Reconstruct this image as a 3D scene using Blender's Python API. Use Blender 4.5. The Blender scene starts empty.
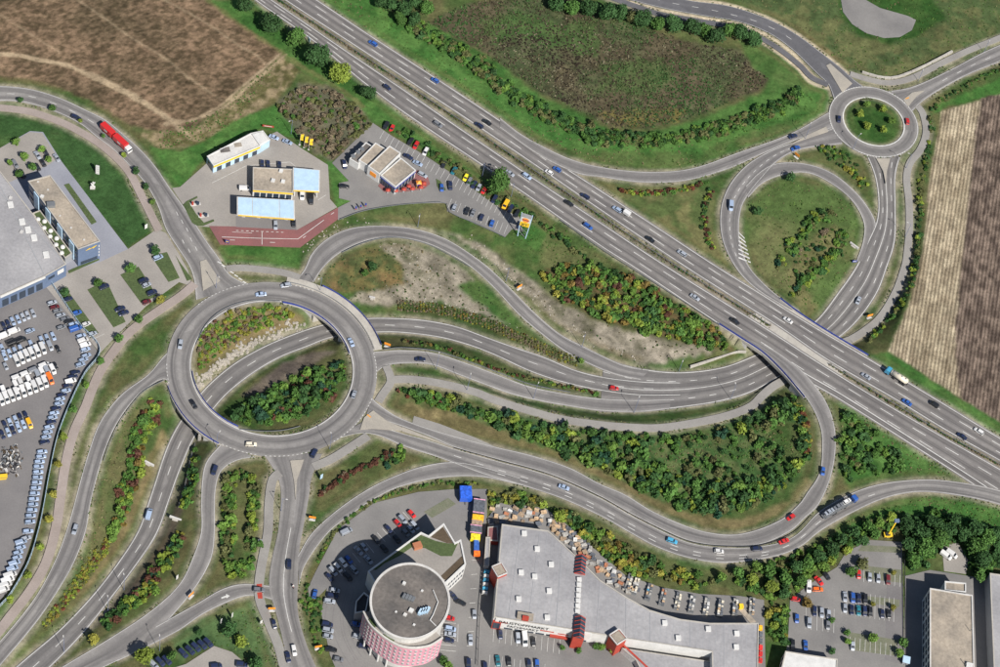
import bpy, bmesh, math, random
import numpy as np
from mathutils import Vector, Matrix

random.seed(7)
rng = np.random.default_rng(7)
scene = bpy.context.scene
COL = scene.collection

# ------------------------------------------------------------------ camera
EL, ROLL, FPX, MPP = math.radians(54.0), math.radians(14.4), 2300.0, 0.4
DIST = FPX * MPP
CAM_C = np.array([0.0, -DIST * math.cos(EL), DIST * math.sin(EL)])
CAM_F = np.array([0.0, math.cos(EL), -math.sin(EL)])
_R0 = np.array([1.0, 0, 0])
_U0 = np.array([0.0, math.sin(EL), math.cos(EL)])
CAM_R = math.cos(ROLL) * _R0 + math.sin(ROLL) * _U0
CAM_U = -math.sin(ROLL) * _R0 + math.cos(ROLL) * _U0
cam_data = bpy.data.cameras.new('camera')
cam_data.sensor_width = 36.0
cam_data.lens = FPX / 1000.0 * 36.0
cam_data.clip_start = 1.0
cam_data.clip_end = 6000.0
cam = bpy.data.objects.new('camera', cam_data)
COL.objects.link(cam)
_m = Matrix.Identity(4)
for _i in range(3):
    _m[_i][0], _m[_i][1], _m[_i][2], _m[_i][3] = CAM_R[_i], CAM_U[_i], -CAM_F[_i], CAM_C[_i]
cam.matrix_world = _m
scene.camera = cam

# ------------------------------------------------------------------ daylight
SUN_EL = math.radians(43.0)
SHADOW = np.array([-0.669, 0.743])            # ground direction in which shadows fall
world = bpy.data.worlds.new('World')
scene.world = world
world.use_nodes = True
_nt = world.node_tree
_sky = _nt.nodes.new('ShaderNodeTexSky')
_sky.sky_type = 'NISHITA'
_sky.sun_disc = False
_sky.sun_elevation = SUN_EL
_sky.sun_rotation = math.atan2(-SHADOW[0], -SHADOW[1])
_bg = _nt.nodes['Background']
_nt.links.new(_sky.outputs[0], _bg.inputs[0])
_bg.inputs[1].default_value = 0.058
sun_data = bpy.data.lights.new('sun', 'SUN')
sun_data.energy = 4.8
sun_data.angle = math.radians(0.53)
sun_data.color = (1.0, 0.945, 0.865)
sun = bpy.data.objects.new('sun', sun_data)
COL.objects.link(sun)
_d = Vector((SHADOW[0] * math.cos(SUN_EL), SHADOW[1] * math.cos(SUN_EL), -math.sin(SUN_EL)))
sun.rotation_euler = _d.to_track_quat('-Z', 'Y').to_euler()
sun.location = (150, -150, 300)
vs = scene.view_settings
vs.view_transform = 'Standard'
vs.look = 'None'
vs.exposure = 0.44
vs.gamma = 1.0
vs.use_curve_mapping = False
scene.cycles.max_bounces = 5
scene.cycles.diffuse_bounces = 3
scene.cycles.transparent_max_bounces = 4
scene.cycles.use_denoising = True

# ------------------------------------------------------------------ photo <-> place
def G(px, py, z=0.0):
    px = np.asarray(px, float); py = np.asarray(py, float); z = np.asarray(z, float)
    d = (CAM_F + np.multiply.outer((px - 500.0) / FPX, CAM_R) - np.multiply.outer((py - 333.5) / FPX, CAM_U))
    t = (z - CAM_C[2]) / d[..., 2]
    return np.stack([CAM_C[0] + d[..., 0] * t, CAM_C[1] + d[..., 1] * t], -1)

def P(x, y, z):
    q = np.stack([x, y, z], -1) - CAM_C
    w = q @ CAM_F
    return 500 + FPX * (q @ CAM_R) / w, 333.5 - FPX * (q @ CAM_U) / w

def GP(poly, z=0.0):
    a = np.array(poly, float)
    return G(a[:, 0], a[:, 1], z)

def in_poly(x, y, poly):
    r = np.zeros(x.shape, bool)
    n = len(poly)
    j = n - 1
    for i in range(n):
        xi, yi = poly[i]; xj, yj = poly[j]
        if yi != yj:
            c = ((yi > y) != (yj > y)) & (x < (xj - xi) * (y - yi) / (yj - yi) + xi)
            r ^= c
        j = i
    return r

_lat = {}
def vnoise(x, y, s, seed=0):
    if seed not in _lat:
        _lat[seed] = np.random.default_rng(1000 + seed).random((256, 256))
    L = _lat[seed]
    u = x / s; v = y / s
    iu = np.floor(u).astype(int); iv = np.floor(v).astype(int)
    fu = u - iu; fv = v - iv
    fu = fu * fu * (3 - 2 * fu); fv = fv * fv * (3 - 2 * fv)
    a = L[iu % 256, iv % 256]; b = L[(iu + 1) % 256, iv % 256]
    c = L[iu % 256, (iv + 1) % 256]; d = L[(iu + 1) % 256, (iv + 1) % 256]
    return (a * (1 - fu) + b * fu) * (1 - fv) + (c * (1 - fu) + d * fu) * fv

def fbm(x, y, s, seed=0, o=4):
    t = 0; a = 1; n = 0
    for k in range(o):
        t = t + a * vnoise(x, y, s / 2 ** k, seed + k); n += a; a *= 0.55
    return t / n

# ------------------------------------------------------------------ objects
def tag(o, label=None, cat=None, group=None, kind=None):
    if label: o['label'] = label
    if cat: o['category'] = cat
    if group: o['group'] = group
    if kind: o['kind'] = kind
    return o

def link(o, parent=None):
    COL.objects.link(o)
    if parent is not None: o.parent = parent
    return o

def empty(name, loc=(0, 0, 0), rz=0.0):
    o = bpy.data.objects.new(name, None)
    o.empty_display_size = 0.3
    o.location = loc; o.rotation_euler = (0, 0, rz)
    return link(o)

def origin_of(o):
    t = Vector((0, 0, 0))
    while o is not None:
        t += o.location; o = o.parent
    return t

class MB:
    """collects shapes for ONE mesh"""
    def __init__(s): s.v = []; s.f = []; s.mi = []; s.m = 0
    def add(s, vs, fs):
        b = len(s.v); s.v += [tuple(map(float, p)) for p in vs]
        for f in fs: s.f.append(tuple(b + i for i in f)); s.mi.append(s.m)
        return s
    def box(s, c, d, rz=0.0):
        x, y, z = c; a, b, h = d[0] / 2, d[1] / 2, d[2] / 2
        cs, sn = math.cos(rz), math.sin(rz)
        vs = []
        for k in (-h, h):
            for i, j in ((-a, -b), (a, -b), (a, b), (-a, b)):
                vs.append((x + i * cs - j * sn, y + i * sn + j * cs, z + k))
        return s.add(vs, [(3, 2, 1, 0), (4, 5, 6, 7), (0, 1, 5, 4), (1, 2, 6, 5), (2, 3, 7, 6), (3, 0, 4, 7)])
    def prism(s, poly, z0, z1, cap=True, bottom=False):
        n = len(poly)
        a = sum(poly[i][0] * poly[(i + 1) % n][1] - poly[(i + 1) % n][0] * poly[i][1] for i in range(n))
        if a < 0: poly = list(poly)[::-1]
        vs = [(p[0], p[1], z0) for p in poly] + [(p[0], p[1], z1) for p in poly]
        fs = [(i, (i + 1) % n, n + (i + 1) % n, n + i) for i in range(n)]
        if cap: fs.append(tuple(range(n, 2 * n)))
        if bottom: fs.append(tuple(range(n - 1, -1, -1)))
        return s.add(vs, fs)
    def tube(s, p, q, r0, r1=None, n=6):
        r1 = r0 if r1 is None else r1
        p = Vector(p); q = Vector(q); d = (q - p)
        if d.length < 1e-6: return s
        d.normalize()
        u = d.orthogonal().normalized(); w = d.cross(u)
        vs = []
        for c, r in ((p, r0), (q, r1)):
            for i in range(n):
                t = 2 * math.pi * i / n
                vs.append(tuple(c + (u * math.cos(t) + w * math.sin(t)) * r))
        fs = [(i, (i + 1) % n, n + (i + 1) % n, n + i) for i in range(n)] + [tuple(range(n - 1, -1, -1)), tuple(range(n, 2 * n))]
        return s.add(vs, fs)
    def mesh(s, name, mats, smooth=False):
        me = bpy.data.meshes.new(name)
        me.from_pydata(s.v, [], s.f)
        for m in (mats if isinstance(mats, (list, tuple)) else [mats]): me.materials.append(m)
        if any(s.mi): me.polygons.foreach_set('material_index', s.mi)
        if smooth: me.polygons.foreach_set('use_smooth', [True] * len(me.polygons))
        me.update()
        return me
    def build(s, name, mats, parent=None, smooth=False, local=False):
        if parent is not None and not local:
            o = origin_of(parent)
            s.v = [(a - o[0], b - o[1], c - o[2]) for a, b, c in s.v]
        return link(bpy.data.objects.new(name, s.mesh(name, mats, smooth)), parent)

# ------------------------------------------------------------------ materials
def nodes_of(name):
    m = bpy.data.materials.new(name); m.use_nodes = True
    nt = m.node_tree
    return m, nt, nt.nodes, nt.links, nt.nodes['Principled BSDF']

def noise_node(N, L, scale, detail=4.0, coord='pos', rough=0.55):
    g = N.new('ShaderNodeNewGeometry')
    n = N.new('ShaderNodeTexNoise')
    n.inputs['Scale'].default_value = scale
    n.inputs['Detail'].default_value = detail
    n.inputs['Roughness'].default_value = rough
    L.new(g.outputs['Position'], n.inputs['Vector'])
    return n

def ramp(N, L, src, a, b, lo, hi):
    r = N.new('ShaderNodeMapRange')
    r.inputs[1].default_value = a; r.inputs[2].default_value = b
    r.inputs[3].default_value = lo; r.inputs[4].default_value = hi
    L.new(src, r.inputs[0])
    return r.outputs[0]

def mul(N, L, a, b):
    m = N.new('ShaderNodeMath'); m.operation = 'MULTIPLY'
    for i, s in enumerate((a, b)):
        if isinstance(s, (int, float)): m.inputs[i].default_value = s
        else: L.new(s, m.inputs[i])
    return m.outputs[0]

def tint(N, L, col, val):
    """colour socket or tuple times a value socket"""
    v = N.new('ShaderNodeVectorMath'); v.operation = 'SCALE'
    if isinstance(col, tuple): v.inputs[0].default_value = col[:3]
    else: L.new(col, v.inputs[0])
    L.new(val, v.inputs['Scale'])
    return v.outputs[0]

def mixc(N, L, fac, a, b):
    m = N.new('ShaderNodeMix'); m.data_type = 'RGBA'
    L.new(fac, m.inputs[0])
    for i, c in ((6, a), (7, b)):
        if isinstance(c, tuple): m.inputs[i].default_value = (*c[:3], 1)
        else: L.new(c, m.inputs[i])
    return m.outputs[2]

def surf(name, c, c2=None, big=0.08, fine=1.5, amt=0.25, rough=0.85, bump=0.0, metal=0.0, spec=0.3):
    m, nt, N, L, B = nodes_of(name)
    c2 = c2 or tuple(x * 0.7 for x in c)
    n1 = noise_node(N, L, big, 5.0, rough=0.6); n2 = noise_node(N, L, fine, 3.0)
    base = mixc(N, L, ramp(N, L, n1.outputs[0], 0.35, 0.65, 0, 1), c, c2)
    L.new(tint(N, L, base, ramp(N, L, n2.outputs[0], 0.25, 0.75, 1 - amt, 1 + amt)), B.inputs['Base Color'])
    B.inputs['Roughness'].default_value = rough
    B.inputs['Metallic'].default_value = metal
    B.inputs['Specular IOR Level'].default_value = spec
    if bump:
        bn = N.new('ShaderNodeBump'); bn.inputs['Strength'].default_value = bump; bn.inputs['Distance'].default_value = 0.2
        L.new(n2.outputs[0], bn.inputs['Height']); L.new(bn.outputs[0], B.inputs['Normal'])
    return m

def plain(name, c, rough=0.6, metal=0.0, spec=0.5):
    return surf(name, c, tuple(x * 0.86 for x in c), big=0.4, fine=3.0, amt=0.08, rough=rough, metal=metal, spec=spec)

def asphalt(name, c, lanes_dark=0.22, seam=True):
    """aged asphalt: pale aggregate, darker wheel tracks along each lane (UV x counts lanes), patches"""
    m, nt, N, L, B = nodes_of(name)
    uv = N.new('ShaderNodeUVMap')
    sp = N.new('ShaderNodeSeparateXYZ'); L.new(uv.outputs[0], sp.inputs[0])
    fr = N.new('ShaderNodeMath'); fr.operation = 'FRACT'; L.new(sp.outputs[0], fr.inputs[0])
    sb = N.new('ShaderNodeMath'); sb.operation = 'SUBTRACT'; L.new(fr.outputs[0], sb.inputs[0]); sb.inputs[1].default_value = 0.5
    ab = N.new('ShaderNodeMath'); ab.operation = 'ABSOLUTE'; L.new(sb.outputs[0], ab.inputs[0])
    trk = ramp(N, L, ab.outputs[0], 0.12, 0.42, 1.0, 0.0)
    st = N.new('ShaderNodeTexNoise'); st.inputs['Scale'].default_value = 1.0; st.inputs['Detail'].default_value = 4
    cb = N.new('ShaderNodeCombineXYZ')
    L.new(mul(N, L, sp.outputs[0], 5.0), cb.inputs[0]); L.new(mul(N, L, sp.outputs[1], 0.012), cb.inputs[1])
    L.new(cb.outputs[0], st.inputs['Vector'])
    streak = ramp(N, L, st.outputs[0], 0.3, 0.7, 0.25, 1.3)
    dk = mul(N, L, mul(N, L, trk, streak), lanes_dark)
    n1 = noise_node(N, L, 0.045, 6.0, rough=0.62); n2 = noise_node(N, L, 2.2, 3.0)
    base = mixc(N, L, ramp(N, L, n1.outputs[0], 0.38, 0.62, 0, 1), c, (c[0] * .80, c[1] * .80, c[2] * .82))
    vo = N.new('ShaderNodeTexVoronoi'); vo.inputs['Scale'].default_value = 1.0
    cv = N.new('ShaderNodeCombineXYZ'); L.new(mul(N, L, sp.outputs[0], 1.0), cv.inputs[0]); L.new(mul(N, L, sp.outputs[1], 0.045), cv.inputs[1]); L.new(cv.outputs[0], vo.inputs['Vector'])
    vs_ = N.new('ShaderNodeSeparateColor'); L.new(vo.outputs['Color'], vs_.inputs[0])
    base = tint(N, L, base, ramp(N, L, vs_.outputs[0], 0.0, 1.0, 0.88, 1.10))
    ck = noise_node(N, L, 0.35, 7.0, rough=0.75)
    base = tint(N, L, base, ramp(N, L, ck.outputs[0], 0.3, 0.7, 0.86, 1.12))
    base = mixc(N, L, dk, base, (c[0] * .32, c[1] * .32, c[2] * .34))
    L.new(tint(N, L, base, ramp(N, L, n2.outputs[0], 0.25, 0.75, 0.9, 1.1)), B.inputs['Base Color'])
    B.inputs['Roughness'].default_value = 0.82
    B.inputs['Specular IOR Level'].default_value = 0.35
    return m

def obj_colour(name, rough=0.35, coat=0.6, var=0.0, metal=0.0, spec=0.5, trans=0.0):
    """material that takes its hue from the object's own colour"""
    m, nt, N, L, B = nodes_of(name)
    oi = N.new('ShaderNodeObjectInfo')
    c = oi.outputs['Color']
    if var:
        n = noise_node(N, L, var, 3.0)
        c = tint(N, L, c, ramp(N, L, n.outputs[0], 0.3, 0.7, 0.6, 1.45))
    L.new(c, B.inputs['Base Color'])
    B.inputs['Roughness'].default_value = rough
    B.inputs['Coat Weight'].default_value = coat
    B.inputs['Coat Roughness'].default_value = 0.06
    B.inputs['Metallic'].default_value = metal
    B.inputs['Specular IOR Level'].default_value = spec
    return m

def attr_colour(name, attr='Col', rough=0.9, fine=(0.6, 0.3), bump=0.0, rows=None):
    m, nt, N, L, B = nodes_of(name)
    a = N.new('ShaderNodeAttribute'); a.attribute_name = attr
    n2 = noise_node(N, L, fine[0], 4.0, rough=0.65); n3 = noise_node(N, L, fine[0] * 4.2, 3.0)
    v = mul(N, L, ramp(N, L, n2.outputs[0], 0.28, 0.72, 1 - fine[1], 1 + fine[1]), ramp(N, L, n3.outputs[0], 0.25, 0.75, 1 - fine[1] * .7, 1 + fine[1] * .7))
    if rows:          # drilled or ploughed rows where the 'rows' attribute says so; rows = direction across them
        ra = N.new('ShaderNodeAttribute'); ra.attribute_name = 'rows'
        ge = N.new('ShaderNodeNewGeometry'); dt = N.new('ShaderNodeVectorMath'); dt.operation = 'DOT_PRODUCT'
        L.new(ge.outputs['Position'], dt.inputs[0]); dt.inputs[1].default_value = (rows[0], rows[1], 0)
        wob = noise_node(N, L, .5, 3.0)
        ad = N.new('ShaderNodeMath'); ad.operation = 'MULTIPLY_ADD'; L.new(dt.outputs['Value'], ad.inputs[0]); ad.inputs[1].default_value = 2 * math.pi / 1.55
        L.new(mul(N, L, wob.outputs[0], 2.2), ad.inputs[2])
        sn = N.new('ShaderNodeMath'); sn.operation = 'SINE'; L.new(ad.outputs[0], sn.inputs[0])
        brk = noise_node(N, L, 1.1, 4.0)
        amp = mul(N, L, mul(N, L, ra.outputs['Fac'], .42), ramp(N, L, brk.outputs[0], .35, .65, .35, 1.3))
        md = N.new('ShaderNodeMath'); md.operation = 'MULTIPLY_ADD'; L.new(sn.outputs[0], md.inputs[0]); L.new(amp, md.inputs[1]); md.inputs[2].default_value = 1.0
        v = mul(N, L, v, md.outputs[0])
    L.new(tint(N, L, a.outputs['Color'], v), B.inputs['Base Color'])
    B.inputs['Roughness'].default_value = rough
    B.inputs['Specular IOR Level'].default_value = 0.12
    if bump:
        bn = N.new('ShaderNodeBump'); bn.inputs['Strength'].default_value = bump; bn.inputs['Distance'].default_value = 0.5
        L.new(n3.outputs[0], bn.inputs['Height']); L.new(bn.outputs[0], B.inputs['Normal'])
    return m

M = {}
M['road'] = asphalt('road_asphalt', (0.246, 0.236, 0.228), 0.68)
M['sunk'] = asphalt('sunken_asphalt', (0.205, 0.196, 0.189), 0.6)
M['motor'] = asphalt('motorway_asphalt', (0.212, 0.200, 0.192), 0.66)
M['newroad'] = asphalt('fresh_asphalt', (0.125, 0.125, 0.135), 0.15)
M['path'] = surf('path_paving', (0.27, 0.26, 0.245), (0.22, 0.21, 0.20), 0.1, 2.0, 0.1)
M['pinkpath'] = surf('path_reddish_paving', (0.31, 0.265, 0.245), (0.26, 0.22, 0.20), 0.1, 2.0, 0.1)
M['redroad'] = surf('red_asphalt', (0.23, 0.095, 0.095), (0.18, 0.085, 0.085), 0.12, 2.0, 0.12)
M['lot'] = surf('lot_asphalt', (0.215, 0.208, 0.202), (0.155, 0.151, 0.150), 0.05, 1.6, 0.1)
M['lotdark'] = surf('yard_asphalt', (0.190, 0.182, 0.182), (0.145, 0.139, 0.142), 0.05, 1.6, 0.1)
M['conc'] = surf('lot_concrete_paving', (0.30, 0.280, 0.258), (0.235, 0.220, 0.205), 0.06, 1.6, 0.1)
M['bluepave'] = surf('bluish_paving', (0.26, 0.27, 0.31), (0.22, 0.23, 0.27), 0.08, 1.8, 0.1)
M['paint'] = surf('road_paint', (0.62, 0.62, 0.60), (0.46, 0.46, 0.45), 0.3, 2.0, 0.15, rough=0.7)
M['opaint'] = plain('orange_paint', (0.65, 0.30, 0.06))
M['kerb'] = surf('pale_concrete', (0.42, 0.40, 0.36), (0.34, 0.32, 0.29), 0.2, 2.0, 0.12)
M['white'] = plain('white_render', (0.60, 0.60, 0.59))
M['offwhite'] = surf('weathered_white', (0.55, 0.54, 0.52), (0.42, 0.41, 0.40), 0.15, 1.5, 0.12)
M['grey'] = plain('grey_panel', (0.30, 0.31, 0.33))
M['roofgrey'] = surf('roof_membrane_grey', (0.325, 0.322, 0.333), (0.245, 0.243, 0.256), 0.06, 0.9, 0.14)
M['rooftan'] = surf('roof_gravel_tan', (0.36, 0.31, 0.25), (0.22, 0.195, 0.165), 0.11, 1.0, 0.2)
M['roofdark'] = surf('roof_bitumen', (0.165, 0.148, 0.135), (0.085, 0.080, 0.078), 0.09, 0.8, 0.22)
M['glass'] = plain('dark_glass', (0.035, 0.05, 0.075), rough=0.12, spec=0.6)
M['blueglass'] = plain('blue_glazing', (0.22, 0.36, 0.55), rough=0.2)
M['carglass'] = plain('car_glass', (0.02, 0.025, 0.032), rough=0.08, spec=0.6)
M['tyre'] = plain('rubber', (0.022, 0.022, 0.024), rough=0.9)
M['paintbody'] = obj_colour('vehicle_paint', 0.32, 0.7)
M['dull'] = obj_colour('coloured_goods', 0.7, 0.0, var=1.2)
M['blue'] = plain('blue_railing_paint', (0.035, 0.06, 0.30))
M['yellow'] = plain('yellow_trim', (0.75, 0.50, 0.03))
M['red'] = plain('red_steel', (0.38, 0.050, 0.032))
M['orange'] = plain('orange_sign', (0.85, 0.30, 0.03))
M['steel'] = plain('galvanised_steel', (0.27, 0.285, 0.30), rough=0.45, metal=0.5)
M['bluesteel'] = plain('bluish_post_paint', (0.16, 0.19, 0.30), rough=0.5)
M['lightblue'] = plain('pale_blue_sheet', (0.44, 0.60, 0.75), rough=0.45)
M['cladblue'] = surf('blue_grey_cladding', (0.12, 0.165, 0.26), (0.10, 0.14, 0.225), 0.2, 2.0, 0.08)
M['pink'] = plain('pink_render', (0.62, 0.30, 0.38))
M['lawn'] = surf('lawn', (0.075, 0.105, 0.040), (0.055, 0.082, 0.032), 0.15, 1.5, 0.35)
M['paver'] = surf('grass_pavers', (0.165, 0.165, 0.125), (0.125, 0.14, 0.09), 0.3, 2.0, 0.2)
M['paleglass'] = plain('pale_window_glass', (0.30, 0.33, 0.35), rough=0.3)
M['island'] = surf('traffic_island_paving', (0.36, 0.33, 0.28), (0.29, 0.27, 0.24), 0.15, 2.0, 0.12)
M['soil'] = surf('planter_soil', (0.10, 0.075, 0.05))
M['terracotta'] = plain('terracotta', (0.42, 0.17, 0.09))
M['bark'] = surf('bark', (0.10, 0.075, 0.05))
M['black'] = plain('black_rubber_mat', (0.03, 0.03, 0.035))
# ------------------------------------------------------------------ roads: ribbons between two traced kerb lines
def catmull(pts, step=2.5):
    p = np.asarray(pts, float)
    if len(p) == 2: p = np.array([p[0], (p[0] + p[1]) / 2, p[1]])
    q = np.vstack([2 * p[0] - p[1], p, 2 * p[-1] - p[-2]])
    out = []
    for i in range(1, len(q) - 2):
        a, b, c, d = q[i - 1], q[i], q[i + 1], q[i + 2]
        n = max(2, int(np.linalg.norm(c - b) / step) + 1)
        # centripetal-ish: plain Catmull-Rom with limited tangents
        l = np.linalg.norm(c[:2] - b[:2])
        t1 = (c - a); t1 = t1 / (np.linalg.norm(t1[:2]) + 1e-9) * l
        t2 = (d - b); t2 = t2 / (np.linalg.norm(t2[:2]) + 1e-9) * l
        for k in range(n):
            t = k / n
            h1 = 2 * t**3 - 3 * t**2 + 1; h2 = t**3 - 2 * t**2 + t; h3 = -2 * t**3 + 3 * t**2; h4 = t**3 - t**2
            out.append(h1 * b + h2 * t1 + h3 * c + h4 * t2)
    out.append(q[-2])
    return np.array(out)

def resample(c, n):
    s = np.concatenate([[0], np.cumsum(np.linalg.norm(np.diff(c[:, :2], axis=0), axis=1))])
    t = np.linspace(0, s[-1], n)
    return np.stack([np.interp(t, s, c[:, k]) for k in range(c.shape[1])], 1)

def zs_for(pts, z):
    a = np.array(pts, float)
    if not isinstance(z, (list, tuple)): return np.full(len(a), float(z))
    s = np.concatenate([[0], np.cumsum(np.hypot(*np.diff(a, axis=0).T))]); s /= s[-1]
    return np.interp(s, [q[0] for q in z], [q[1] for q in z])

def edge(pts, z):
    zz = zs_for(pts, z); a = np.array(pts, float)
    g = G(a[:, 0], a[:, 1], zz)
    return catmull(np.column_stack([g, zz]))

ROADS = {}
LAYER = [0]
def ribbon_mesh(name, A, B, lanes, skirt=0.45):
    n = len(A)
    cross = [0.0, 0.25, 0.5, 0.75, 1.0]
    V = np.concatenate([A * (1 - u) + B * u for u in cross] + [A + [0, 0, -skirt], B + [0, 0, -skirt]])
    F = []; UV = []
    s = np.concatenate([[0], np.cumsum(np.linalg.norm(np.diff((A + B) / 2, axis=0), axis=1))])
    for k in range(4):
        for i in range(n - 1):
            F.append((k * n + i, (k + 1) * n + i, (k + 1) * n + i + 1, k * n + i + 1))
            UV += [(cross[k] * lanes, s[i]), (cross[k + 1] * lanes, s[i]), (cross[k + 1] * lanes, s[i + 1]), (cross[k] * lanes, s[i + 1])]
    for i in range(n - 1):
        F.append((i, i + 1, 5 * n + i + 1, 5 * n + i)); UV += [(0, 0)] * 4
        F.append((4 * n + i + 1, 4 * n + i, 6 * n + i, 6 * n + i + 1)); UV += [(0, 0)] * 4
    me = bpy.data.meshes.new(name)
    me.from_pydata(V.tolist(), [], F)
    uvl = me.uv_layers.new(name='UVMap')
    uvl.data.foreach_set('uv', np.array(UV, float).ravel())
    me.update()
    # make the top face upward
    if me.polygons[0].normal.z < 0: me.flip_normals()
    return me

def road_w(key, name, A, B, lanes, mat, label, bridge=False, low=False, cat='road'):
    LAYER[0] += 1
    off = 0.010 * LAYER[0] + 0.02
    A = A + [0, 0, off]; B = B + [0, 0, off]
    me = ribbon_mesh(name, A, B, lanes)
    me.materials.append(M[mat])
    o = link(bpy.data.objects.new(name, me))
    tag(o, label, kind='structure')
    ROADS[key] = dict(A=A, B=B, o=o, off=off, bridge=bridge, low=low, mk=MB())
    return o

def road(key, name, L, R, z, lanes, mat, label, **kw):
    a = edge(L, z); b = edge(R, z)
    n = int(max(np.linalg.norm(np.diff(a, axis=0), axis=1).sum(), 12) / 2.5) + 2
    return road_w(key, name, resample(a, n), resample(b, n), lanes, mat, label, **kw)

def path(key, name, C, w, z, mat, label, **kw):
    c = edge(C, z)
    c = resample(c, int(np.linalg.norm(np.diff(c, axis=0), axis=1).sum() / 2.0) + 2)
    t = np.gradient(c[:, :2], axis=0); t /= np.linalg.norm(t, axis=1)[:, None]
    nrm = np.column_stack([-t[:, 1], t[:, 0], np.zeros(len(t))])
    return road_w(key, name, c + nrm * w / 2, c - nrm * w / 2, 1, mat, label, **kw)

def mark(key, side, off, w=0.24, dash=None, t0=0.0, t1=1.0, phase=0.0, orange=False):
    """painted line along a road: side 'L' / 'R' measures off metres from that kerb, 'U' takes a fraction"""
    r = ROADS[key]; A, B = r['A'], r['B']
    d = B - A; ln = np.linalg.norm(d, axis=1)[:, None]; u = d / ln
    c = A + u * off if side == 'L' else (B - u * off if side == 'R' else A + d * off)
    n = len(c); c = c[int(t0 * (n - 1)):int(t1 * (n - 1)) + 1]
    if len(c) < 2: return
    s = np.concatenate([[0], np.cumsum(np.linalg.norm(np.diff(c, axis=0), axis=1))])
    def at(q): return np.array([np.interp(q, s, c[:, k]) for k in range(3)])
    spans = [(0, s[-1])] if dash is None else []
    if dash:
        q = phase
        while q + dash[0] < s[-1]:
            spans.append((q, q + dash[0])); q += dash[0] + dash[1]
    mb = r['mk']
    for a, b in spans:
        m = max(2, int((b - a) / 2.5) + 1)
        q = [at(t) for t in np.linspace(a, b, m)]
        vs = []
        for i in range(m):
            t = (q[min(i + 1, m - 1)] - q[max(i - 1, 0)])[:2]; t = t / (np.linalg.norm(t) + 1e-9)
            nx, ny = -t[1] * w / 2, t[0] * w / 2
            vs += [(q[i][0] + nx, q[i][1] + ny, q[i][2] + .012), (q[i][0] - nx, q[i][1] - ny, q[i][2] + .012)]
        mb.add(vs, [(2 * i, 2 * i + 1, 2 * i + 3, 2 * i + 2) for i in range(m - 1)])

def flush_marks():
    for r in ROADS.values():
        if r['mk'].f:
            o = r['mk'].build('lane_marking', M['paint'], r['o'])

def mark_poly(key, poly, z=0.0, dz=None):
    """a painted patch on a road, from traced corners"""
    r = ROADS[key]; zz = z + r['off'] + 0.014
    g = GP(poly, z)
    r['mk'].add([(x, y, zz) for x, y in g], [tuple(range(len(g)))])

# the motorway
road('m1', 'motorway',
     [(225, -24), (254, 0), (312, 41), (360, 81), (400, 111), (432, 133), (516, 189), (600, 247), (633, 268), (720, 326), (762, 353), (800, 378), (840, 401), (954, 473), (1000, 503), (1045, 530)],
     [(240, -22), (273, 0), (336, 43), (400, 86), (470, 134), (535, 178), (600, 221), (668, 266), (769, 329), (823, 364), (880, 399), (940, 434), (1000, 468), (1045, 494)],
     0, 3, 'motor', 'lower carriageway of the motorway running to the lower right', bridge=True)
road('m2', 'motorway',
     [(252, -22), (284, 0), (345, 40), (400, 76), (486, 133), (545, 173), (600, 211), (682, 266), (779, 328), (827, 361), (894, 400), (945, 431), (1000, 462), (1045, 487)],
     [(286, -20), (318, 0), (360, 28), (400, 54), (460, 93), (518, 132), (560, 163), (600, 189), (660, 228), (718, 266), (760, 292), (800, 317), (866, 356), (938, 399), (1000, 437), (1045, 463)],
     0, 3, 'motor', 'upper carriageway of the motorway running to the upper left', bridge=True)
# the sunken trunk road under the roundabout and the motorway
TW = [(0, -3.2), (0.12, -4.2), (0.3, -6), (1, -6)]
road('t', 'sunken_road',
     [(-10, 690), (20, 663), (60, 629), (94, 593), (120, 559), (138, 530), (146, 508), (154, 484), (166, 448), (178, 424), (202, 391), (230, 366), (260, 348), (290, 335), (324, 324), (364, 318), (400, 318), (426, 320), (456, 326), (484, 336), (512, 346), (545, 357), (573, 369), (600, 376), (640, 381), (680, 382)],
     [(22, 692), (52, 666), (84, 633), (116, 593), (140, 561), (158, 533), (170, 500), (180, 472), (196, 436), (222, 400), (250, 376), (280, 358), (308, 347), (332, 338), (376, 333), (400, 333), (440, 338), (470, 346), (496, 356), (528, 371), (560, 382), (600, 391), (640, 396), (680, 396)],
     TW, 2, 'sunk', 'sunken road passing under the large roundabout', low=True)
TE = [(0, -6), (0.55, -6), (0.62, -5.4), (0.93, -0.3), (1, 0)]
road('te', 'sunken_road',
     [(604, 357), (626, 365), (660, 371), (690, 371.5), (724, 366.5), (752, 356), (785, 341), (816, 320), (838, 292), (856, 266), (868, 240), (876, 222), (878, 203), (875, 178), (867, 157), (861, 148)],
     [(600, 412), (640, 412), (684, 407.5), (724, 401), (755, 391), (800, 364), (848, 331), (876, 296), (889, 263), (894, 248), (896, 234), (896, 205), (896, 175), (901, 156), (906, 147)],
     TE, 4, 'sunk', 'multi-lane road dipping under the motorway bridge towards the small roundabout', low=True)
road('a', 'slip_road',
     [(294, 282), (304, 270), (312, 253), (328, 238), (348, 229), (370, 226), (400, 227), (424, 231), (446, 239), (466, 251), (488, 267), (512, 290), (536, 314), (560, 334), (585, 347), (601, 355), (626, 366), (650, 370)],
     [(314, 282), (324, 267), (340, 253), (360, 243), (380, 238), (400, 237.5), (426, 243), (448, 253), (471, 267), (496, 290), (520, 316), (545, 337), (567, 353), (593, 366), (616, 375), (640, 380)],
     [(0, 0), (.2, 0), (.75, -5.7), (1, -6)], 2, 'road', 'slip road arching from the large roundabout past the bare slope', low=True)
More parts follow.
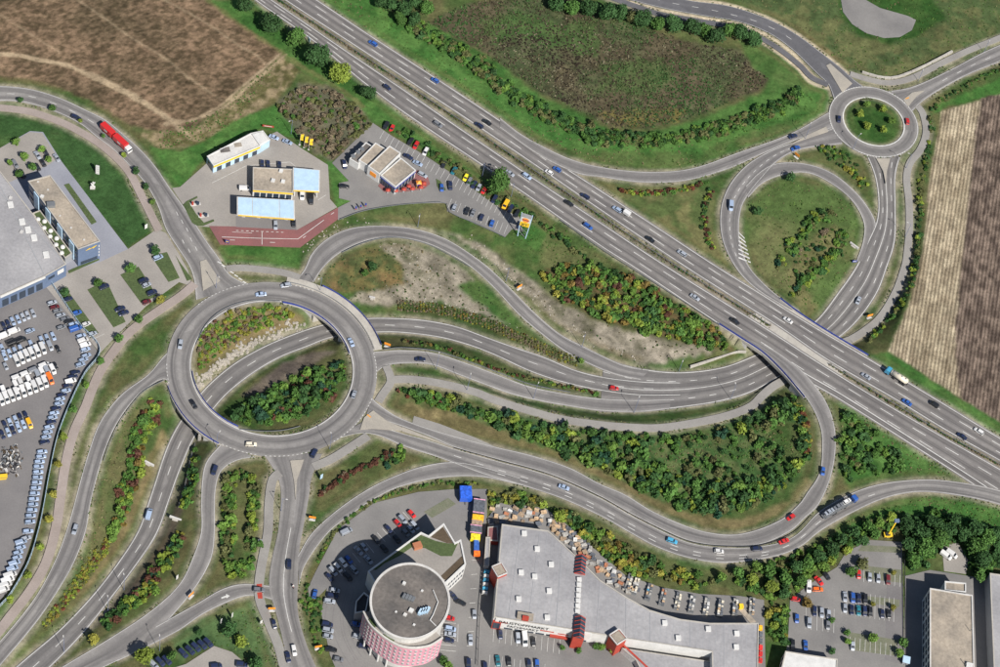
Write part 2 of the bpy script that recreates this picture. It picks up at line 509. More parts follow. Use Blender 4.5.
road('b', 'slip_road',
     [(368, 352), (386, 351), (401, 350), (434, 353), (466, 363), (496, 374), (530, 386.5), (570, 394.5), (601, 398.5), (640, 400), (670, 399)],
     [(368, 379), (377, 372), (385, 366), (401, 363.5), (430, 364.5), (456, 374), (484, 384.5), (512, 394.5), (544, 402), (570, 406.5), (600, 411), (640, 412), (670, 409)],
     [(0, 0), (.15, -.4), (.75, -5.7), (1, -6)], 1, 'road', 'slip road leaving the large roundabout on its right side', low=True)
# slip roads at the lower left
road('s1', 'slip_road',
     [(168, 352), (163, 357), (149, 374), (128, 389), (116, 400), (100, 422), (90, 448), (80, 482), (72, 512), (66, 532), (54, 563), (34, 599), (0, 641), (-24, 666)],
     [(170, 382), (163, 379), (149, 387), (138, 395), (118, 422), (106, 448), (98, 474), (90, 506), (86, 531), (74, 563), (58, 591), (36, 623), (0, 666), (-20, 690)],
     [(0, 0), (.3, -.4), (1, -3)], 2, 'road', 'slip road curving down the left side beside the reddish path')
road('s2', 'slip_road',
     [(220, 445), (206, 462), (202, 480), (201, 506), (201, 532), (193, 557), (179, 585), (151, 611), (112, 637), (62, 667), (30, 686)],
     [(256, 457), (238, 460), (222, 470), (216, 488), (215, 512), (215, 533), (212, 557), (200, 581), (180, 607), (140, 649), (104, 667), (76, 682)],
     [(0, 0), (.25, -.3), (1, -3.4)], 1, 'road', 'slip road dropping from the bottom of the large roundabout', low=False)
road('q', 'side_road',
     [(272, 586), (262, 585), (240, 584), (220, 590), (200, 602), (180, 613), (150, 630)],
     [(272, 600), (262, 597), (246, 596), (226, 603), (200, 616), (180, 630), (141, 650)],
     [(0, 0), (.3, -.3), (1, -2.2)], 1, 'road', 'short side road with red crossing strip')
# south and east arms of the large roundabout
road('n', 'main_road',
     [(262, 452), (274, 470), (280, 484), (281, 500), (278, 532), (272, 559), (269, 587), (276, 613), (282, 637), (288, 667), (292, 685)],
     [(322, 454), (312, 476), (309, 496), (304, 524), (300, 545), (298, 579), (298, 613), (306, 643), (316, 667), (324, 685)],
     0, 2, 'road', 'main road leaving the large roundabout towards the bottom')
road('e', 'main_road',
     [(298, 556), (312, 533), (340, 508), (370, 488), (400, 474), (424, 466), (452, 462), (480, 466), (520, 478)],
     [(299, 586), (304, 567), (328, 533), (352, 514), (376, 498), (400, 487), (440, 478), (480, 477), (520, 485)],
     0, 1, 'road', 'curved road rounding the tower car park')
road('d2', 'main_road',
     [(366, 420), (400, 433), (430, 441), (454, 449), (500, 462), (550, 476), (600, 498), (632, 516), (666, 533), (690, 543), (720, 547.5), (760, 546.5), (793, 537.5), (820, 511), (852, 493), (880, 484), (912, 480), (940, 480), (986, 487), (1040, 502)],
     [(330, 441), (360, 433), (380, 436), (400, 445), (440, 458), (480, 473), (520, 485), (560, 498), (600, 516), (630, 533), (656, 547), (688, 558), (720, 563), (750, 561), (781, 555), (802, 546), (819, 532), (850, 514), (886, 498), (920, 492), (960, 496), (1000, 505), (1040, 520)],
     0, 2, 'road', 'main road sweeping past the superstore to the motorway')
road('d1', 'slip_road',
     [(372, 398), (378, 404), (400, 418), (440, 432), (496, 447), (530, 455), (570, 468), (600, 484), (624, 494), (650, 510), (676, 522), (706, 532), (740, 534), (780, 520), (800, 503), (806, 494), (819, 474), (822, 450), (820, 426), (808, 401), (784, 373), (763, 353), (740, 338)],
     [(366, 416), (400, 426), (430, 437), (454, 447.5), (500, 460.5), (550, 474.5), (600, 496.5), (632, 514.5), (666, 531.5), (690, 541.5), (720, 546), (760, 545), (793, 530), (803, 520), (818, 506), (830, 480), (835.6, 450), (834, 424), (825, 400), (805, 374), (785, 358), (765, 345)],
     0, 1, 'road', 'slip road looping down from the motorway bridge to the roundabout', bridge=True)
# north-west main road
road('x', 'main_road',
     [(-60, 84), (0, 86), (30, 89), (60, 98), (86, 110), (106, 120), (122, 133), (140, 149), (156, 167), (170, 188), (184, 207), (197, 226), (208, 243), (219, 258), (230, 275), (250, 286)],
     [(-60, 103), (0, 101), (20, 102), (50, 110), (80, 124), (96, 137), (112, 149), (130, 167), (146, 185), (158, 207), (166, 230), (180, 252), (189, 266), (194, 280), (196, 300)],
     0, 2, 'road', 'main road curving in from the left edge to the large roundabout')
# roads round the small roundabout
road('f', 'slip_road',
     [(500, 118), (519, 133), (540, 145), (570, 159), (600, 167), (646, 172), (690, 169), (740, 152), (790, 134), (826, 114), (836, 108)],
     [(500, 128), (540, 156), (578, 174), (600, 177), (640, 182.5), (684, 181), (728, 169), (760, 155), (799, 139), (836, 127)],
     0, 1, 'road', 'slip road climbing from the motorway to the small roundabout')
road('g1', 'slip_road',
     [(842, 125), (800, 140), (770, 151), (748, 164), (732, 181), (723, 199), (720, 217), (721.6, 237), (728, 255), (740, 274), (757, 290), (790, 310)],
     [(842, 144), (799, 150), (778, 161), (762, 178), (749, 194), (741, 210), (739.5, 237), (748, 265), (765, 285), (783, 300), (800, 311)],
     0, 2, 'road', 'outer lane of the loop road feeding the motorway')
road('g2', 'slip_road',
     [(866, 261), (873, 240), (876, 225), (871, 212), (857, 193.5), (832, 173), (804, 163.6), (776, 163.6), (760, 172), (746, 186)],
     [(856, 262), (863, 241), (863.5, 222), (851, 200), (829, 182.5), (807, 173), (785, 174.6), (763, 183), (748, 198)],
     [(0, -3.9), (.1, -3.2), (.45, 0), (1, 0)], 1, 'road', 'loop road curling round the grassy oval')
road('h', 'main_road',
     [(886, 92), (912, 87), (950, 70), (980, 54), (1000, 45), (1050, 24)],
     [(908, 116), (922, 102), (940, 90), (970, 74), (1000, 62), (1050, 40)],
     0, 2, 'road', 'road leaving the small roundabout to the upper right')
road('i', 'main_road',
     [(640, -14), (686, 0), (728, 6), (760, 16), (780, 25), (800, 37), (824, 55), (843, 70), (854, 80), (868, 90)],
     [(590, -12), (630, 0), (666, 9), (710, 17), (740, 22), (770, 34), (790, 48), (800, 57), (820, 77), (828, 84), (834, 100)],
     0, 2, 'newroad', 'dark fresh asphalt road at the top edge with pale kerbs')
# roundabouts
def ring(key, name, c, ro, ri, lanes, mat, label, n=140, **kw):
    t = np.linspace(0, 2 * np.pi, n + 1)
    A = np.column_stack([c[0] + ro * np.cos(t), c[1] + ro * np.sin(t), 0 * t])
    B = np.column_stack([c[0] + ri * np.cos(t), c[1] + ri * np.sin(t), 0 * t])
    return road_w(key, name, A, B, lanes, mat, label, **kw)
def fitc(pts):
    g = GP(pts); A = np.column_stack([2 * g, np.ones(len(g))]); s = np.linalg.lstsq(A, (g ** 2).sum(1), rcond=None)[0]
    return s[:2], math.sqrt(s[2] + s[0] ** 2 + s[1] ** 2)
LC, LR = fitc([(165, 371), (374, 360), (262, 283), (272, 457), (185, 319), (340, 303)])
RC, RR = fitc([(829, 122), (917, 119), (873, 88), (878, 157)])
LRI = 31.3; RRI = 14.0
ring('rl', 'roundabout', LC, LR, LRI, 2, 'road', 'carriageway of the large roundabout built over the sunken road', bridge=True)
ring('rr', 'roundabout', RC, RR, RRI, 1, 'road', 'carriageway of the small roundabout at the upper right')

# foot and cycle paths
PC = [(0, 0), (.25, -1.2), (.7, -4.6), (1, -5.4)]
path('pc', 'footpath', [(388, 380), (410, 379.5), (440, 383.5), (476, 392.5), (494, 400), (530, 411), (560, 419), (600, 425), (630, 427.5), (660, 428), (700, 422), (730, 415), (752, 406), (762, 396), (774, 386), (790, 377), (812, 360), (836, 346), (850, 340)], 3.4, PC + [], 'path', 'grey footpath running under the motorway bridge beside the thicket', low=True)
path('pc2', 'footpath', [(386, 366), (391, 381), (383, 394), (378, 402)], 3.2, 0, 'path', 'short footpath on the right of the large roundabout')
path('pk', 'footpath', [(917, 106), (922, 112), (926, 128), (925, 139), (919, 152), (910, 163), (906.6, 179), (909, 203), (909, 233), (906, 263), (904, 270), (896, 292), (880, 318), (862, 333), (850, 340)], 3.2, [(0, 0), (.3, -.3), (.85, -4.9), (1, -5.4)], 'path', 'narrow footpath beside the ploughed field')
path('pj', 'footpath', [(850, 74), (870, 80), (890, 83), (912, 78), (940, 64), (970, 50), (1000, 38), (1040, 20)], 3.0, 0, 'path', 'footpath above the small roundabout beside the pale wall')
path('ps', 'footpath', [(368, 436), (348, 449), (330, 460), (313, 467)], 3.4, 0, 'path', 'short footpath below the large roundabout')
path('pr', 'footpath', [(280, 473), (273, 479), (269, 504), (268, 532), (262, 563), (259, 585), (260, 601), (268, 621), (278, 645), (284, 667), (290, 690)], 3.4, 0, 'path', 'straight footpath beside the lower main road')
path('pu', 'cycle_path', [(-50, 106), (0, 108), (30, 112), (60, 122), (82, 133), (106, 149), (128, 171), (142, 197), (152, 217), (159, 231)], 3.3, 0, 'pinkpath', 'reddish cycle path round the dealership lawn')
path('pv', 'cycle_path', [(195, 284), (181, 296), (157, 312), (130, 332), (112, 354), (100, 372), (90, 395), (86, 406), (74, 432), (66, 462), (61, 494), (56, 528), (46, 563), (30, 591), (10, 617), (0, 630), (-24, 657)], 3.5, [(0, 0), (.5, 0), (1, -2)], 'pinkpath', 'reddish cycle path following the van yard fence')
path('pw', 'footpath', [(226, 269), (240, 268), (260, 269.6), (284, 273), (300, 278)], 3.0, 0, 'path', 'short footpath above the large roundabout')
path('pi', 'cycle_path', [(600, -6), (640, 8), (660, 14.5), (700, 21.5), (740, 29), (762, 39), (780, 50), (800, 66), (812, 78), (828, 85)], 2.8, 0, 'newroad', 'dark cycle path beside the fresh asphalt road')

# ------------------------------------------------------------------ paved lots (each a slab)
LOTS = []
LOT_OFF = {}
def lot(name, poly, mat, label, z=0.0, lift=0.0):
    zz = z + 0.004 * (len(LOTS) + 1) + lift
    g = GP(poly, z)
    mb = MB().prism([tuple(q) for q in g], zz - 0.5, zz)
    o = mb.build(name, M[mat]); tag(o, label, kind='structure')
    LOTS.append((g, zz)); LOT_OFF[name] = zz
    return o
lot('van_yard', [(-60, 285), (0, 290), (45, 270), (48, 284), (99, 353), (82, 374), (68, 402), (55, 436), (46, 474), (40, 508), (34, 532), (24, 563), (7, 593), (-40, 640), (-70, 640)], 'lotdark', 'dark asphalt yard packed with vans')
lot('customer_car_park', [(43, 283), (67, 272), (100, 258), (128, 249), (157, 229), (166, 233), (180, 256), (188, 270), (192, 286), (179, 282), (146, 306), (115, 337), (100, 353)], 'conc', 'pale paved customer car park with grass islands')
lot('dealership_forecourt', [(-60, 175), (0, 148), (30, 131), (43, 132), (62, 162), (128, 249), (100, 262), (60, 275), (-60, 260)], 'bluepave', 'bluish paved forecourt round the office block')
lot('staff_car_park', [(-20, 157), (0, 148), (30, 132), (42, 133), (58, 158), (50, 164), (10, 182), (-20, 176)], 'conc', 'small tree-dotted car park above the office block')
lot('filling_station_forecourt', [(172, 188), (180, 187), (207, 163), (277, 131.5), (301, 148), (328, 165), (330, 199), (337, 207), (297, 230), (211, 227), (197, 226)], 'conc', 'pale paved forecourt of the filling station')
lot('restaurant_car_park', [(332, 163), (373, 123), (392, 136), (416, 150), (435, 162), (457, 177), (488, 200), (502, 209), (519, 217), (523, 232), (512, 229), (505, 237), (447, 211), (447, 203), (420, 203), (392, 205), (360, 211), (338, 220), (337, 208), (351, 201), (339, 198), (339, 183), (349, 181)], 'lot', 'car park of the fast food restaurant')
lot('red_driveway', [(209, 226), (236, 226.5), (297, 230), (338, 207.5), (338, 219), (300, 247.5), (220, 244.5)], 'redroad', 'red asphalt driveway below the filling station', lift=0.02)
lot('tower_car_park', [(308, 588), (315, 573), (338, 529), (374, 503), (418, 492), (456, 489), (487, 489), (487, 517), (480, 600), (478, 690), (345, 690), (330, 655), (321, 612), (327, 588), (318, 597), (309, 598)], 'lot', 'curved car park round the pink tower')
lot('store_yard', [(484, 560), (488, 517), (500, 503), (545, 508), (565, 523), (590, 545), (625, 575), (660, 587), (700, 594), (740, 596), (764, 600), (766, 690), (478, 690), (480, 600)], 'lot', 'paved yard round the superstore')
lot('east_car_park', [(790, 600), (808, 585), (837, 567), (846, 552), (870, 540), (902, 542), (905, 690), (780, 690), (788, 640)], 'lot', 'car park between the superstore and the pale office')
lot('office_yard', [(905, 576), (930, 570), (988, 579), (1000, 575), (1040, 560), (1040, 690), (904, 690)], 'lot', 'paved yard round the pale office block')
lot('gravel_pad', [(942, 545), (958, 543), (968, 560), (966, 574), (944, 571)], 'conc', 'small paved pad among the trees')
lot('corner_car_park', [(160, 672), (186, 664), (214, 646), (232, 652), (250, 667), (256, 690), (150, 690)], 'conc', 'pale car park at the bottom left edge')
lot('paved_basin', [(841, 0), (843, 12), (852, 24), (866, 33), (884, 38), (900, 37), (912, 30), (916, 20), (908, 16), (880, 8), (866, 0), (862, -14), (844, -14)], 'lot', 'grey paved basin in the grass at the top edge', z=-1.6)
lot('lay_by', [(412, 424), (414, 416), (440, 424), (476, 438), (498, 448), (480, 446), (440, 433)], 'path', 'pale lay-by beside the slip road')

# road markings -----------------------------------------------------
W = 0.26
for k in ('m1', 'm2'):
    mark(k, 'U', 0.36, W, (6, 9)); mark(k, 'U', 0.66, W, (6, 9), phase=8)
    mark(k, 'L', 0.8, W); mark(k, 'R', 0.8, W)
mark('m1', 'L', 3.4, 0.35, None, 0.7, 1.0)
mark('t', 'U', 0.5, .22, (4, 8)); mark('t', 'L', 0.5, .22); mark('t', 'R', 0.5, .22)
for q in (.27, .5, .76): mark('te', 'U', q, .22, None if q == .5 else (3, 6))
mark('te', 'L', .5, .25); mark('te', 'R', .5, .25)
for k in ('a', 'b', 's1', 's2', 'q', 'd1', 'f', 'g1', 'g2', 'e', 'd2', 'x', 'h', 'i'):
    mark(k, 'L', 0.35, .12); mark(k, 'R', 0.35, .12)
mark('d2', 'U', 0.52, .22, (3, 6), .15, .8)
mark('d2', 'U', 0.74, .22, (3, 6), .22, .6)
mark('x', 'U', 0.5, .2, (3, 6), 0, .55)
mark('h', 'U', 0.5, .2, (3, 6), .3, 1)
mark('i', 'U', 0.5, .2, (3, 6), 0, .75)
mark('n', 'U', 0.5, .2, None, .35, .8)
mark('g1', 'U', 0.5, .2, (2, 2.5), .2, .75)
mark('rr', 'R', -.1, .5); mark('rr', 'L', .35, .2)
mark('rl', 'R', .4, .25)
for q in range(10):       # hatched nose of the loop road
    a, b = (738.5, 232 + q * 4.2), (744.5 + q * 1.0, 238 + q * 4.0)
    if q > 6: continue
    mark_poly('g1', [(a[0], a[1]), (a[0], a[1] + 1.3), (b[0], b[1] + 1.3), (b[0], b[1])])
for k in range(7):        # hatching beside the wedge island
    x, y = 217 + k * 4.2, 262 + k * 3.3
    mark_poly('x', [(x, y), (x + 1.1, y - .5), (x + 4.6, y + 1.4), (x + 3.6, y + 2.0)])
for x, y in ((176, 212), (181, 220), (186, 228), (190, 238), (195, 247), (182, 240), (188, 249)):
    mark_poly('x', [(x, y), (x + .5, y - .15), (x + 2.2, y + 3.6), (x + 1.7, y + 3.8)])
def arc_marks(key, c, R, p0, p1, on=.7, off=.9, w=.22):
    a0 = math.atan2(*(G(*p0) - c)[::-1]); a1 = math.atan2(*(G(*p1) - c)[::-1])
    d = (a1 - a0 + math.pi) % (2 * math.pi) - math.pi
    n = int(abs(d) * R / (on + off)); r = ROADS[key]; z = r['off'] + .013
    for k in range(n):
        t0 = a0 + d * k / n; t1 = t0 + math.copysign(on / R, d)
        r['mk'].add([(c[0] + q * math.cos(t), c[1] + q * math.sin(t), z) for t, q in ((t0, R - w / 2), (t1, R - w / 2), (t1, R + w / 2), (t0, R + w / 2))], [(0, 1, 2, 3)])
for p0, p1 in (((248, 284), (196, 306)), ((296, 283), (318, 289)), ((375, 353), (372, 380)), ((369, 398), (330, 441)), ((318, 455), (262, 457)), ((256, 456), (218, 446)), ((167, 384), (165, 362))):
    arc_marks('rl', LC, LR - .2, p0, p1)
for p0, p1 in (((866, 89), (836, 104)), ((832, 112), (836, 142)), ((858, 152), (905, 150)), ((912, 106), (888, 91))):
    arc_marks('rr', RC, RR - .15, p0, p1, .6, .7, .2)
mark_poly('q', [(221, 597.5), (226, 595.5), (226, 594), (230, 596), (226.5, 598.5), (226, 597.5), (221.5, 599)], -.2)
flush_marks()
# two red strips of the crossing
for a in ([(256.5, 584.5), (262, 584), (262, 588), (256.5, 588.5)], [(257, 593), (262, 592.5), (262.5, 599), (258, 599)]):
    MB().prism([tuple(q) for q in GP(a, 0)], .15, .30).build('crossing_strip', M['red'], ROADS['q']['o'])
# ------------------------------------------------------------------ the ground: one sheet, cut and filled to the roads
STEP = 0.75
X0, X1, Y0, Y1 = -265.0, 245.0, -225.0, 285.0
cx = np.arange(X0, X1 + .01, STEP); cy = np.arange(Y0, Y1 + .01, STEP)
NX, NY = len(cx), len(cy)
GX, GY = np.meshgrid(cx, cy, indexing='ij')
zfix = np.full((NX, NY), np.nan)
top = np.full((NX, NY), -99.0)
roadmask = np.zeros((NX, NY), bool)
lotmask = np.zeros((NX, NY), bool)

def cells(poly):
    p = np.asarray(poly)
    i0 = max(0, int((p[:, 0].min() - X0) / STEP)); i1 = min(NX, int((p[:, 0].max() - X0) / STEP) + 2)
    j0 = max(0, int((p[:, 1].min() - Y0) / STEP)); j1 = min(NY, int((p[:, 1].max() - Y0) / STEP) + 2)
    if i1 <= i0 or j1 <= j0: return None
    return slice(i0, i1), slice(j0, j1)

def dilate(m, k):
    m = m.copy()
    for _ in range(k):
        n = m.copy()
        n[1:] |= m[:-1]; n[:-1] |= m[1:]; n[:, 1:] |= m[:, :-1]; n[:, :-1] |= m[:, 1:]
        m = n
    return m

def raster(r, skip=None):
    A, B = r['A'], r['B']
    d = (A - B)[:, :2]; d = d / (np.linalg.norm(d, axis=1)[:, None] + 1e-9) * 1.0
    a = A[:, :2] + d; b = B[:, :2] - d
    for i in range(len(A) - 1):
        quad = np.array([a[i], a[i + 1], b[i + 1], b[i]])
        s = cells(quad)
        if s is None: continue
        m = in_poly(GX[s], GY[s], quad)
        if not m.any(): continue
        z = (A[i, 2] + B[i, 2] + A[i + 1, 2] + B[i + 1, 2]) / 4
        tv = top[s]; tv[m] = np.maximum(tv[m], z)
        q = np.array([A[i, :2], A[i + 1, :2], B[i + 1, :2], B[i, :2]])
        rm = roadmask[s]; rm[in_poly(GX[s], GY[s], q)] = True
        zv = zfix[s]
        if skip is not None: m = m & ~skip[s]
        w = zv[m]; zv[m] = np.where(np.isnan(w), z - .14 - r['off'], np.minimum(w, z - .14 - r['off']))
for r in ROADS.values():
    if r['low']: raster(r)
lowcore = np.nan_to_num(zfix, nan=0) < -2.6
lowmask = dilate(lowcore, int(6.0 / STEP))
for g, z in LOTS:
    s = cells(g)
    if s is None: continue
    m = in_poly(GX[s], GY[s], [tuple(q) for q in g])
    zv = zfix[s]; zv[m] = z - .16
    lm = lotmask[s]; lm[m] = True
    tv = top[s]; tv[m] = np.maximum(tv[m], z)
for r in ROADS.values():
    if not r['low']: raster(r, lowmask if r['bridge'] else None)
# flat fields and built land keep level
PX0, PY0 = P(GX, GY, 0 * GX)
for poly in ([(-60, -60), (190, -60), (282, 53), (190, 128), (60, 86), (-60, 76)], [(941, 110), (1060, 80), (1060, 440), (888, 350), (918, 270)],
             [(430, 20), (600, 15), (740, 50), (765, 78), (690, 118), (610, 125), (540, 90)], [(0, 112), (60, 126), (140, 200), (155, 228), (128, 248), (42, 133), (0, 147)]):
    m = in_poly(PX0, PY0, poly) & np.isnan(zfix); zfix[m] = -.12
# the embankment falls away beside the motorway bridge
for bx, by, bz in ((721.5, 333.5, -1.3), (727, 340.5, -2.7), (733, 347.5, -4.1), (739, 353.5, -5.3), (796, 393, -3.6), (790, 388.5, -4.6)):
    q = G(bx, by, bz); m = np.hypot(GX - q[0], GY - q[1]) < 1.9; zfix[m & (np.isnan(zfix) | (zfix > bz))] = bz
zfix[0] = zfix[-1] = -.12; zfix[:, 0] = zfix[:, -1] = -.12
def relax(zf, z, it):
    f = ~np.isnan(zf)
    for _ in range(it):
        n = z.copy()
        n[1:-1, 1:-1] = .25 * (z[2:, 1:-1] + z[:-2, 1:-1] + z[1:-1, 2:] + z[1:-1, :-2])
        n[f] = zf[f]; z = n
    return z
z = None
for k in (16, 8, 4, 2, 1):
    n0, n1 = -(-NX // k), -(-NY // k)
    pad = np.full((n0 * k, n1 * k), np.nan); pad[:NX, :NY] = zfix
    b = pad.reshape(n0, k, n1, k)
    cnt = (~np.isnan(b)).sum((1, 3)); sm = np.nansum(b, (1, 3))
    zf = np.where(cnt > 0, sm / np.maximum(cnt, 1), np.nan)
    if z is None: z = np.zeros((n0, n1))
    else: z = np.repeat(np.repeat(z, 2, 0), 2, 1)[:n0, :n1]
    z = relax(zf, z, 160 if k > 1 else 60)
Zt = z[:NX, :NY]
free = np.isnan(zfix)
edge_d = np.clip(sum(~dilate(~free, q) for q in (1, 2, 4)) / 3.0, 0, 1) if True else 0
Zt = Zt + free * edge_d * ((fbm(GX, GY, 14, 5) - .5) * .9 + (fbm(GX, GY, 3.5, 9) - .5) * .35)
TOP = np.maximum(top, Zt)

def sample(grid, x, y):
    i = np.clip((np.asarray(x) - X0) / STEP, 0, NX - 1.001); j = np.clip((np.asarray(y) - Y0) / STEP, 0, NY - 1.001)
    return grid[np.round(i).astype(int), np.round(j).astype(int)]
def on_surface(px, py, grid=None, lift=0.0):
    """the point of the ground (or of the road on top) that the photo shows at px, py"""
    grid = TOP if grid is None else grid
    z = 0.0
    for _ in range(6):
        x, y = G(px, py, z + lift)
        z = float(sample(grid, x, y))
    return float(x), float(y), z

# ---- colours of the soil and the cover: what grows or lies where
px, py = P(GX, GY, Zt)
n_b = fbm(GX, GY, 22, 20); n_m = fbm(GX, GY, 7, 30); n_s = fbm(GX, GY, 2.4, 40, 3); n_f = fbm(GX, GY, 1.3, 50, 2)
def mixn(n, a, b, lo=.4, hi=.6):
    t = np.clip((n - lo) / (hi - lo), 0, 1)[..., None]
    return np.array(a) * (1 - t) + np.array(b) * t
DULL = mixn(n_m, (.044, .080, .025), (.092, .096, .042)); DULL = DULL * .65 + .35 * mixn(n_b, (.036, .084, .022), (.130, .115, .058))
GREEN = mixn(n_m, (.034, .105, .024), (.062, .140, .036))
LAWN = mixn(n_b, (.036, .084, .026), (.062, .112, .036))
DRY = mixn(n_m, (.21, .165, .085), (.14, .12, .055))
GRAVEL = mixn(n_m, (.33, .30, .245), (.22, .20, .155)); GRAVEL = (GRAVEL * .6 + .4 * mixn(n_s, (.40, .36, .30), (.10, .095, .06), .3, .7)) * .80
stk = fbm(GX * .6 + GY * .8, (GY * .6 - GX * .8) * .22, 3.0, 81, 4)
GRAVEL = GRAVEL * mixn(stk, (.62, .62, .58), (1.12, 1.1, 1.08), .36, .64)
GRAVEL = GRAVEL * .82 + .18 * mixn(n_m, (.30, .27, .22), (.05, .075, .025), .5, .66)
SOIL = mixn(n_m, (.12, .10, .085), (.18, .15, .115))
OCHRE = mixn(n_s, (.145, .105, .045), (.065, .070, .030)) * .6 + .4 * mixn(n_m, (.05, .08, .025), (.15, .105, .05))
MEADOW = mixn(n_s, (.058, .052, .030), (.120, .105, .060), .35, .65)
MEADOW = MEADOW * .55 + .45 * mixn(n_b, (.040, .085, .030), (.075, .060, .040), .42, .58)
WEEDY = mixn(n_s, (.09, .085, .035), (.24, .19, .115), .4, .7)
# crop: lodged tan heads over dark stems, streaky
st1 = fbm(GX * .8 + GY * .6, (GY * .8 - GX * .6) * 1.9, 2.4, 60, 3) * .5 + .35 * n_f + .15 * n_m
CROP = mixn(st1, (.074, .056, .034), (.190, .136, .090), .38, .64)
CROP = CROP * mixn(n_b, (.75, .76, .72), (1.15, 1.1, 1.08), .38, .62)
# stubble rows of the right field run along its left edge
fa = G(942, 110); fb = G(910, 300); fd = (fb - fa) / np.linalg.norm(fb - fa); fn = np.array([-fd[1], fd[0]])
rowc = (GX - fa[0]) * fn[0] + (GY - fa[1]) * fn[1]
STUB = mixn(vnoise(rowc, (GX * fd[0] + GY * fd[1]) * .30, 1.5, 71), (.215, .176, .122), (.335, .285, .202), .2, .8)
STUB = STUB * mixn(fbm(rowc, (GX * fd[0] + GY * fd[1]) * .3, 9, 72), (.86, .85, .83), (1.08, 1.08, 1.08))
PLOUGH = mixn(vnoise(rowc, (GX * fd[0] + GY * fd[1]) * .45, 1.5, 73), (.072, .054, .044), (.180, .138, .110), .2, .85)
DULL = DULL * .96 + np.array((.004, .006, 0)); MEADOW = MEADOW * .95; GREEN = GREEN * 1.06 + np.array((.006, .004, 0)); DRY = DRY * .9
C = DULL.copy()
def soft(m, k=2):
    f = m.astype(float)
    for _ in range(k):
        g = f.copy(); g[1:-1, 1:-1] = (f[1:-1, 1:-1] * 2 + f[2:, 1:-1] + f[:-2, 1:-1] + f[1:-1, 2:] + f[1:-1, :-2]) / 6
        f = g
    return f
def zone(poly, col, k=2, rag=0.0, amount=1.0):
    global C
    qx, qy = px, py
    if rag:
        qx = px + (n_m - .5) * rag * 2; qy = py + (n_s - .5) * rag * 2
    f = (soft(in_poly(qx, qy, poly), k) * amount)[..., None]
    C = C * (1 - f) + col * f
def stripe(pts, w, col, rag=0.0, amount=1.0):
    """a track or strip following a traced line, w metres wide"""
    global C
    c = edge(pts, 0.0)
    m = np.zeros((NX, NY))
    for i in range(len(c) - 1):
        a, b = c[i, :2], c[i + 1, :2]
        s = cells(np.array([np.minimum(a, b) - w - 1, np.maximum(a, b) + w + 1]))
        if s is None: continue
        d = b - a; t = np.clip(((GX[s] - a[0]) * d[0] + (GY[s] - a[1]) * d[1]) / (d @ d + 1e-9), 0, 1)
        ds = np.hypot(GX[s] - a[0] - t * d[0], GY[s] - a[1] - t * d[1]) + (n_s[s] - .5) * rag
        mv = m[s]; np.maximum(mv, np.clip((w / 2 - ds) / .8 + .5, 0, 1), out=mv)
    f = (m * amount)[..., None]
    C = C * (1 - f) + np.asarray(col) * f
zone([(-160, -140), (130, -140), (206, 0), (240, 25), (282, 53), (262, 72), (240, 90), (215, 113), (190, 130), (160, 132), (130, 126), (108, 111), (86, 99), (60, 88), (30, 80), (0, 77), (-160, 78)], CROP, 2, 2)
zone([(282, 55), (300, 70), (275, 103), (240, 120), (205, 140), (182, 148), (160, 150), (138, 135), (160, 130), (190, 131), (216, 114), (240, 91), (262, 73)], WEEDY, 2, 3)
zone([(206, 0), (254, 0), (400, 112), (470, 165), (520, 205), (470, 172), (395, 135), (373, 122), (330, 87), (300, 68), (282, 54), (240, 25)], GREEN * .85, 2, 3)
zone([(148, 146), (180, 152), (205, 141), (235, 121), (276, 104), (300, 132), (334, 161), (352, 180), (352, 201), (336, 210), (326, 160), (300, 140), (262, 128), (210, 150), (180, 190), (168, 188)], GREEN, 1, 1)
zone([(218, 246), (300, 248), (300, 268), (226, 268)], GREEN * .9, 1)
zone([(275, 103), (300, 83), (330, 86), (362, 110), (374, 124), (348, 147), (333, 161), (312, 152), (295, 132)], SOIL * .55 + DULL * .4, 2, 4)
zone([(318, 0), (400, 52), (520, 130), (600, 165), (690, 168), (790, 132), (832, 110), (828, 86), (800, 92), (760, 117), (700, 138), (640, 146), (600, 141), (540, 112), (490, 85), (440, 46), (400, 20), (370, -10)], GREEN, 2, 3)
zone([(430, 22), (480, 52), (515, 76), (540, 96), (580, 116), (612, 131), (650, 132), (690, 123), (722, 110), (760, 94), (772, 78), (756, 64), (748, 50), (800, 70), (828, 86), (800, 98), (700, 140), (600, 143), (490, 87), (410, 28)], GREEN * .9, 2, 3)
zone([(740, 40), (765, 44), (800, 72), (826, 90), (800, 96), (768, 92), (752, 68)], GREEN * .7 + DULL * .3, 2, 3)
zone([(560, 152), (640, 150), (700, 152), (760, 130), (800, 118), (780, 132), (690, 167), (620, 168)], DULL, 3, 5, .7)
zone([(428, 22), (470, 2), (560, -6), (620, 20), (690, 42), (742, 52), (752, 68), (768, 78), (758, 90), (720, 106), (690, 119), (650, 128), (612, 127), (580, 112), (540, 92), (515, 74), (480, 50)], MEADOW, 2, 4)
zone([(480, 22), (520, 12), (560, 22), (600, 20), (600, 60), (560, 50), (520, 38), (495, 45)], GREEN * .8, 3, 8, .6)
zone([(600, 62), (660, 60), (680, 84), (640, 96), (600, 92)], GREEN * .75, 3, 9, .5)
zone([(590, 112), (690, 108), (680, 122), (620, 126)], mixn(n_f, (.16, .14, .04), (.07, .06, .03)), 3, 6, .7)
zone([(690, -30), (1080, -60), (1080, 20), (950, 62), (890, 82), (850, 72), (800, 36), (760, 14)], mixn(n_m, (.060, .090, .034), (.105, .115, .048)), 2, 3)
zone([(836, -10), (925, -10), (945, 18), (920, 36), (890, 44), (858, 36), (840, 16)], GREEN * .55, 3, 3)
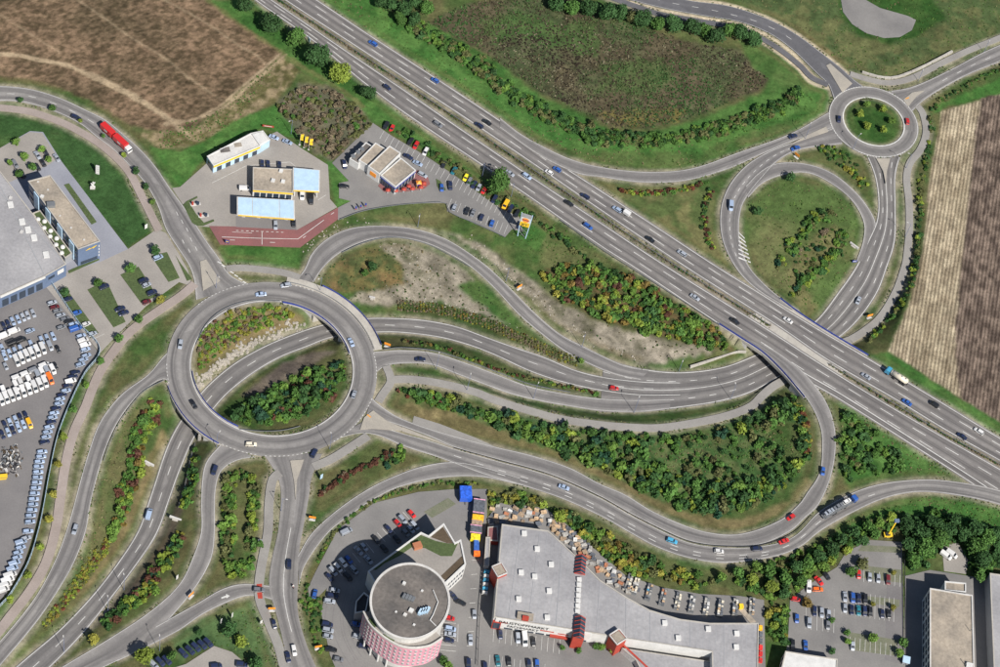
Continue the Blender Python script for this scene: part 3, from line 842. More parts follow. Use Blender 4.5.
zone([(800, 30), (850, 66), (840, 62), (800, 44)], DRY, 2, 3)
zone([(940, 112), (1080, 70), (1080, 470), (957, 396), (888, 351), (908, 306), (922, 253), (932, 163), (938, 133)], STUB, 1, 1)
zone([(981, 98), (1080, 75), (1080, 470), (962, 399), (956, 370), (955, 330), (962, 260), (970, 190), (975, 133)], PLOUGH, 1, 1.5)
zone([(929, 116), (940, 104), (1000, 78), (1060, 55), (1060, 78), (946, 107), (940, 112)], GREEN, 1, 2)
zone([(888, 352), (957, 397), (1000, 423), (1060, 455), (1060, 475), (1000, 438), (938, 399), (866, 356)], GREEN * .9, 1, 1)
zone([(376, 243), (414, 244), (445, 256), (470, 275), (495, 300), (522, 330), (500, 322), (440, 300), (385, 308), (345, 300), (378, 280), (404, 272)], GRAVEL, 2, 5)
zone([(430, 228), (465, 243), (492, 262), (530, 298), (570, 334), (640, 366), (725, 350), (700, 346), (650, 335), (600, 322), (556, 302), (530, 278), (490, 250), (460, 236)], GRAVEL, 2, 4)
zone([(318, 276), (340, 256), (374, 247), (402, 262), (404, 284), (366, 293), (335, 291)], OCHRE, 2, 3)
zone([(400, 300), (480, 314), (540, 340), (578, 362), (560, 364), (500, 340), (440, 322), (400, 316)], DULL * .7, 2, 3)
zone([(455, 285), (480, 280), (545, 340), (590, 364), (570, 360), (520, 335)], GREEN * .55 + DULL * .3, 2, 4)
zone([(192, 394), (230, 362), (262, 344), (300, 330), (300, 326), (255, 340), (222, 360), (193, 386)], GRAVEL * .95, 1, 2)
zone([(240, 396), (282, 362), (312, 351), (340, 350), (310, 366), (258, 396)], SOIL * .85, 2, 3)
zone([(194, 345), (200, 320), (240, 304), (290, 308), (306, 322), (260, 338), (222, 358), (195, 382)], DRY * .9, 2, 3)
zone([(0, 112), (60, 127), (100, 150), (140, 200), (155, 228), (128, 248), (60, 165), (42, 133), (0, 149), (-60, 170), (-60, 112)], LAWN * .92, 1, 1)
zone([(172, 640), (200, 620), (258, 600), (272, 626), (283, 667), (250, 667), (232, 652), (214, 645), (180, 662)], LAWN * 1.05 + .01, 2, 2)
zone([(160, 428), (168, 440), (152, 482), (134, 520), (116, 552), (90, 588), (60, 622), (80, 592), (108, 552), (128, 512), (146, 468)], DRY * 1.05, 2, 3)
zone([(196, 440), (186, 470), (172, 510), (160, 532), (140, 566), (110, 602), (90, 630), (100, 628), (140, 590), (170, 545), (188, 500)], SOIL * .6, 2, 3)
zone([(405, 404), (470, 416), (530, 440), (590, 464), (640, 494), (690, 514), (740, 520), (790, 500), (806, 478), (812, 486), (780, 514), (738, 531), (706, 529), (650, 506), (600, 480), (530, 452), (440, 428), (404, 416)], DRY * .85 + DULL * .2, 2, 4)
zone([(400, 388), (500, 412), (620, 434), (700, 432), (790, 398), (812, 430), (808, 466), (770, 500), (720, 514), (660, 500), (560, 452), (455, 414)], mixn(n_s, (.048, .100, .030), (.095, .125, .048)), 2, 4)
zone([(770, 425), (800, 420), (802, 455), (775, 465)], DULL, 2, 4)
zone([(542, 268), (600, 265), (660, 290), (720, 328), (734, 352), (698, 346), (605, 322), (560, 300)], mixn(n_s, (.045, .06, .022), (.10, .075, .035)), 2, 3)
zone([(742, 190), (775, 178), (830, 186), (862, 222), (856, 262), (815, 314), (800, 300), (760, 275), (743, 235)], mixn(n_b, (.065, .105, .032), (.115, .125, .052)), 2, 2)
zone([(786, 272), (800, 250), (832, 222), (846, 238), (838, 256), (808, 284), (812, 312), (796, 304)], DRY * .6 + DULL * .4, 3, 7, .75)
zone([(844, 120), (852, 104), (872, 97), (894, 104), (902, 121), (895, 138), (876, 147), (856, 141)], GREEN * .62, 2, 2)
zone([(838, 396), (860, 414), (954, 474), (900, 474), (850, 488), (838, 470), (842, 440)], GREEN, 2, 3)
zone([(800, 560), (850, 518), (890, 502), (930, 496), (1000, 508), (1060, 528), (1060, 540), (1000, 532), (900, 512), (840, 540)], GREEN, 2, 3)
zone([(600, 183), (690, 186), (712, 196), (722, 245), (734, 268), (718, 262)], mixn(n_m, (.075, .105, .036), (.13, .13, .055)), 2, 3)
zone([(450, 205), (510, 240), (560, 290), (540, 268), (640, 272), (720, 325), (640, 268), (520, 190), (500, 200), (520, 215), (525, 235), (505, 240)], DULL * .8 + GREEN * .15, 2, 4)
zone([(512, 232), (523, 220), (548, 232), (538, 252)], GREEN * .8, 1, 2)
# vehicle tracks through the crop
TAN = (.34, .265, .175)
for pts, w in (([(0, 54), (18, 55), (40, 60), (70, 66), (95, 78), (120, 90), (145, 104), (172, 121)], 2.4), ([(90, 72), (118, 86), (140, 98), (175, 121)], 1.4), ([(172, 121), (190, 120), (205, 114), (222, 104), (240, 88), (262, 70), (281, 53)], 1.2), ([(174, 124), (200, 118), (225, 106), (246, 88), (268, 70), (286, 54)], 1.2),
               ([(78, 0), (110, 22), (135, 40), (165, 58), (195, 82), (216, 96), (222, 100)], .9), ([(165, 0), (205, 22), (240, 46), (258, 56), (266, 66)], .9), ([(172, 121), (182, 128), (190, 138)], 1.4), ([(0, 14), (40, 40), (60, 52)], .6), ([(166, 124), (172, 121), (180, 130)], 2.4)):
    stripe(pts, w * .9, TAN, 1.2, .85 if w > 1 else .5)
stripe([(208, 0), (245, 28), (284, 54), (312, 72), (345, 92), (362, 106)], 2.2, DRY, 2, .5)
# pale kerb of the fresh road and the sandy bank
for pts in ([(686, -1), (728, 4.5), (760, 14.5), (780, 23.5), (800, 35.5), (843, 69), (850, 76)], [(630, 2), (666, 11), (710, 19), (740, 24.5), (770, 37), (790, 51), (800, 61), (815, 78)], [(762, 42), (780, 54), (800, 70), (810, 82), (828, 88)]):
    stripe(pts, 1.8, (.50, .42, .30), .6)
stripe([(262, -11), (279, 0), (400, 81), (478, 133), (600, 216), (675, 266), (770, 326)], 3.0, SOIL * .6, 1.0)
stripe([(826, 364), (887, 400), (942, 433), (1000, 465), (1045, 490)], 2.6, SOIL * .6, 1.0)
# gravel shoulders along the carriageways
dv = dilate(roadmask, 4); dw = dilate(dv, 3)
band = (soft(dw & ~dv, 2) * np.clip((n_b - .35) * 3, 0, 1) * .5)[..., None]
C = C * (1 - band) + DRY * .8 * band
wet = (soft(dv & ~dilate(roadmask, 2), 2) * .3)[..., None]
C = C * (1 - wet) + GREEN * .6 * wet
d1 = dilate(roadmask, 1); d2 = dilate(d1, 1); d3 = dilate(d2, 1)
sh = soft(d3, 1) * .18 + soft(d2, 1) * .34 + soft(d1, 1) * .34
sh = (sh * np.clip(.4 + 1.2 * (n_m - .3), .15, 1))[..., None]
C = C * (1 - sh) + np.array((.33, .295, .235)) * sh
C = C * (.62 + .76 * fbm(GX, GY, 3.2, 90, 3))[..., None]

# build the sheet, with a far rim reaching to the horizon
ext = [40, 120, 300, 700, 1500, 3000]
ax = np.concatenate([[X0 - e for e in ext[::-1]], cx, [X1 + e for e in ext]])
ay = np.concatenate([[Y0 - e for e in ext[::-1]], cy, [Y1 + e for e in ext]])
k = len(ext)
Zf = np.pad(Zt, k, mode='edge'); Zf[:k] = Zf[-k:] = -.12; Zf[:, :k] = Zf[:, -k:] = -.12
Cf = np.pad(C, ((k, k), (k, k), (0, 0)), mode='edge')
AX, AY = np.meshgrid(ax, ay, indexing='ij')
nx, ny = AX.shape
idx = np.arange(nx * ny).reshape(nx, ny)
quads = np.stack([idx[:-1, :-1], idx[1:, :-1], idx[1:, 1:], idx[:-1, 1:]], -1).reshape(-1, 4)
me = bpy.data.meshes.new('ground')
me.vertices.add(nx * ny); me.vertices.foreach_set('co', np.stack([AX, AY, Zf], -1).astype('f4').ravel())
me.loops.add(quads.size); me.loops.foreach_set('vertex_index', quads.ravel().astype('i4'))
me.polygons.add(len(quads)); me.polygons.foreach_set('loop_start', np.arange(0, quads.size, 4, dtype='i4'))
me.update(calc_edges=True)
me.polygons.foreach_set('use_smooth', np.ones(len(quads), bool))
at = me.attributes.new('Col', 'FLOAT_COLOR', 'POINT')
at.data.foreach_set('color', np.concatenate([Cf, np.ones((nx, ny, 1))], -1).astype('f4').ravel())
rw = np.pad((in_poly(px, py, [(940, 112), (1080, 70), (1080, 470), (957, 396), (888, 351), (908, 306), (922, 253), (932, 163), (938, 133)])).astype(float), k)
ra = me.attributes.new('rows', 'FLOAT', 'POINT'); ra.data.foreach_set('value', rw.astype('f4').ravel())
M['ground'] = attr_colour('ground_cover', 'Col', .95, (.7, .28), bump=.5, rows=(float(fn[0]), float(fn[1])))
me.materials.append(M['ground'])
ground = link(bpy.data.objects.new('ground', me))
tag(ground, 'grass, field and soil sheet under the whole interchange', kind='structure')
# ------------------------------------------------------------------ bridges, walls, barriers
def run_strip(mb, pts, w, z0, z1):
    """a solid strip following points (x, y, z): w wide, from z+z0 to z+z1"""
    p = np.asarray(pts, float)
    t = np.gradient(p[:, :2], axis=0); t /= np.linalg.norm(t, axis=1)[:, None] + 1e-9
    nrm = np.column_stack([-t[:, 1], t[:, 0]]) * w / 2
    n = len(p); vs = []
    for i in range(n):
        x, y, z = p[i]; a, b = nrm[i]
        vs += [(x + a, y + b, z + z0), (x - a, y - b, z + z0), (x - a, y - b, z + z1), (x + a, y + b, z + z1)]
    fs = []
    for i in range(n - 1):
        k = 4 * i
        for j in range(4): fs.append((k + j, k + (j + 1) % 4, k + 4 + (j + 1) % 4, k + 4 + j))
    fs += [(3, 2, 1, 0), tuple(4 * (n - 1) + j for j in range(4))]
    mb.add(vs, fs)
    return mb

def railing(parent, pts, post_mesh):
    """blue bridge railing: concrete edge beam, top and bottom rail, infill bars, posts"""
    p = resample(np.asarray(pts, float), max(3, int(np.linalg.norm(np.diff(np.asarray(pts), axis=0), axis=1).sum() / 2.0)))
    run_strip(MB(), p, .55, -.9, .28).build('edge_beam', M['kerb'], parent)
    r = MB(); run_strip(r, p, .10, 1.22, 1.34); run_strip(r, p, .07, .42, .50); run_strip(r, p, .05, .55, 1.15)
    parent = r.build('railing', M['blue'], parent)
    o = origin_of(parent)
    for q in p[::2]:
        c = bpy.data.objects.new('railing_post', post_mesh); c.location = (q[0] - o[0], q[1] - o[1], q[2] - o[2]); link(c, parent)
POST = MB().box((0, 0, .8), (.14, .14, 1.2)).mesh('railing_post', M['blue'])

NEAR = dilate(lowcore, 3)
def spandrel(parent, pts):
    """concrete side walls under a deck edge, on both sides of the opening"""
    p = resample(np.asarray(pts, float), max(4, int(np.linalg.norm(np.diff(np.asarray(pts), axis=0), axis=1).sum() / .8)))
    span = []
    for q in list(p) + [None]:
        if q is not None and not sample(NEAR, q[0], q[1]): span.append(q); continue
        if len(span) > 2:
            sp = np.array(span); t = np.gradient(sp[:, :2], axis=0); t /= np.linalg.norm(t, axis=1)[:, None]; nr = np.column_stack([-t[:, 1], t[:, 0]]) * .2
            zb = [min(-1.0, float(sample(Zt, a, b)) - .9) for a, b in sp[:, :2]]; vs = []
            for a, n_, b in zip(sp, nr, zb): vs += [(a[0] + n_[0], a[1] + n_[1], -.5), (a[0] - n_[0], a[1] - n_[1], -.5), (a[0] - n_[0], a[1] - n_[1], b), (a[0] + n_[0], a[1] + n_[1], b)]
            fs = sum([[(4 * i + j, 4 * i + (j + 1) % 4, 4 * i + 4 + (j + 1) % 4, 4 * i + 4 + j) for j in range(4)] for i in range(len(sp) - 1)], []) + [(3, 2, 1, 0), tuple(4 * (len(sp) - 1) + j for j in range(4))]
            MB().add(vs, fs).build('side_wall', M['offwhite'], parent)
        span = []

def arc(c, r, p0, p1, n=26, ccw=None):
    a0 = math.atan2(p0[1] - c[1], p0[0] - c[0]); a1 = math.atan2(p1[1] - c[1], p1[0] - c[0])
    d = (a1 - a0 + math.pi) % (2 * math.pi) - math.pi
    t = np.linspace(a0, a0 + d, n)
    return np.column_stack([c[0] + r * np.cos(t), c[1] + r * np.sin(t), 0 * t]), t

def abutment(parent, key, side, offs, keep, z0=-6.4, z1=-1.0, thick=1.0):
    r = ROADS[key]; A, B = r['A'], r['B']
    d = A - B; d[:, 2] = 0; d /= np.linalg.norm(d, axis=1)[:, None]
    line = (A + d * offs) if side == 'L' else (B - d * offs)
    k = [i for i in range(len(line)) if keep(line[i])]
    if len(k) < 3: return
    seg = line[k[0]:k[-1] + 1].copy(); seg[:, 2] = 0
    run_strip(MB(), seg, thick, z0, z1).build('abutment', M['kerb'], parent)

def ring_bridge(label, in0, in1, out0, out1, extra):
    c = G(*((np.array(in0) + np.array(out1)) / 2))
    b = empty('roundabout_bridge', (float(c[0]), float(c[1]), 0)); tag(b, label, 'bridge', 'bridges of the large roundabout')
    i_, ti = arc(LC, LRI - .25, G(*in0), G(*in1)); o_, to = arc(LC, LR + extra, G(*out0), G(*out1))
    a0, a1 = min(ti.min(), to.min()), max(ti.max(), to.max())
    if a1 - a0 > math.pi: a0, a1 = ti.min(), ti.max()
    t = np.linspace(a0, a1, 40)
    A = np.column_stack([LC[0] + (LR + extra) * np.cos(t), LC[1] + (LR + extra) * np.sin(t)]); B = np.column_stack([LC[0] + (LRI - .3) * np.cos(t), LC[1] + (LRI - .3) * np.sin(t)])
    m = MB(); m.prism([tuple(q) for q in A] + [tuple(q) for q in B[::-1]], -1.25, 0.015, bottom=True)
    m.build('deck', M['kerb'], b)
    if extra > 1:
        w, _ = arc(LC, LR + extra / 2 + .1, A[0], A[-1]); run_strip(MB(), w, extra - .5, .02, .22).build('walkway', M['kerb'], b)
        g, _ = arc(LC, LR + .35, A[0], A[-1]); r = MB(); run_strip(r, g, .12, .7, .95); r.build('guard_rail', M['steel'], b)
    railing(b, i_, POST); railing(b, o_, POST); spandrel(b, i_); spandrel(b, o_)
    def keep(q):
        h = math.hypot(q[0] - LC[0], q[1] - LC[1]); a = math.atan2(q[1] - LC[1], q[0] - LC[0])
        return LRI - 1.5 < h < LR + extra + 1.0 and (math.cos(a - (a0 + a1) / 2) > 0)
    abutment(b, 't', 'L', 2.2, keep); abutment(b, 't', 'R', 2.2, keep)
    return b
ring_bridge('upper right bridge of the large roundabout with a walkway and blue railings', (283, 303), (346, 355), (322, 288), (381, 346), 3.6)
ring_bridge('lower left bridge of the large roundabout with blue railings', (193, 372), (238, 427), (164, 388), (216, 448), .5)

# motorway bridge
c = G(795, 350)
mb_ = empty('motorway_bridge', (float(c[0]), float(c[1]), 0)); tag(mb_, 'motorway bridge with blue railings over the sunken road', 'bridge')
deck = GP([(720.5, 326.5), (742, 340), (763, 354), (784, 374.5), (804, 398), (818, 391), (866.5, 357.5), (783, 302)])
m = MB(); m.prism([tuple(q) for q in deck], -1.5, .018, bottom=True); m.build('deck', M['kerb'], mb_)
e1 = edge([(719, 325), (742, 339.6), (763, 353.6), (784, 374.2), (804, 398)], 0); e2 = edge([(780, 299.5), (800, 314.5), (832, 335), (867.5, 356)], 0)
railing(mb_, e1, POST); railing(mb_, e2, POST)
dk = [tuple(q) for q in deck]
def keep(q): return bool(in_poly(np.array([q[0]]), np.array([q[1]]), dk)[0])
abutment(mb_, 'te', 'L', 2.2, keep, z1=-1.2); abutment(mb_, 'pc', 'R', 2.4, keep, z1=-1.2); 
spandrel(mb_, e1); spandrel(mb_, e2)

def wall_thing(name, label, pts, zs, w, h, mat, dn=1.0):
    g = np.array([[*G(p[0], p[1], q), q] for p, q in zip(pts, zs)])
    n = max(4, int(np.linalg.norm(np.diff(g, axis=0), axis=1).sum() / 3))
    g = resample(catmull(g), n)
    o = empty(name, tuple(g[len(g) // 2])); tag(o, label, 'wall')
    # coursed blocks with uneven tops
    for i in range(n - 1):
        a, b = g[i], g[i + 1]; mid = (a + b) / 2; d = b - a
        blk = MB().box((mid[0], mid[1], mid[2] + (h - dn) / 2), (np.hypot(d[0], d[1]) * .985, w * random.uniform(.9, 1.1), h + dn + random.uniform(-.1, .1)), math.atan2(d[1], d[0]))
        blk.build('block', M[mat], o)
    return o
wall_thing('retaining_wall', 'pale stone retaining wall beside the motorway bridge', [(690, 367), (706, 362), (722, 357), (738, 352), (746, 352)], [-5.2, -5.1, -5.0, -4.9, -4.8], .6, .8, 'kerb')
wall_thing('retaining_wall', 'long pale retaining wall above the small roundabout', [(862, 72.5), (876, 77), (892, 78.5), (906, 74.5), (920, 68.5), (936, 60.5), (952, 52)], [0] * 7, .9, .9, 'kerb')

def barrier(label, pts, z=0.0, mat='steel', name='crash_barrier', h=.75):
    e = edge(pts, z) if not isinstance(z, str) else None
    if e is None:
        q = np.array([on_surface(*p) for p in pts]); e = catmull(q)
    e = resample(e, max(4, int(np.linalg.norm(np.diff(e, axis=0), axis=1).sum() / 2.2)))
    e[:, 2] = [max(q, float(sample(Zt, a, b))) if isinstance(z, str) else q for a, b, q in e]
    o = empty(name, tuple(e[len(e) // 2])); tag(o, label, 'barrier')
    run_strip(MB(), e, .16, h - .32, h).build('rail', M[mat], o)
    og = origin_of(o)
    pm = MB().box((0, 0, h / 2 - .3), (.10, .10, h + .5)).mesh('post', M['steel'])
    for q in e[::2]:
        p = bpy.data.objects.new('post', pm); p.location = (q[0] - og[0], q[1] - og[1], q[2] - og[2]); link(p, o)
    return o
barrier('long dark barrier dividing the two carriageways of the lower main road', [(454, 448.5), (500, 461.3), (550, 475.5), (600, 497.5), (632, 515.5), (666, 532.5), (690, 542.3), (720, 546.7), (760, 545.8), (793, 534), (812, 516)], 0, 'black')
barrier('crash barrier on the motorway median above the bridge', [(262, -11), (279, 0), (400, 81), (478, 133), (600, 216), (675, 266), (770, 326)], 0)
barrier('crash barrier on the motorway median below the bridge', [(828, 364), (887, 400), (942, 433), (1000, 465), (1040, 488)], 0)
barrier('crash barrier along the lower edge of the motorway before the bridge', [(560, 221), (600, 249), (633, 270), (680, 300), (718, 325)], 0)
barrier('crash barrier along the slip road right of the large roundabout', [(384, 350), (401, 348.5), (434, 351.5), (466, 361.5), (496, 372.5), (530, 385), (570, 393)], 'g')
barrier('crash barrier on the inner side of the slip road at the left', [(164, 381), (149, 388.5), (139, 396.5), (120, 423), (108, 449), (104, 462)], 0)
barrier('crash barrier on the island edge at the top of the large roundabout', [(196, 345), (206, 325), (225, 309), (250, 301.5), (280, 301.8)], 0)
barrier('crash barrier on the island edge at the bottom of the large roundabout', [(240, 430), (262, 432), (284, 431), (300, 427)], 0)
barrier('crash barrier round the upper curve of the arching slip road', [(342, 253.5), (361, 244.5), (381, 239.5), (400, 239), (426, 244.5), (447, 254.5), (470, 268)], 'g')
barrier('thin barrier along the ditch right of the sunken road', [(195, 444), (190, 462), (185, 486), (178, 508)], 'g')
barrier('pale barrier along the edge of the restaurant car park', [(340, 220), (362, 212), (392, 206.5), (420, 204), (446, 204), (448, 212), (480, 226), (505, 238)], 0)

# van yard fence
fe = edge([(46, 276), (62, 300), (80, 326), (100, 351), (85, 374), (72, 400), (58, 436), (49.5, 474), (43.5, 508), (38, 533), (28.5, 563), (10, 596), (0, 607), (-14, 624)], 0)
fe = resample(fe, 90); fe[:, 2] = [max(0, float(sample(TOP, a, b))) for a, b, _ in fe]
o = empty('yard_fence', tuple(fe[40])); tag(o, 'pale blue metal fence along the edge of the van yard', 'fence')
run_strip(MB(), fe, .09, 1.7, 1.86).build('top_rail', M['lightblue'], o)
run_strip(MB(), fe, .09, .25, .37).build('bottom_rail', M['lightblue'], o)
run_strip(MB(), fe, .03, .4, 1.65).build('mesh_panel', M['steel'], o)
pm = MB().box((0, 0, .9), (.12, .12, 1.95)).mesh('fence_post', M['lightblue']); og = origin_of(o)
for q in fe[::1]:
    p = bpy.data.objects.new('fence_post', pm); p.location = tuple(q - np.array(og)); link(p, o)

# boulders: revetment inside the roundabout, rock lines on the bare slope
def rocks(name, label, lines, rr, per, spread):
    V = []; F = []
    base = [(math.cos(t), math.sin(t), 0) for t in np.linspace(0, 2 * math.pi, 7)[:-1]]
    for ln in lines:
        q = np.array([on_surface(*p, grid=Zt) for p in ln]); q = catmull(q, 1.0)
        L_ = np.linalg.norm(np.diff(q, axis=0), axis=1).sum()
        for _ in range(int(L_ * per)):
            c = q[random.randrange(len(q))]
            x, y = c[0] + random.gauss(0, spread), c[1] + random.gauss(0, spread)
            r = rr * random.uniform(.5, 1.3); z = float(sample(Zt, x, y)) + r * .15
            k = len(V)
            for bx, by, _z in base: V.append((x + bx * r * random.uniform(.7, 1.2), y + by * r * random.uniform(.7, 1.2), z - r * .3))
            for bx, by, _z in base: V.append((x + bx * r * random.uniform(.4, .8), y + by * r * random.uniform(.4, .8), z + r * random.uniform(.3, .7)))
            F += [(k + i, k + (i + 1) % 6, k + 6 + (i + 1) % 6, k + 6 + i) for i in range(6)] + [tuple(range(k + 6, k + 12))]
    me = bpy.data.meshes.new(name); me.from_pydata(V, [], F); me.materials.append(M['island'])
    o = link(bpy.data.objects.new(name, me)); tag(o, label, kind='stuff')
rocks('boulders', 'pale boulder revetment along the sunken road inside the roundabout', [[(195, 388), (212, 370), (238, 351), (270, 335), (300, 325)]], .75, 4.5, .9)
rocks('boulders', 'pale rocks strewn over the bare slope inside the arching slip road', [[(378, 243), (395, 246), (408, 254), (418, 266), (430, 277)], [(430, 270), (445, 278), (436, 284)], [(305, 252), (322, 234), (338, 226), (366, 222)], [(380, 292), (420, 300), (470, 312), (510, 330)], [(470, 240), (520, 284), (570, 328), (640, 358)]], .32, 1.0, 1.3)
# ------------------------------------------------------------------ buildings
def centroid(g): return g.mean(0)
def inset(g, d):
    c = g.mean(0); out = []
    n = len(g)
    a = sum(g[i][0] * g[(i + 1) % n][1] - g[(i + 1) % n][0] * g[i][1] for i in range(n))
    s = 1 if a > 0 else -1
    for i in range(n):
        p, q, r = g[i - 1], g[i], g[(i + 1) % n]
        e1 = (q - p) / (np.linalg.norm(q - p) + 1e-9); e2 = (r - q) / (np.linalg.norm(r - q) + 1e-9)
        n1 = np.array([-e1[1], e1[0]]) * s; n2 = np.array([-e2[1], e2[0]]) * s
        b = n1 + n2; k = max(.35, 1 + n1 @ n2)
        out.append(q + b / k * d)
    return np.array(out)

def building(name, label, roof, h, wall, roofm, parapet=.45, pw=.35, z0=-.4, cat='building', capm='kerb', group=None):
    g = GP(roof, h)
    c = centroid(g)
    o = empty(name, (float(c[0]), float(c[1]), 0)); tag(o, label, cat, group)
    MB().prism([tuple(q) for q in g], z0, h - .02, cap=False).build('wall', M[wall], o)
    gi = inset(g, pw)
    MB().prism([tuple(q) for q in gi], h - parapet - .3, h - parapet).build('roof', M[roofm], o)
    n = len(g); m = MB(); go = inset(g, -.06)
    vs = [(*q, h) for q in go] + [(*q, h) for q in gi] + [(*q, h - parapet - .1) for q in gi] + [(*q, h - .35) for q in go]
    fs = []
    for i in range(n):
        j = (i + 1) % n
        fs += [(i, j, n + j, n + i), (n + i, n + j, 2 * n + j, 2 * n + i), (3 * n + i, 3 * n + j, j, i)]
    m.add(vs, fs).build('parapet', M[capm], o)
    return o, g

def on_wall(parent, p, q, s0, s1, z0, z1, mat, name='window', proud=.05, inner=None):
    """a panel on the wall from p to q (fractions s0..s1, heights z0..z1)"""
    p = np.array(p); q = np.array(q); d = q - p; L_ = np.linalg.norm(d); d = d / L_
    o = origin_of(parent); nrm = np.array([d[1], -d[0]])
    mid = p + d * L_ * (s0 + s1) / 2
    if inner is not None: ref = np.array(inner)
    else: ref = np.array([o[0], o[1]])
    if (mid - ref) @ nrm < 0: nrm = -nrm
    m = mid + nrm * proud / 2
    return MB().box((m[0], m[1], (z0 + z1) / 2), (L_ * (s1 - s0), proud + .06, z1 - z0), math.atan2(d[1], d[0])).build(name, M[mat], parent)

def lettering(parent, text, p, q, s, z, size, mat, proud=.12, align='CENTER'):
    p = np.array(p); q = np.array(q); d = (q - p) / np.linalg.norm(q - p)
    o = origin_of(parent); nrm = np.array([d[1], -d[0]]); mid = p + (q - p) * s
    if (mid - np.array([o[0], o[1]])) @ nrm < 0: d = -d; nrm = -nrm
    # reading direction: left to right seen from outside
    x = Vector((-nrm[1], nrm[0], 0))
    cu = bpy.data.curves.new('lettering', 'FONT'); cu.body = text; cu.size = size; cu.extrude = .02; cu.align_x = align
    cu.materials.append(M[mat])
    t0 = link(bpy.data.objects.new('lettering_curve', cu))
    me = bpy.data.meshes.new_from_object(t0.evaluated_get(bpy.context.evaluated_depsgraph_get()))
    bpy.data.objects.remove(t0); me.materials.clear(); me.materials.append(M[mat])
    t = bpy.data.objects.new('lettering', me); link(t, parent)
    y = Vector((0, 0, 1)); n = Vector((nrm[0], nrm[1], 0))
    mm = Matrix.Identity(4)
    loc = Vector((mid[0] + nrm[0] * proud, mid[1] + nrm[1] * proud, z)) - o
    for i in range(3): mm[i][0], mm[i][1], mm[i][2], mm[i][3] = x[i], y[i], n[i], loc[i]
    t.matrix_local = mm
    return t

def roof_box(parent, px, py, h, d, mat='white', name='skylight', rz=0.0):
    x, y = G(px, py, h)
    parent = next((c for c in parent.children if c.name.split('.')[0] in ('roof', 'drum_roof')), parent)
    return MB().box((x, y, h + d[2] / 2 - .05), d, rz).build(name, M[mat], parent)

# --- dealership office
off, g = building('office_block', 'long office block with tan gravel roof and yellow wall emblem', [(28, 181), (50, 175), (100, 241), (78, 249)], 11.5, 'cladblue', 'rooftan')
A_, B_, C_, D_ = g
for z0, z1 in ((1.0, 3.0), (4.4, 6.6), (8.0, 10.2)):
    for k in range(9):
        on_wall(off, A_, D_, .02 + k * .108, .11 + k * .108, z0, z1, 'glass')
for k in range(4): on_wall(off, A_, D_, .13 + k * .235, .22 + k * .235, 1.2, 10.6, 'lightblue', 'glazed_panel', .35)
on_wall(off, D_, C_, .12, .88, .6, 2.4, 'glass', 'entrance_glazing')
for k in range(4): on_wall(off, D_, C_, .93, .97, 2.0 + k * 2, 3.2 + k * 2, 'white', 'sign_plate')
bolt = [(-2.4, .15), (-.6, .75), (-.4, .35), (2.4, .95), (.7, .0), (.5, .4)]
d = (C_ - D_) / np.linalg.norm(C_ - D_); mid = D_ + (C_ - D_) * .6; nrm = np.array([d[1], -d[0]])
if (mid - g.mean(0)) @ nrm < 0: nrm = -nrm
x_ = np.array([-nrm[1], nrm[0]])
vs = []
for k in (.08, .25):
    for a, b in bolt: vs.append((*(mid + x_ * a + nrm * k), 8.6 + b * 1.3))
MB().add(vs, [tuple(range(6)), tuple(range(11, 5, -1))] + [(i, (i + 1) % 6, 6 + (i + 1) % 6, 6 + i) for i in range(6)]).build('emblem', M['yellow'], off)
roof_box(off, 51, 206, 11.0, (3.2, 2.2, 1.6), 'steel', 'roof_unit', .4); roof_box(off, 42, 197, 11.0, (1.4, 1.4, .7), 'white', 'roof_hood')
for px_, py_ in ((60, 216), (71, 228), (84, 240), (48, 190), (38, 182)): roof_box(off, px_, py_, 11.0, (.7, .7, .35), 'offwhite', 'roof_vent')
# --- dealership hall
hall, g = building('showroom_hall', 'wide low grey hall at the left edge with bluish walls', [(-60, 137), (0, 171), (33, 214), (66, 264), (45, 276), (0, 296), (-60, 323)], 8.0, 'cladblue', 'roofgrey', .25)
for x, y in ((10.5, 205), (22, 222), (28, 230), (34, 238), (46, 255)): roof_box(hall, x, y, 7.75, (2.2, 3.0, .5), 'white', 'skylight', .5)
for x, y in ((10.5, 198), (21.5, 232)): roof_box(hall, x, y, 7.75, (1.2, 1.2, .6), 'offwhite', 'roof_vent')
on_wall(hall, g[4], g[5], .0, 1.0, 6.9, 7.9, 'white', 'fascia', .3)
for k in range(5): on_wall(hall, g[4], g[5], .06 + k * .19, .2 + k * .19, .4, 4.6, 'glass', 'roller_door')
on_wall(hall, g[3], g[4], .12, .42, 4.2, 6.4, 'white', 'sign_panel', .15); on_wall(hall, g[3], g[4], .55, .85, 4.2, 5.6, 'glass', 'window', .1)
seam = MB()
for a, b in (((0, 185), (45, 276)), ((-40, 150), (66, 264))):
    p, q = G(*a, 7.8), G(*b, 7.8); dd = q - p
    seam.box(((p[0] + q[0]) / 2, (p[1] + q[1]) / 2, 7.79), (np.linalg.norm(dd) * .96, .35, .12), math.atan2(dd[1], dd[0]))
seam.build('roof_seam', M['grey'], hall)
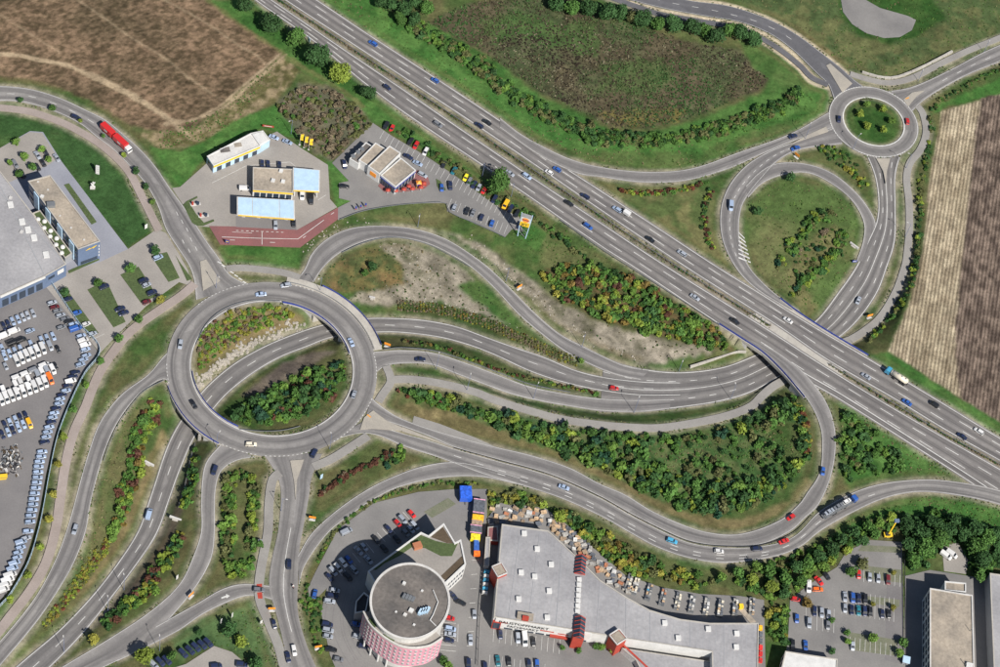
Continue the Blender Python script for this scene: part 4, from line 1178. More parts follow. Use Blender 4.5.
# --- planted link roof with domes
lk, g = building('link_building', 'low planted roof with round skylights between hall and office', [(32.5, 213), (40, 210), (72, 253), (65, 258)], 4.6, 'grey', 'lawn', .35)
def dome_mesh(r=.95):
    vs = []; fs = []
    for k in range(4):
        a = k / 4 * math.pi / 2
        for i in range(10): vs.append((r * math.cos(a) * math.cos(i * .6283), r * math.cos(a) * math.sin(i * .6283), .35 + r * .6 * math.sin(a)))
    for i in range(10): vs.append((r * 1.08 * math.cos(i * .6283), r * 1.08 * math.sin(i * .6283), 0))
    for k in range(3):
        for i in range(10): fs.append((k * 10 + i, k * 10 + (i + 1) % 10, k * 10 + 10 + (i + 1) % 10, k * 10 + 10 + i))
    fs.append(tuple(range(30, 40)))
    for i in range(10): fs.append((40 + i, 40 + (i + 1) % 10, (i + 1) % 10, i))
    return MB().add(vs, fs).mesh('skylight_dome', M['white'], True)
dm = dome_mesh()
for x, y in ((190, 430), (220, 473), (250, 515), (280, 557), (308, 598), (222, 440), (253, 487), (283, 525), (313, 568)):
    p = G(x / 5, 133 + y / 5, 4.6); o = origin_of(lk)
    q = bpy.data.objects.new('skylight_dome', dm); q.location = (p[0] - o[0], p[1] - o[1], 4.25); link(q, lk)

# --- filling station
shop, g = building('station_shop', 'flat-roofed filling station shop with yellow fascia', [(253, 167), (292.5, 169), (293, 193), (253, 190)], 4.6, 'white', 'rooftan', .3)
on_wall(shop, g[3], g[2], 0, 1, 3.7, 4.55, 'yellow', 'fascia', .2)
for k in range(6): on_wall(shop, g[3], g[2], .04 + k * .16, .17 + k * .16, .3, 3.2, 'glass', 'shop_window', .08)
for x, y in ((281, 171.5), (273, 181), (283, 182)): roof_box(shop, x, y, 4.3, (1.5, 1.5, .8), 'white', 'roof_vent')
def canopy(label, roof, h, mat, seams, posts, z_th=.7):
    g = GP(roof, h); c = g.mean(0)
    o = empty('station_canopy', (float(c[0]), float(c[1]), 0)); tag(o, label, 'canopy')
    gi = inset(g, .35)
    MB().prism([tuple(q) for q in g], h - z_th, h, cap=True, bottom=True).build('fascia', M['offwhite'], o)
    n = len(seams) + 1; cuts = [0] + seams + [1]
    for a, b in zip(cuts[:-1], cuts[1:]):
        q = [gi[0] + (gi[1] - gi[0]) * (a + .006), gi[0] + (gi[1] - gi[0]) * (b - .006), gi[3] + (gi[2] - gi[3]) * (b - .006), gi[3] + (gi[2] - gi[3]) * (a + .006)]
        MB().prism([tuple(t) for t in q], h + .02, h + .12).build('roof_panel', M[mat], o)
    on_wall(o, g[3], g[2], 0.02, .98, h - .62, h - .1, 'yellow', 'trim', .12)
    for u, v in posts:
        p = (g[0] * (1 - u) + g[1] * u) * (1 - v) + (g[3] * (1 - u) + g[2] * u) * v
        MB().box((p[0], p[1], (h - z_th) / 2), (.4, .4, h - z_th)).build('post', M['white'], o)
    return o, g
cn, cg = canopy('long pale blue canopy over the fuel pumps', [(237, 196.6), (294.6, 200), (295, 219), (237, 214.6)], 5.4, 'lightblue', [.26, .74], [(u, .5) for u in (.1, .37, .63, .9)])
cn2, _ = canopy('square pale blue canopy joined to the filling station shop', [(293, 167.4), (320, 170), (319.6, 191.4), (293, 190)], 5.0, 'lightblue', [], [(.08, .92), (.92, .92), (.92, .1)])
# outline of the dark forecourt patch, and pumps
patch_poly = GP([(236, 222), (296, 225), (296, 230.5), (236, 227.5)], 0)
for k, u in enumerate((.14, .4, .62, .88)):
    p = cg[0] * (1 - u) * .5 + cg[1] * u * .5 + cg[3] * (1 - u) * .5 + cg[2] * u * .5
    pp = empty('fuel_pump', (float(p[0]), float(p[1]), .08)); tag(pp, ('leftmost fuel pump', 'second fuel pump from the left', 'third fuel pump from the left', 'rightmost fuel pump')[k] + ' under the long blue canopy', 'fuel pump', 'fuel pumps')
    MB().box((0, 0, .1), (1.4, 3.4, .2)).build('island', M['kerb'], pp, local=True)
    MB().box((0, 0, 1.0), (.6, 1.1, 1.7)).build('cabinet', M['yellow'], pp, local=True)
    MB().tube((.35, .3, 1.3), (.5, .5, .5), .04).build('hose', M['tyre'], pp, local=True)
# --- car wash
cw, g = building('car_wash', 'narrow car wash hall with stained white roof and yellow stripe', [(207, 156), (251, 133), (263, 130.5), (270, 139.5), (260, 146), (213.5, 165.5)], 4.8, 'lightblue', 'offwhite', .3, capm='white')
on_wall(cw, g[5], g[4], 0, 1, 3.4, 4.4, 'yellow', 'stripe', .16)
for k in range(5): on_wall(cw, g[5], g[4], .08 + k * .19, .18 + k * .19, .2, 2.8, 'glass', 'gate', .1)
on_wall(cw, g[0], g[5], .15, .85, .1, 3.6, 'glass', 'entry_door', .08)
gi = [GP([(252, 134), (262, 131.6), (268.5, 139.5), (259.5, 145)], 5.2)]
MB().prism([tuple(q) for q in gi[0]], 4.4, 5.2).build('plant_room', M['white'], cw)
roof_box(cw, 225, 150, 4.5, (4.0, 2.4, .3), 'roofdark', 'roof_unit', .5); roof_box(cw, 238, 145, 4.5, (3, 2, .25), 'rooftan', 'roof_unit', .5)

# --- restaurant
rb = empty('restaurant', (*map(float, G(372, 172)), 0)); tag(rb, 'white fast food restaurant of stepped boxes with grey flat roofs', 'restaurant')
def block(roof, h, wall='white', rm='rooftan', pw=.4):
    g = GP(roof, h)
    MB().prism([tuple(q) for q in g], -.3, h - .02, cap=False).build('wall', M[wall], rb)
    gi = inset(g, pw); n = len(g)
    MB().prism([tuple(q) for q in gi], h - .7, h - .35).build('roof', M[rm], rb)
    m = MB(); vs = [(*q, h) for q in g] + [(*q, h) for q in gi] + [(*q, h - .5) for q in gi]
    m.add(vs, sum([[(i, (i + 1) % n, n + (i + 1) % n, n + i), (n + i, n + (i + 1) % n, 2 * n + (i + 1) % n, 2 * n + i)] for i in range(n)], [])).build('parapet', M['white'], rb)
    return g
g1 = block([(349.5, 158.5), (366, 142), (374, 147), (358.5, 164)], 4.0, rm='roofdark')
g2 = block([(358.5, 160), (375.5, 142.5), (386.5, 149), (369.5, 166.5)], 4.8)
g3 = block([(368, 166), (389.5, 145.5), (401, 153), (379.5, 174)], 6.0)
g4 = block([(380.5, 175), (401, 157.5), (416, 170), (395.5, 187)], 5.2)
for p, q in ((g4[0], g4[3]), (g4[3], g4[2])):
    for k in range(6): on_wall(rb, p, q, .05 + k * .155, .18 + k * .155, .4, 3.4, 'glass', 'window', .06, inner=g4.mean(0))
    on_wall(rb, p, q, 0, 1, 3.7, 4.3, 'blue', 'blue_band', .1, inner=g4.mean(0))
on_wall(rb, g3[0], g3[3], .25, .75, 2.0, 4.2, 'orange', 'emblem_panel', .1, inner=g3.mean(0))
for x, y in ((353, 157), (358, 153), (362, 150)): roof_box(rb, x, y, 3.6, (1.6, 1.6, 1.0), 'steel', 'roof_unit', .7)
# terrace with umbrellas
ter = GP([(378, 186), (384, 192), (404, 192), (424, 189), (430, 184), (428, 178), (418, 170), (404, 180), (395, 186), (385, 178)], 0)
MB().prism([tuple(q) for q in ter], -.1, .16).build('terrace', M['redroad'], rb)

# --- pink tower with drum roof
tw = empty('tower', (*map(float, G(408, 622)), 0)); tag(tw, 'round pink tower with a large dark drum roof', 'tower')
TH, PH = 24.0, 20.0
ang = np.linspace(0, 2 * np.pi, 61)[:-1]
rg = GP([(410 + 40.4 * math.cos(t) - 0 * math.sin(t), 601 + 38.6 * math.sin(t)) for t in ang], TH)
rc = rg.mean(0)
ri = inset(rg, .8)
MB().prism([tuple(q) for q in inset(rg, 1.0)], -.4, TH - .6, cap=False).build('drum_wall', M['offwhite'], tw)
MB().prism([tuple(q) for q in ri], TH - .8, TH - .35).build('drum_roof', M['roofdark'], tw)
n = len(rg); m = MB(); vs = [(*q, TH) for q in rg] + [(*q, TH) for q in ri] + [(*q, TH - .6) for q in ri] + [(*q, TH - .9) for q in rg] + [(*q, TH - .9) for q in ri]
m.add(vs, sum([[(i, (i + 1) % n, n + (i + 1) % n, n + i), (n + i, n + (i + 1) % n, 2 * n + (i + 1) % n, 2 * n + i), (3 * n + i, 3 * n + (i + 1) % n, (i + 1) % n, i), (4 * n + i, 4 * n + (i + 1) % n, 3 * n + (i + 1) % n, 3 * n + i)] for i in range(n)], [])).build('roof_rim', M['offwhite'], tw)
pk = edge([(363.5, 611), (366, 617), (371, 625), (378, 631.5), (385, 637), (398, 644.5), (407, 646.8), (416, 647.3), (430, 645), (438, 640.5), (443, 637)], PH)
pk = resample(pk, 40)[:, :2]
inn = [tuple(rc + (q - rc) * .55) for q in pk[::-1]]
pts_out = [tuple(q) for q in pk]
MB().prism(pts_out + inn, 5.2, PH - .9, bottom=True).build('facade', M['pink'], tw)
m = MB(); run_strip(m, np.column_stack([pk, np.full(len(pk), PH - .9)]), .5, -.1, .9); m.build('terrace_parapet', M['offwhite'], tw)
pin = rc + (pk - rc) * .93
m = MB(); vs = [(*q, PH - .86) for q in pk] + [(*q, PH - .86) for q in rc + (pk - rc) * .7]
k = len(pk); m.add(vs, [(i, i + 1, k + i + 1, k + i) for i in range(k - 1)]).build('terrace_floor', M['conc'], tw)
for a, b in ((4, 9), (13, 19)):
    s_ = rc + (pk[a:b] - rc) * .93; run_strip(MB(), np.column_stack([s_, np.full(len(s_), PH - .8)]), 1.2, -.05, .5).build('planter', M['lawn'], tw)
for zz in (6.4, 8.8, 11.2, 13.6, 16.0):
    for i in range(1, 39, 2):
        p, q = pk[i], pk[min(i + 1, 39)]
        w = on_wall(tw, p, q, .0, .92, zz, zz + 1.35, 'offwhite', 'window_surround', .1, inner=rc)
        on_wall(w, p, q, .14, .78, zz + .18, zz + 1.17, 'paleglass', 'window', .2, inner=rc)
for i in (1, 5, 9, 13, 17):
    p = rc + (pk[i] - rc) * .99
    MB().tube((p[0], p[1], -.2), (p[0], p[1], 5.3), .38, n=10).build('column', M['white'], tw)
# drum windows in a ring
for i in range(22, 60, 1):
    p, q = inset(rg, 1.0)[i], inset(rg, 1.0)[(i + 1) % 60]
    on_wall(tw, p, q, .1, .9, TH - 3.2, TH - 1.6, 'glass', 'window', .1, inner=rc)
for x, y, d, mt in ((404, 597, (1.0, 2.0, 1.2), 'steel'), (407, 598, (1.0, 2.0, 1.4), 'steel'), (410, 599, (1.0, 2.0, 1.2), 'steel'), (413, 600, (1.0, 2.0, 1.0), 'steel'), (420, 613, (1.0, 2.2, 1.6), 'lightblue'), (422.5, 612.3, (1.0, 2.2, 1.6), 'lightblue'), (425, 611.6, (1.0, 2.2, 1.6), 'lightblue'), (427.5, 611, (1.0, 2.2, 1.6), 'lightblue'),
                    (404, 584, (1.1, 1.1, 1.0), 'white'), (411, 611, (1.6, 1.6, .8), 'white'), (405, 615, (1.2, 1.2, .6), 'offwhite'), (422, 591, (.8, .8, .5), 'white'), (396, 612, (.7, .7, .4), 'white'), (414, 625, (.8, .8, .5), 'white')):
    roof_box(tw, x, y, TH - .35, d, mt, 'roof_unit', -.25)
m = MB()
for a, b in (((438, 602), (433, 615)), ((433, 615), (430, 620)), ((430, 620), (436, 626)), ((433, 590), (438, 602))):
    p, q = G(*a, TH), G(*b, TH); m.tube((*p, TH + .1), (*q, TH + .1), .18)
m.build('roof_pipe', M['white'], tw)
# annex with roof garden
ax_, g = building('garden_annex', 'white annex with a lawn roof garden behind the round tower', [(368, 571), (421, 532), (428.5, 535.6), (443.9, 523.2), (455, 542.4), (461, 539.4), (466, 564), (445, 584), (420, 600), (385, 600)], 10.5, 'white', 'conc', .7, .5, capm='white')
for poly, mt, nm in (([(372, 569), (421, 535), (436, 541), (448, 543.5), (458, 543), (452, 556), (441, 556), (425, 548), (412, 547), (399, 556), (385, 563), (376, 570)], 'lawn', 'roof_lawn'), ([(431, 537), (443, 527), (453, 543), (447, 543)], 'soil', 'roof_bed'), ([(440, 577), (462, 556), (464.5, 563), (446, 580)], 'soil', 'roof_bed')):
    q = GP(poly, 9.9); MB().prism([tuple(t) for t in q], 9.6, 9.9).build(nm, M[mt], ax_)
for k in range(7): on_wall(ax_, g[6], g[7], .06 + k * .13, .14 + k * .13, 2.2, 3.6, 'glass', 'window'); on_wall(ax_, g[6], g[7], .06 + k * .13, .14 + k * .13, 6, 7.4, 'glass', 'window')
roof_box(ax_, 417, 547, 9.8, (3.2, 2.4, 1.8), 'terracotta', 'garden_hut', .6)
# dark framed stair block left of the tower
st_, g = building('stair_block', 'dark stair block with white frame left of the pink tower', [(356, 601), (364, 592), (369, 596), (366, 611), (355, 613)], 6.5, 'grey', 'black', .8, .35, capm='white')

# --- superstore
sh_, g = building('superstore', 'large grey-roofed building materials store with red steel entrances', [(502, 524), (548, 530.5), (562, 543), (576, 556), (600, 580), (628, 598), (650, 610), (680, 619), (710, 623), (758.6, 623), (757.6, 690), (713, 690), (712, 651.5), (626, 638.5), (600, 634), (494, 617)], 7.5, 'white', 'roofgrey', .3, .35)
for x, y in ((524, 534), (537, 549.5), (551, 565), (521, 573), (534.5, 577), (549, 591.5), (518.5, 599.5), (547, 618), (664.5, 623.5), (708, 629.5), (736.5, 634), (678, 638.5), (736, 647.5)):
    roof_box(sh_, x, y, 7.2, (1.9, 1.9, .9), 'white', 'skylight', .25)
for k in range(7): roof_box(sh_, 579 - k * .3, 580 + k * 5.3, 7.2, (1.7, 1.5, .9), 'white', 'skylight', .25)
g_store = g; p0, q0 = g[15], g[14]
on_wall(sh_, p0, q0, .02, .92, 2.0, 7.4, 'white', 'fascia_board', .5)
for s0, s1, z_ in ((.08, .14, 5.4), (.45, .58, 4.2), (.62, .72, 3.8), (.76, .86, 3.6)): on_wall(sh_, p0, q0, s0, s1, z_ - .28, z_ + .28, 'red', 'red_stripe', .6)
lettering(sh_, 'BAUSTOFFMARKT', p0, q0, .29, 5.15, 2.3, 'black', .72)
lettering(sh_, 'FACHMARKT', p0, q0, .29, 2.9, 2.0, 'black', .72)
for k in range(8): on_wall(sh_, p0, q0, .12 + k * .1, .2 + k * .1, .2, 1.9, 'glass', 'shop_window', .08)
on_wall(sh_, p0, q0, .55, .72, 1.6, 2.6, 'red', 'entrance_canopy', 1.4)
on_wall(sh_, p0, q0, 0, .08, .2, 5.4, 'red', 'corner_frame', .8); on_wall(sh_, p0, q0, .008, .072, .9, 4.9, 'glass', 'corner_glazing', .9)
# white inner wall above the lower shed
on_wall(sh_, g[13], g[12], 0, 1, 3.4, 7.45, 'white', 'fascia_board', .3)
def red_tower(parent, cx_, cy_, h, d, rz, glass=True, top='red'):
    x, y = G(cx_, cy_, h)
    MB().box((x, y, h / 2), (d[0], d[1], h), rz).build('red_porch', M['red'], parent)
    # sloped glazed roof with bars
    cs, sn = math.cos(rz), math.sin(rz)
    def w(a, b, z): return (x + a * cs - b * sn, y + a * sn + b * cs, z)
    a, b = d[0] / 2, d[1] / 2
    MB().add([w(-a, -b, h), w(a, -b, h), w(a, b, h), w(-a, b, h), w(0, -b, h + 1.6), w(0, b, h + 1.6)], [(0, 4, 5, 3), (4, 1, 2, 5), (0, 1, 4), (2, 3, 5)]).build('glazed_roof', M['glass'], parent)
    for k in range(6):
        t = -b + 2 * b * k / 5
        m = MB(); m.tube(w(-a, t, h + .06), w(0, t, h + 1.66), .16); m.tube(w(0, t, h + 1.66), w(a, t, h + .06), .16); m.build('roof_bar', M['red'], parent)
rz_ = math.atan2(*(q0 - p0)[::-1])
red_tower(sh_, 579.5, 628, 8.2, (4.0, 8.5), rz_)
red_tower(sh_, 580.5, 565, 7.7, (4.0, 7.5), rz_)
def red_box(cx_, cy_, h, d, rz):
    x, y = G(cx_, cy_, h)
    MB().box((x, y, h / 2), (d[0], d[1], h), rz).build('red_porch', M['red'], sh_)
    MB().box((x, y, h + .1), (d[0] * .8, d[1] * .8, .3), rz).build('porch_roof', M['rooftan'], sh_)
    m = MB()
    for i, j, a, b in ((0, .5, 1, .08), (0, -.5, 1, .08), (.5, 0, .08, 1), (-.5, 0, .08, 1)):
        m.box((x + (i * d[0]) * math.cos(rz) - (j * d[1]) * math.sin(rz), y + (i * d[0]) * math.sin(rz) + (j * d[1]) * math.cos(rz), h + .15), (d[0] * a if a == 1 else .4, d[1] * b if b == 1 else .4, .6), rz)
    m.build('porch_rim', M['offwhite'], sh_)
red_box(618, 637, 9.0, (4.6, 4.6), rz_ + .75)
red_box(499.5, 570, 9.0, (4.0, 4.6), rz_ + .6)
for pts in ([(622, 644), (636, 657), (652, 672)],):
    q = np.array([[*G(a, b, 3.6), 3.6] for a, b in pts]); run_strip(MB(), resample(q, 6), .7, -.5, .3).build('red_beam', M['red'], sh_)
roof_box(sh_, 525, 617, 7.2, (6.0, 2.6, 1.2), 'rooftan', 'roof_unit', rz_); roof_box(sh_, 525, 619.5, 7.2, (2.4, 1.2, 1.9), 'red', 'roof_marker', rz_)
# seams of the roof membrane
sm = MB()
for a, b in (((626, 598), (626, 637)), ((562, 545), (556, 626)), ((540, 531), (528, 622)), ((521, 528), (508, 618)), ((600, 582), (596, 632)), ((650, 612), (650, 641)), ((690, 621), (690, 647)), ((724, 624), (724, 680))):
    p, q = G(*a, 7.3), G(*b, 7.3); dd = q - p
    sm.box(((p[0] + q[0]) / 2, (p[1] + q[1]) / 2, 7.22), (np.linalg.norm(dd) * .97, .18, .10), math.atan2(dd[1], dd[0]))
gp = [tuple(q) for q in inset(g_store, .6)]
d_s = G(528, 622, 7.3) - G(540, 531, 7.3); d_s /= np.linalg.norm(d_s); n_s2 = np.array([-d_s[1], d_s[0]])
c_s = np.array(gp).mean(0)
for k in range(-50, 51):
    t = np.linspace(-60, 60, 161); ln = c_s + n_s2 * k * 2.3 + t[:, None] * d_s
    ins = in_poly(ln[:, 0], ln[:, 1], gp)
    if ins.sum() < 4: continue
    i0 = int(np.argmax(ins)); i1 = i0
    while i1 + 1 < len(ins) and ins[i1 + 1]: i1 += 1
    a, b = ln[i0], ln[i1]; dd = b - a
    sm.box(((a[0] + b[0]) / 2, (a[1] + b[1]) / 2, 7.195), (np.linalg.norm(dd), .10, .04), math.atan2(dd[1], dd[0]))
sm.build('roof_seam', M['grey'], sh_)
shed, gs = building('store_shed', 'lower grey-roofed shed in front of the superstore', [(622, 648), (711.5, 661.5), (711.5, 692), (652, 692), (636, 660)], 3.8, 'offwhite', 'roofgrey', .2)
lean, _ = building('side_shed', 'narrow grey shed beside the left wall of the superstore', [(486, 537), (490.5, 537), (489, 566), (484, 566)], 3.6, 'grey', 'roofgrey', .15)
lean2, _ = building('side_shed', 'low maroon-roofed shed at the upper left of the superstore', [(488, 527), (497.5, 526), (498.5, 541), (487.5, 540)], 3.2, 'red', 'redroad', .15)

# --- pale office on the right
po, g = building('pale_office', 'pale office block with tan roof and window strips on its left wall', [(930, 588), (972.5, 595), (975, 692), (930, 692)], 10.0, 'white', 'rooftan', .4, .4, capm='offwhite')
A_, D_ = g[0], g[3]
for z0 in (1.2, 4.4, 7.4):
    for k in range(13): on_wall(po, A_, D_, .03 + k * .074, .03 + k * .074 + (.045 if k % 3 else .062), z0, z0 + 1.7, 'glass')
for x, y in ((970, 631), (965, 665)): 
    p = G(x, y, 9.7); MB().tube((*p, 9.6), (*p, 12.4), .12).build('roof_mast', M['steel'], po)
roof_box(po, 969, 666, 9.6, (2.4, 2, 1), 'white', 'roof_unit')
an, g = building('office_porch', 'white stair porch at the upper end of the pale office', [(945, 581), (966, 583), (966, 592), (945, 590)], 8.6, 'white', 'rooftan', .5, .35, capm='white')
on_wall(an, g[3], g[2], .1, .3, 5, 6.5, 'glass'); on_wall(an, g[3], g[2], .55, .75, 5, 6.5, 'glass')
fr, g = building('grey_hall', 'long grey-roofed hall at the right edge', [(990, 573), (1040, 580), (1040, 692), (995, 692)], 7.0, 'grey', 'roofgrey', .3)
wh, g = building('white_hall', 'white-roofed hall at the bottom edge beside the car park', [(785.5, 651), (837.5, 659), (836, 692), (776, 692)], 6.0, 'offwhite', 'white', .25)
for k in range(6): on_wall(wh, g[0], g[3], .06 + k * .15, .15 + k * .15, 1.5, 4.5, 'glass')
# ------------------------------------------------------------------ vehicles
CC = dict(white=(.62, .62, .62), silver=(.30, .33, .38), pale=(.30, .38, .52), grey=(.16, .17, .19), black=(.018, .019, .022), navy=(.018, .026, .065), blue=(.03, .10, .36), red=(.52, .025, .025), maroon=(.13, .02, .025), yellow=(.80, .42, .02), lemon=(.75, .62, .03), orange=(.80, .16, .02), teal=(.02, .14, .18), cyan=(.06, .30, .48), cream=(.60, .55, .45), green=(.04, .16, .05))
CN = dict(pale='silver-blue', cyan='sky-blue')
def loft(mb, secs):
    """secs: (x, half width, z0, z1); eight-sided rings"""
    rings = []
    for x, w, a, b in secs:
        c = min(.12, (b - a) * .25); d = .14
        rings.append([(x, -w, a + c), (x, -w + d, a), (x, w - d, a), (x, w, a + c), (x, w, b - c * 1.4), (x, w - d * 1.3, b), (x, -w + d * 1.3, b), (x, -w, b - c * 1.4)])
    n = len(rings); vs = sum(rings, [])
    fs = [(k * 8 + i, k * 8 + (i + 1) % 8, k * 8 + 8 + (i + 1) % 8, k * 8 + 8 + i) for k in range(n - 1) for i in range(8)]
    fs += [tuple(range(7, -1, -1)), tuple(range((n - 1) * 8, n * 8))]
    mb.add(vs, fs)
VM = {}
def car_type(key, L, W_, H, hood, trunk, belt=.92, rake=(.75, .45)):
    """hood / trunk: lengths ahead of and behind the cabin at belt height"""
    w = W_ / 2; x0, x1 = -L / 2, L / 2
    b = MB()
    rear_h = belt if trunk > .2 else belt + .02
    loft(b, [(x0, w * .80, .42, rear_h - .16), (x0 + .12, w * .94, .30, rear_h - .03), (x0 + .7, w, .24, rear_h), (-.2, w, .22, belt), (x1 - hood - .1, w, .22, belt), (x1 - hood * .45, w * .98, .22, belt - .07), (x1 - .25, w * .93, .26, belt - .19), (x1, w * .74, .36, belt - .34)])
    cb, cf = x0 + trunk, x1 - hood            # cabin base
    tb, tf = cb + rake[1], cf - rake[0]       # roof ends
    wt = w * .80
    loft(b, [(tb - .06, wt * .93, H - .10, H - .03), (tb + .35, wt, H - .11, H), ((tb + tf) / 2, wt, H - .11, H + .01), (tf - .2, wt, H - .11, H - .01), (tf + .08, wt * .95, H - .12, H - .05)])
    for s in (-1, 1):                          # pillars
        for (ax, tx) in ((cf - .1, tf), (cb + .08, tb), ((cb + cf) / 2, (tb + tf) / 2)):
            b.tube((ax, s * w * .93, belt - .06), (tx, s * wt * .97, H - .07), .055, n=4)
    g = MB()
    g.add([(cb, -w * .93, belt - .05), (cf, -w * .93, belt - .05), (cf, w * .93, belt - .05), (cb, w * .93, belt - .05), (tb, -wt * .94, H - .06), (tf, -wt * .94, H - .06), (tf, wt * .94, H - .06), (tb, wt * .94, H - .06)], [(4, 5, 6, 7), (0, 1, 5, 4), (1, 2, 6, 5), (2, 3, 7, 6), (3, 0, 4, 7)])
    VM[key] = (b.mesh('body', M['paintbody']), g.mesh('windows', M['carglass']), L * .31, w - .1, .32)
def van_type(key, L, W_, H):
    w = W_ / 2; x0, x1 = -L / 2, L / 2; b = MB()
    loft(b, [(x0, w * .94, .38, H - .05), (x0 + .12, w, .30, H), (x1 - 2.0, w, .28, H), (x1 - 1.75, w * .98, .28, H - .05)])
    loft(b, [(x1 - 1.78, w * .99, .28, 1.35), (x1 - .9, w * .98, .26, 1.28), (x1 - .3, w * .94, .28, 1.0), (x1, w * .78, .36, .78)])
    for s in (-1, 1):
        b.tube((x1 - .85, s * w * .93, 1.25), (x1 - 1.72, s * w * .88, H - .1), .07, n=4)
    g = MB()
    g.add([(x1 - 1.9, -w * .95, 1.2), (x1 - .82, -w * .92, 1.2), (x1 - .82, w * .92, 1.2), (x1 - 1.9, w * .95, 1.2), (x1 - 1.9, -w * .9, H - .12), (x1 - 1.7, -w * .88, H - .12), (x1 - 1.7, w * .88, H - .12), (x1 - 1.9, w * .9, H - .12)], [(4, 5, 6, 7), (0, 1, 5, 4), (1, 2, 6, 5), (2, 3, 7, 6)])
    VM[key] = (b.mesh('body', M['paintbody']), g.mesh('windows', M['carglass']), L * .30, w - .1, .34)
car_type('hatchback', 4.05, 1.76, 1.48, .95, .12, rake=(.85, .42))
car_type('saloon', 4.65, 1.82, 1.44, 1.15, .85, rake=(.85, .62))
car_type('estate', 4.65, 1.82, 1.48, 1.15, .10, rake=(.85, .40))
car_type('suv', 4.6, 1.90, 1.72, 1.05, .10, belt=1.08, rake=(.70, .35))
car_type('minivan', 4.5, 1.84, 1.68, .72, .10, belt=1.0, rake=(.95, .32))
van_type('van', 5.2, 1.98, 2.02)
van_type('tall van', 5.9, 2.05, 2.55)
WHEEL = MB().tube((0, -.11, 0), (0, .11, 0), 1.0, n=12).mesh('wheel', M['tyre'])
SCALE_V = 1.0
def heading(px, py, hx, hy, z):
    p = G(px - hx, py - hy, z); q = G(px + hx, py + hy, z)
    return math.atan2(q[1] - p[1], q[0] - p[0])
def vehicle(px, py, col, typ, head, label, group, z=None, cat=None):
    if z is None: x, y, z = on_surface(px, py, lift=.7)
    else: x, y = G(px, py, z + .7)
    rz = heading(px, py, head[0] * 3, head[1] * 3, z)
    sv = .84 if 'van yard' in group else .94
    jit = random.uniform(-.03, .03)
    o = empty('parked_car' if 'parked' in group else ('van' if 'van' in typ and typ != 'minivan' else 'car'), (float(x), float(y), z + .01), rz + jit)
    o.scale = (sv, sv, sv)
    tag(o, label, cat or ('van' if typ in ('van', 'tall van') else 'car'), group)
    b, g, wx, wy, wr = VM[typ]
    v = random.uniform(.85, 1.15)
    bo = bpy.data.objects.new('body', b); bo.color = (*(min(1, c * v) for c in CC[col]), 1); link(bo, o)
    link(bpy.data.objects.new('windows', g), o)
    for sx in (-1, 1):
        for sy in (-1, 1):
            w = bpy.data.objects.new('wheel', WHEEL); w.location = (sx * wx, sy * wy, wr); w.scale = (wr, 1, wr); link(w, o)
    return o
ORD = ['first', 'second', 'third', 'fourth', 'fifth', 'sixth', 'seventh', 'eighth', 'ninth', 'tenth', 'eleventh', 'twelfth', 'thirteenth', 'fourteenth', 'fifteenth', 'sixteenth', 'seventeenth', 'eighteenth', 'nineteenth', 'twentieth', 'twenty-first', 'twenty-second', 'twenty-third', 'twenty-fourth', 'twenty-fifth', 'twenty-sixth']
def fleet(where, frm, group, head, items, typ=None):
    """items: (x, y, colour[, type[, heading]])"""
    n = len(items)
    for i, it in enumerate(items):
        t = (it[3] if len(it) > 3 and it[3] else None) or typ or random.choice(['hatchback', 'hatchback', 'saloon', 'estate', 'minivan', 'suv'])
        h = it[4] if len(it) > 4 else head
        nm = {'suv': 'off-roader', 'minivan': 'minivan'}.get(t, t)
        lab = f"{CN.get(it[2], it[2])} {nm}" + (f", {ORD[i]} from {frm}" if n > 1 else '') + f" {where}"
        vehicle(it[0], it[1], it[2], t, h, lab, group)
fleet('on the upper motorway carriageway', 'top left', 'cars driving on the motorway', (-1, -.66), [(373, 43, 'blue'), (435, 80, 'blue'), (479, 125, 'navy', 'estate'), (487, 122, 'black', 'saloon'), (549, 172, 'white', 'hatchback'), (557, 169, 'blue'), (585, 196, 'navy'), (617, 209, 'pale', 'estate'), (650, 239, 'black', 'saloon'), (682, 253, 'silver', 'estate'), (788, 320, 'white', 'saloon'), (866, 376, 'silver', 'saloon'), (907, 402, 'blue', 'saloon'), (934, 404, 'black', 'suv'), (962, 436, 'navy', 'saloon'), (979, 431, 'white', 'estate')])
fleet('on the lower motorway carriageway', 'top left', 'cars driving on the motorway', (1, .66), [(387, 87, 'navy'), (438, 124, 'grey', 'estate'), (510, 173, 'silver', 'saloon'), (527, 176, 'pale', 'estate'), (569, 203, 'black', 'saloon'), (588, 226, 'blue', 'estate'), (695, 297, 'silver', 'saloon'), (735, 321, 'black', 'saloon')])
RB = 'cars on the large roundabout'
for x, y, c, t, h, w in ((261, 294, 'pale', 'saloon', (-1, .05), 'at the top of the large roundabout'), (286, 285, 'silver', 'estate', (-1, .15), 'entering the large roundabout at its top'), (351, 342, 'pale', 'saloon', (-.45, -1), 'on the upper right bridge of the large roundabout'), (354, 394, 'silver', 'hatchback', (.3, -1), 'at the right side of the large roundabout'), (180.5, 344, 'silver', 'estate', (-.2, 1), 'on the left side of the large roundabout'), (193.5, 404, 'black', 'saloon', (.6, .9), 'on the lower left bridge of the large roundabout'), (251, 444, 'cream', 'estate', (1, 0), 'at the bottom of the large roundabout'), (314, 453, 'navy', 'suv', (.5, -1), 'entering the large roundabout from below')):
    vehicle(x, y, c, t, h, f"{CN.get(c, c)} {'off-roader' if t == 'suv' else t} {w}", RB)
RD = 'cars driving on the connecting roads'
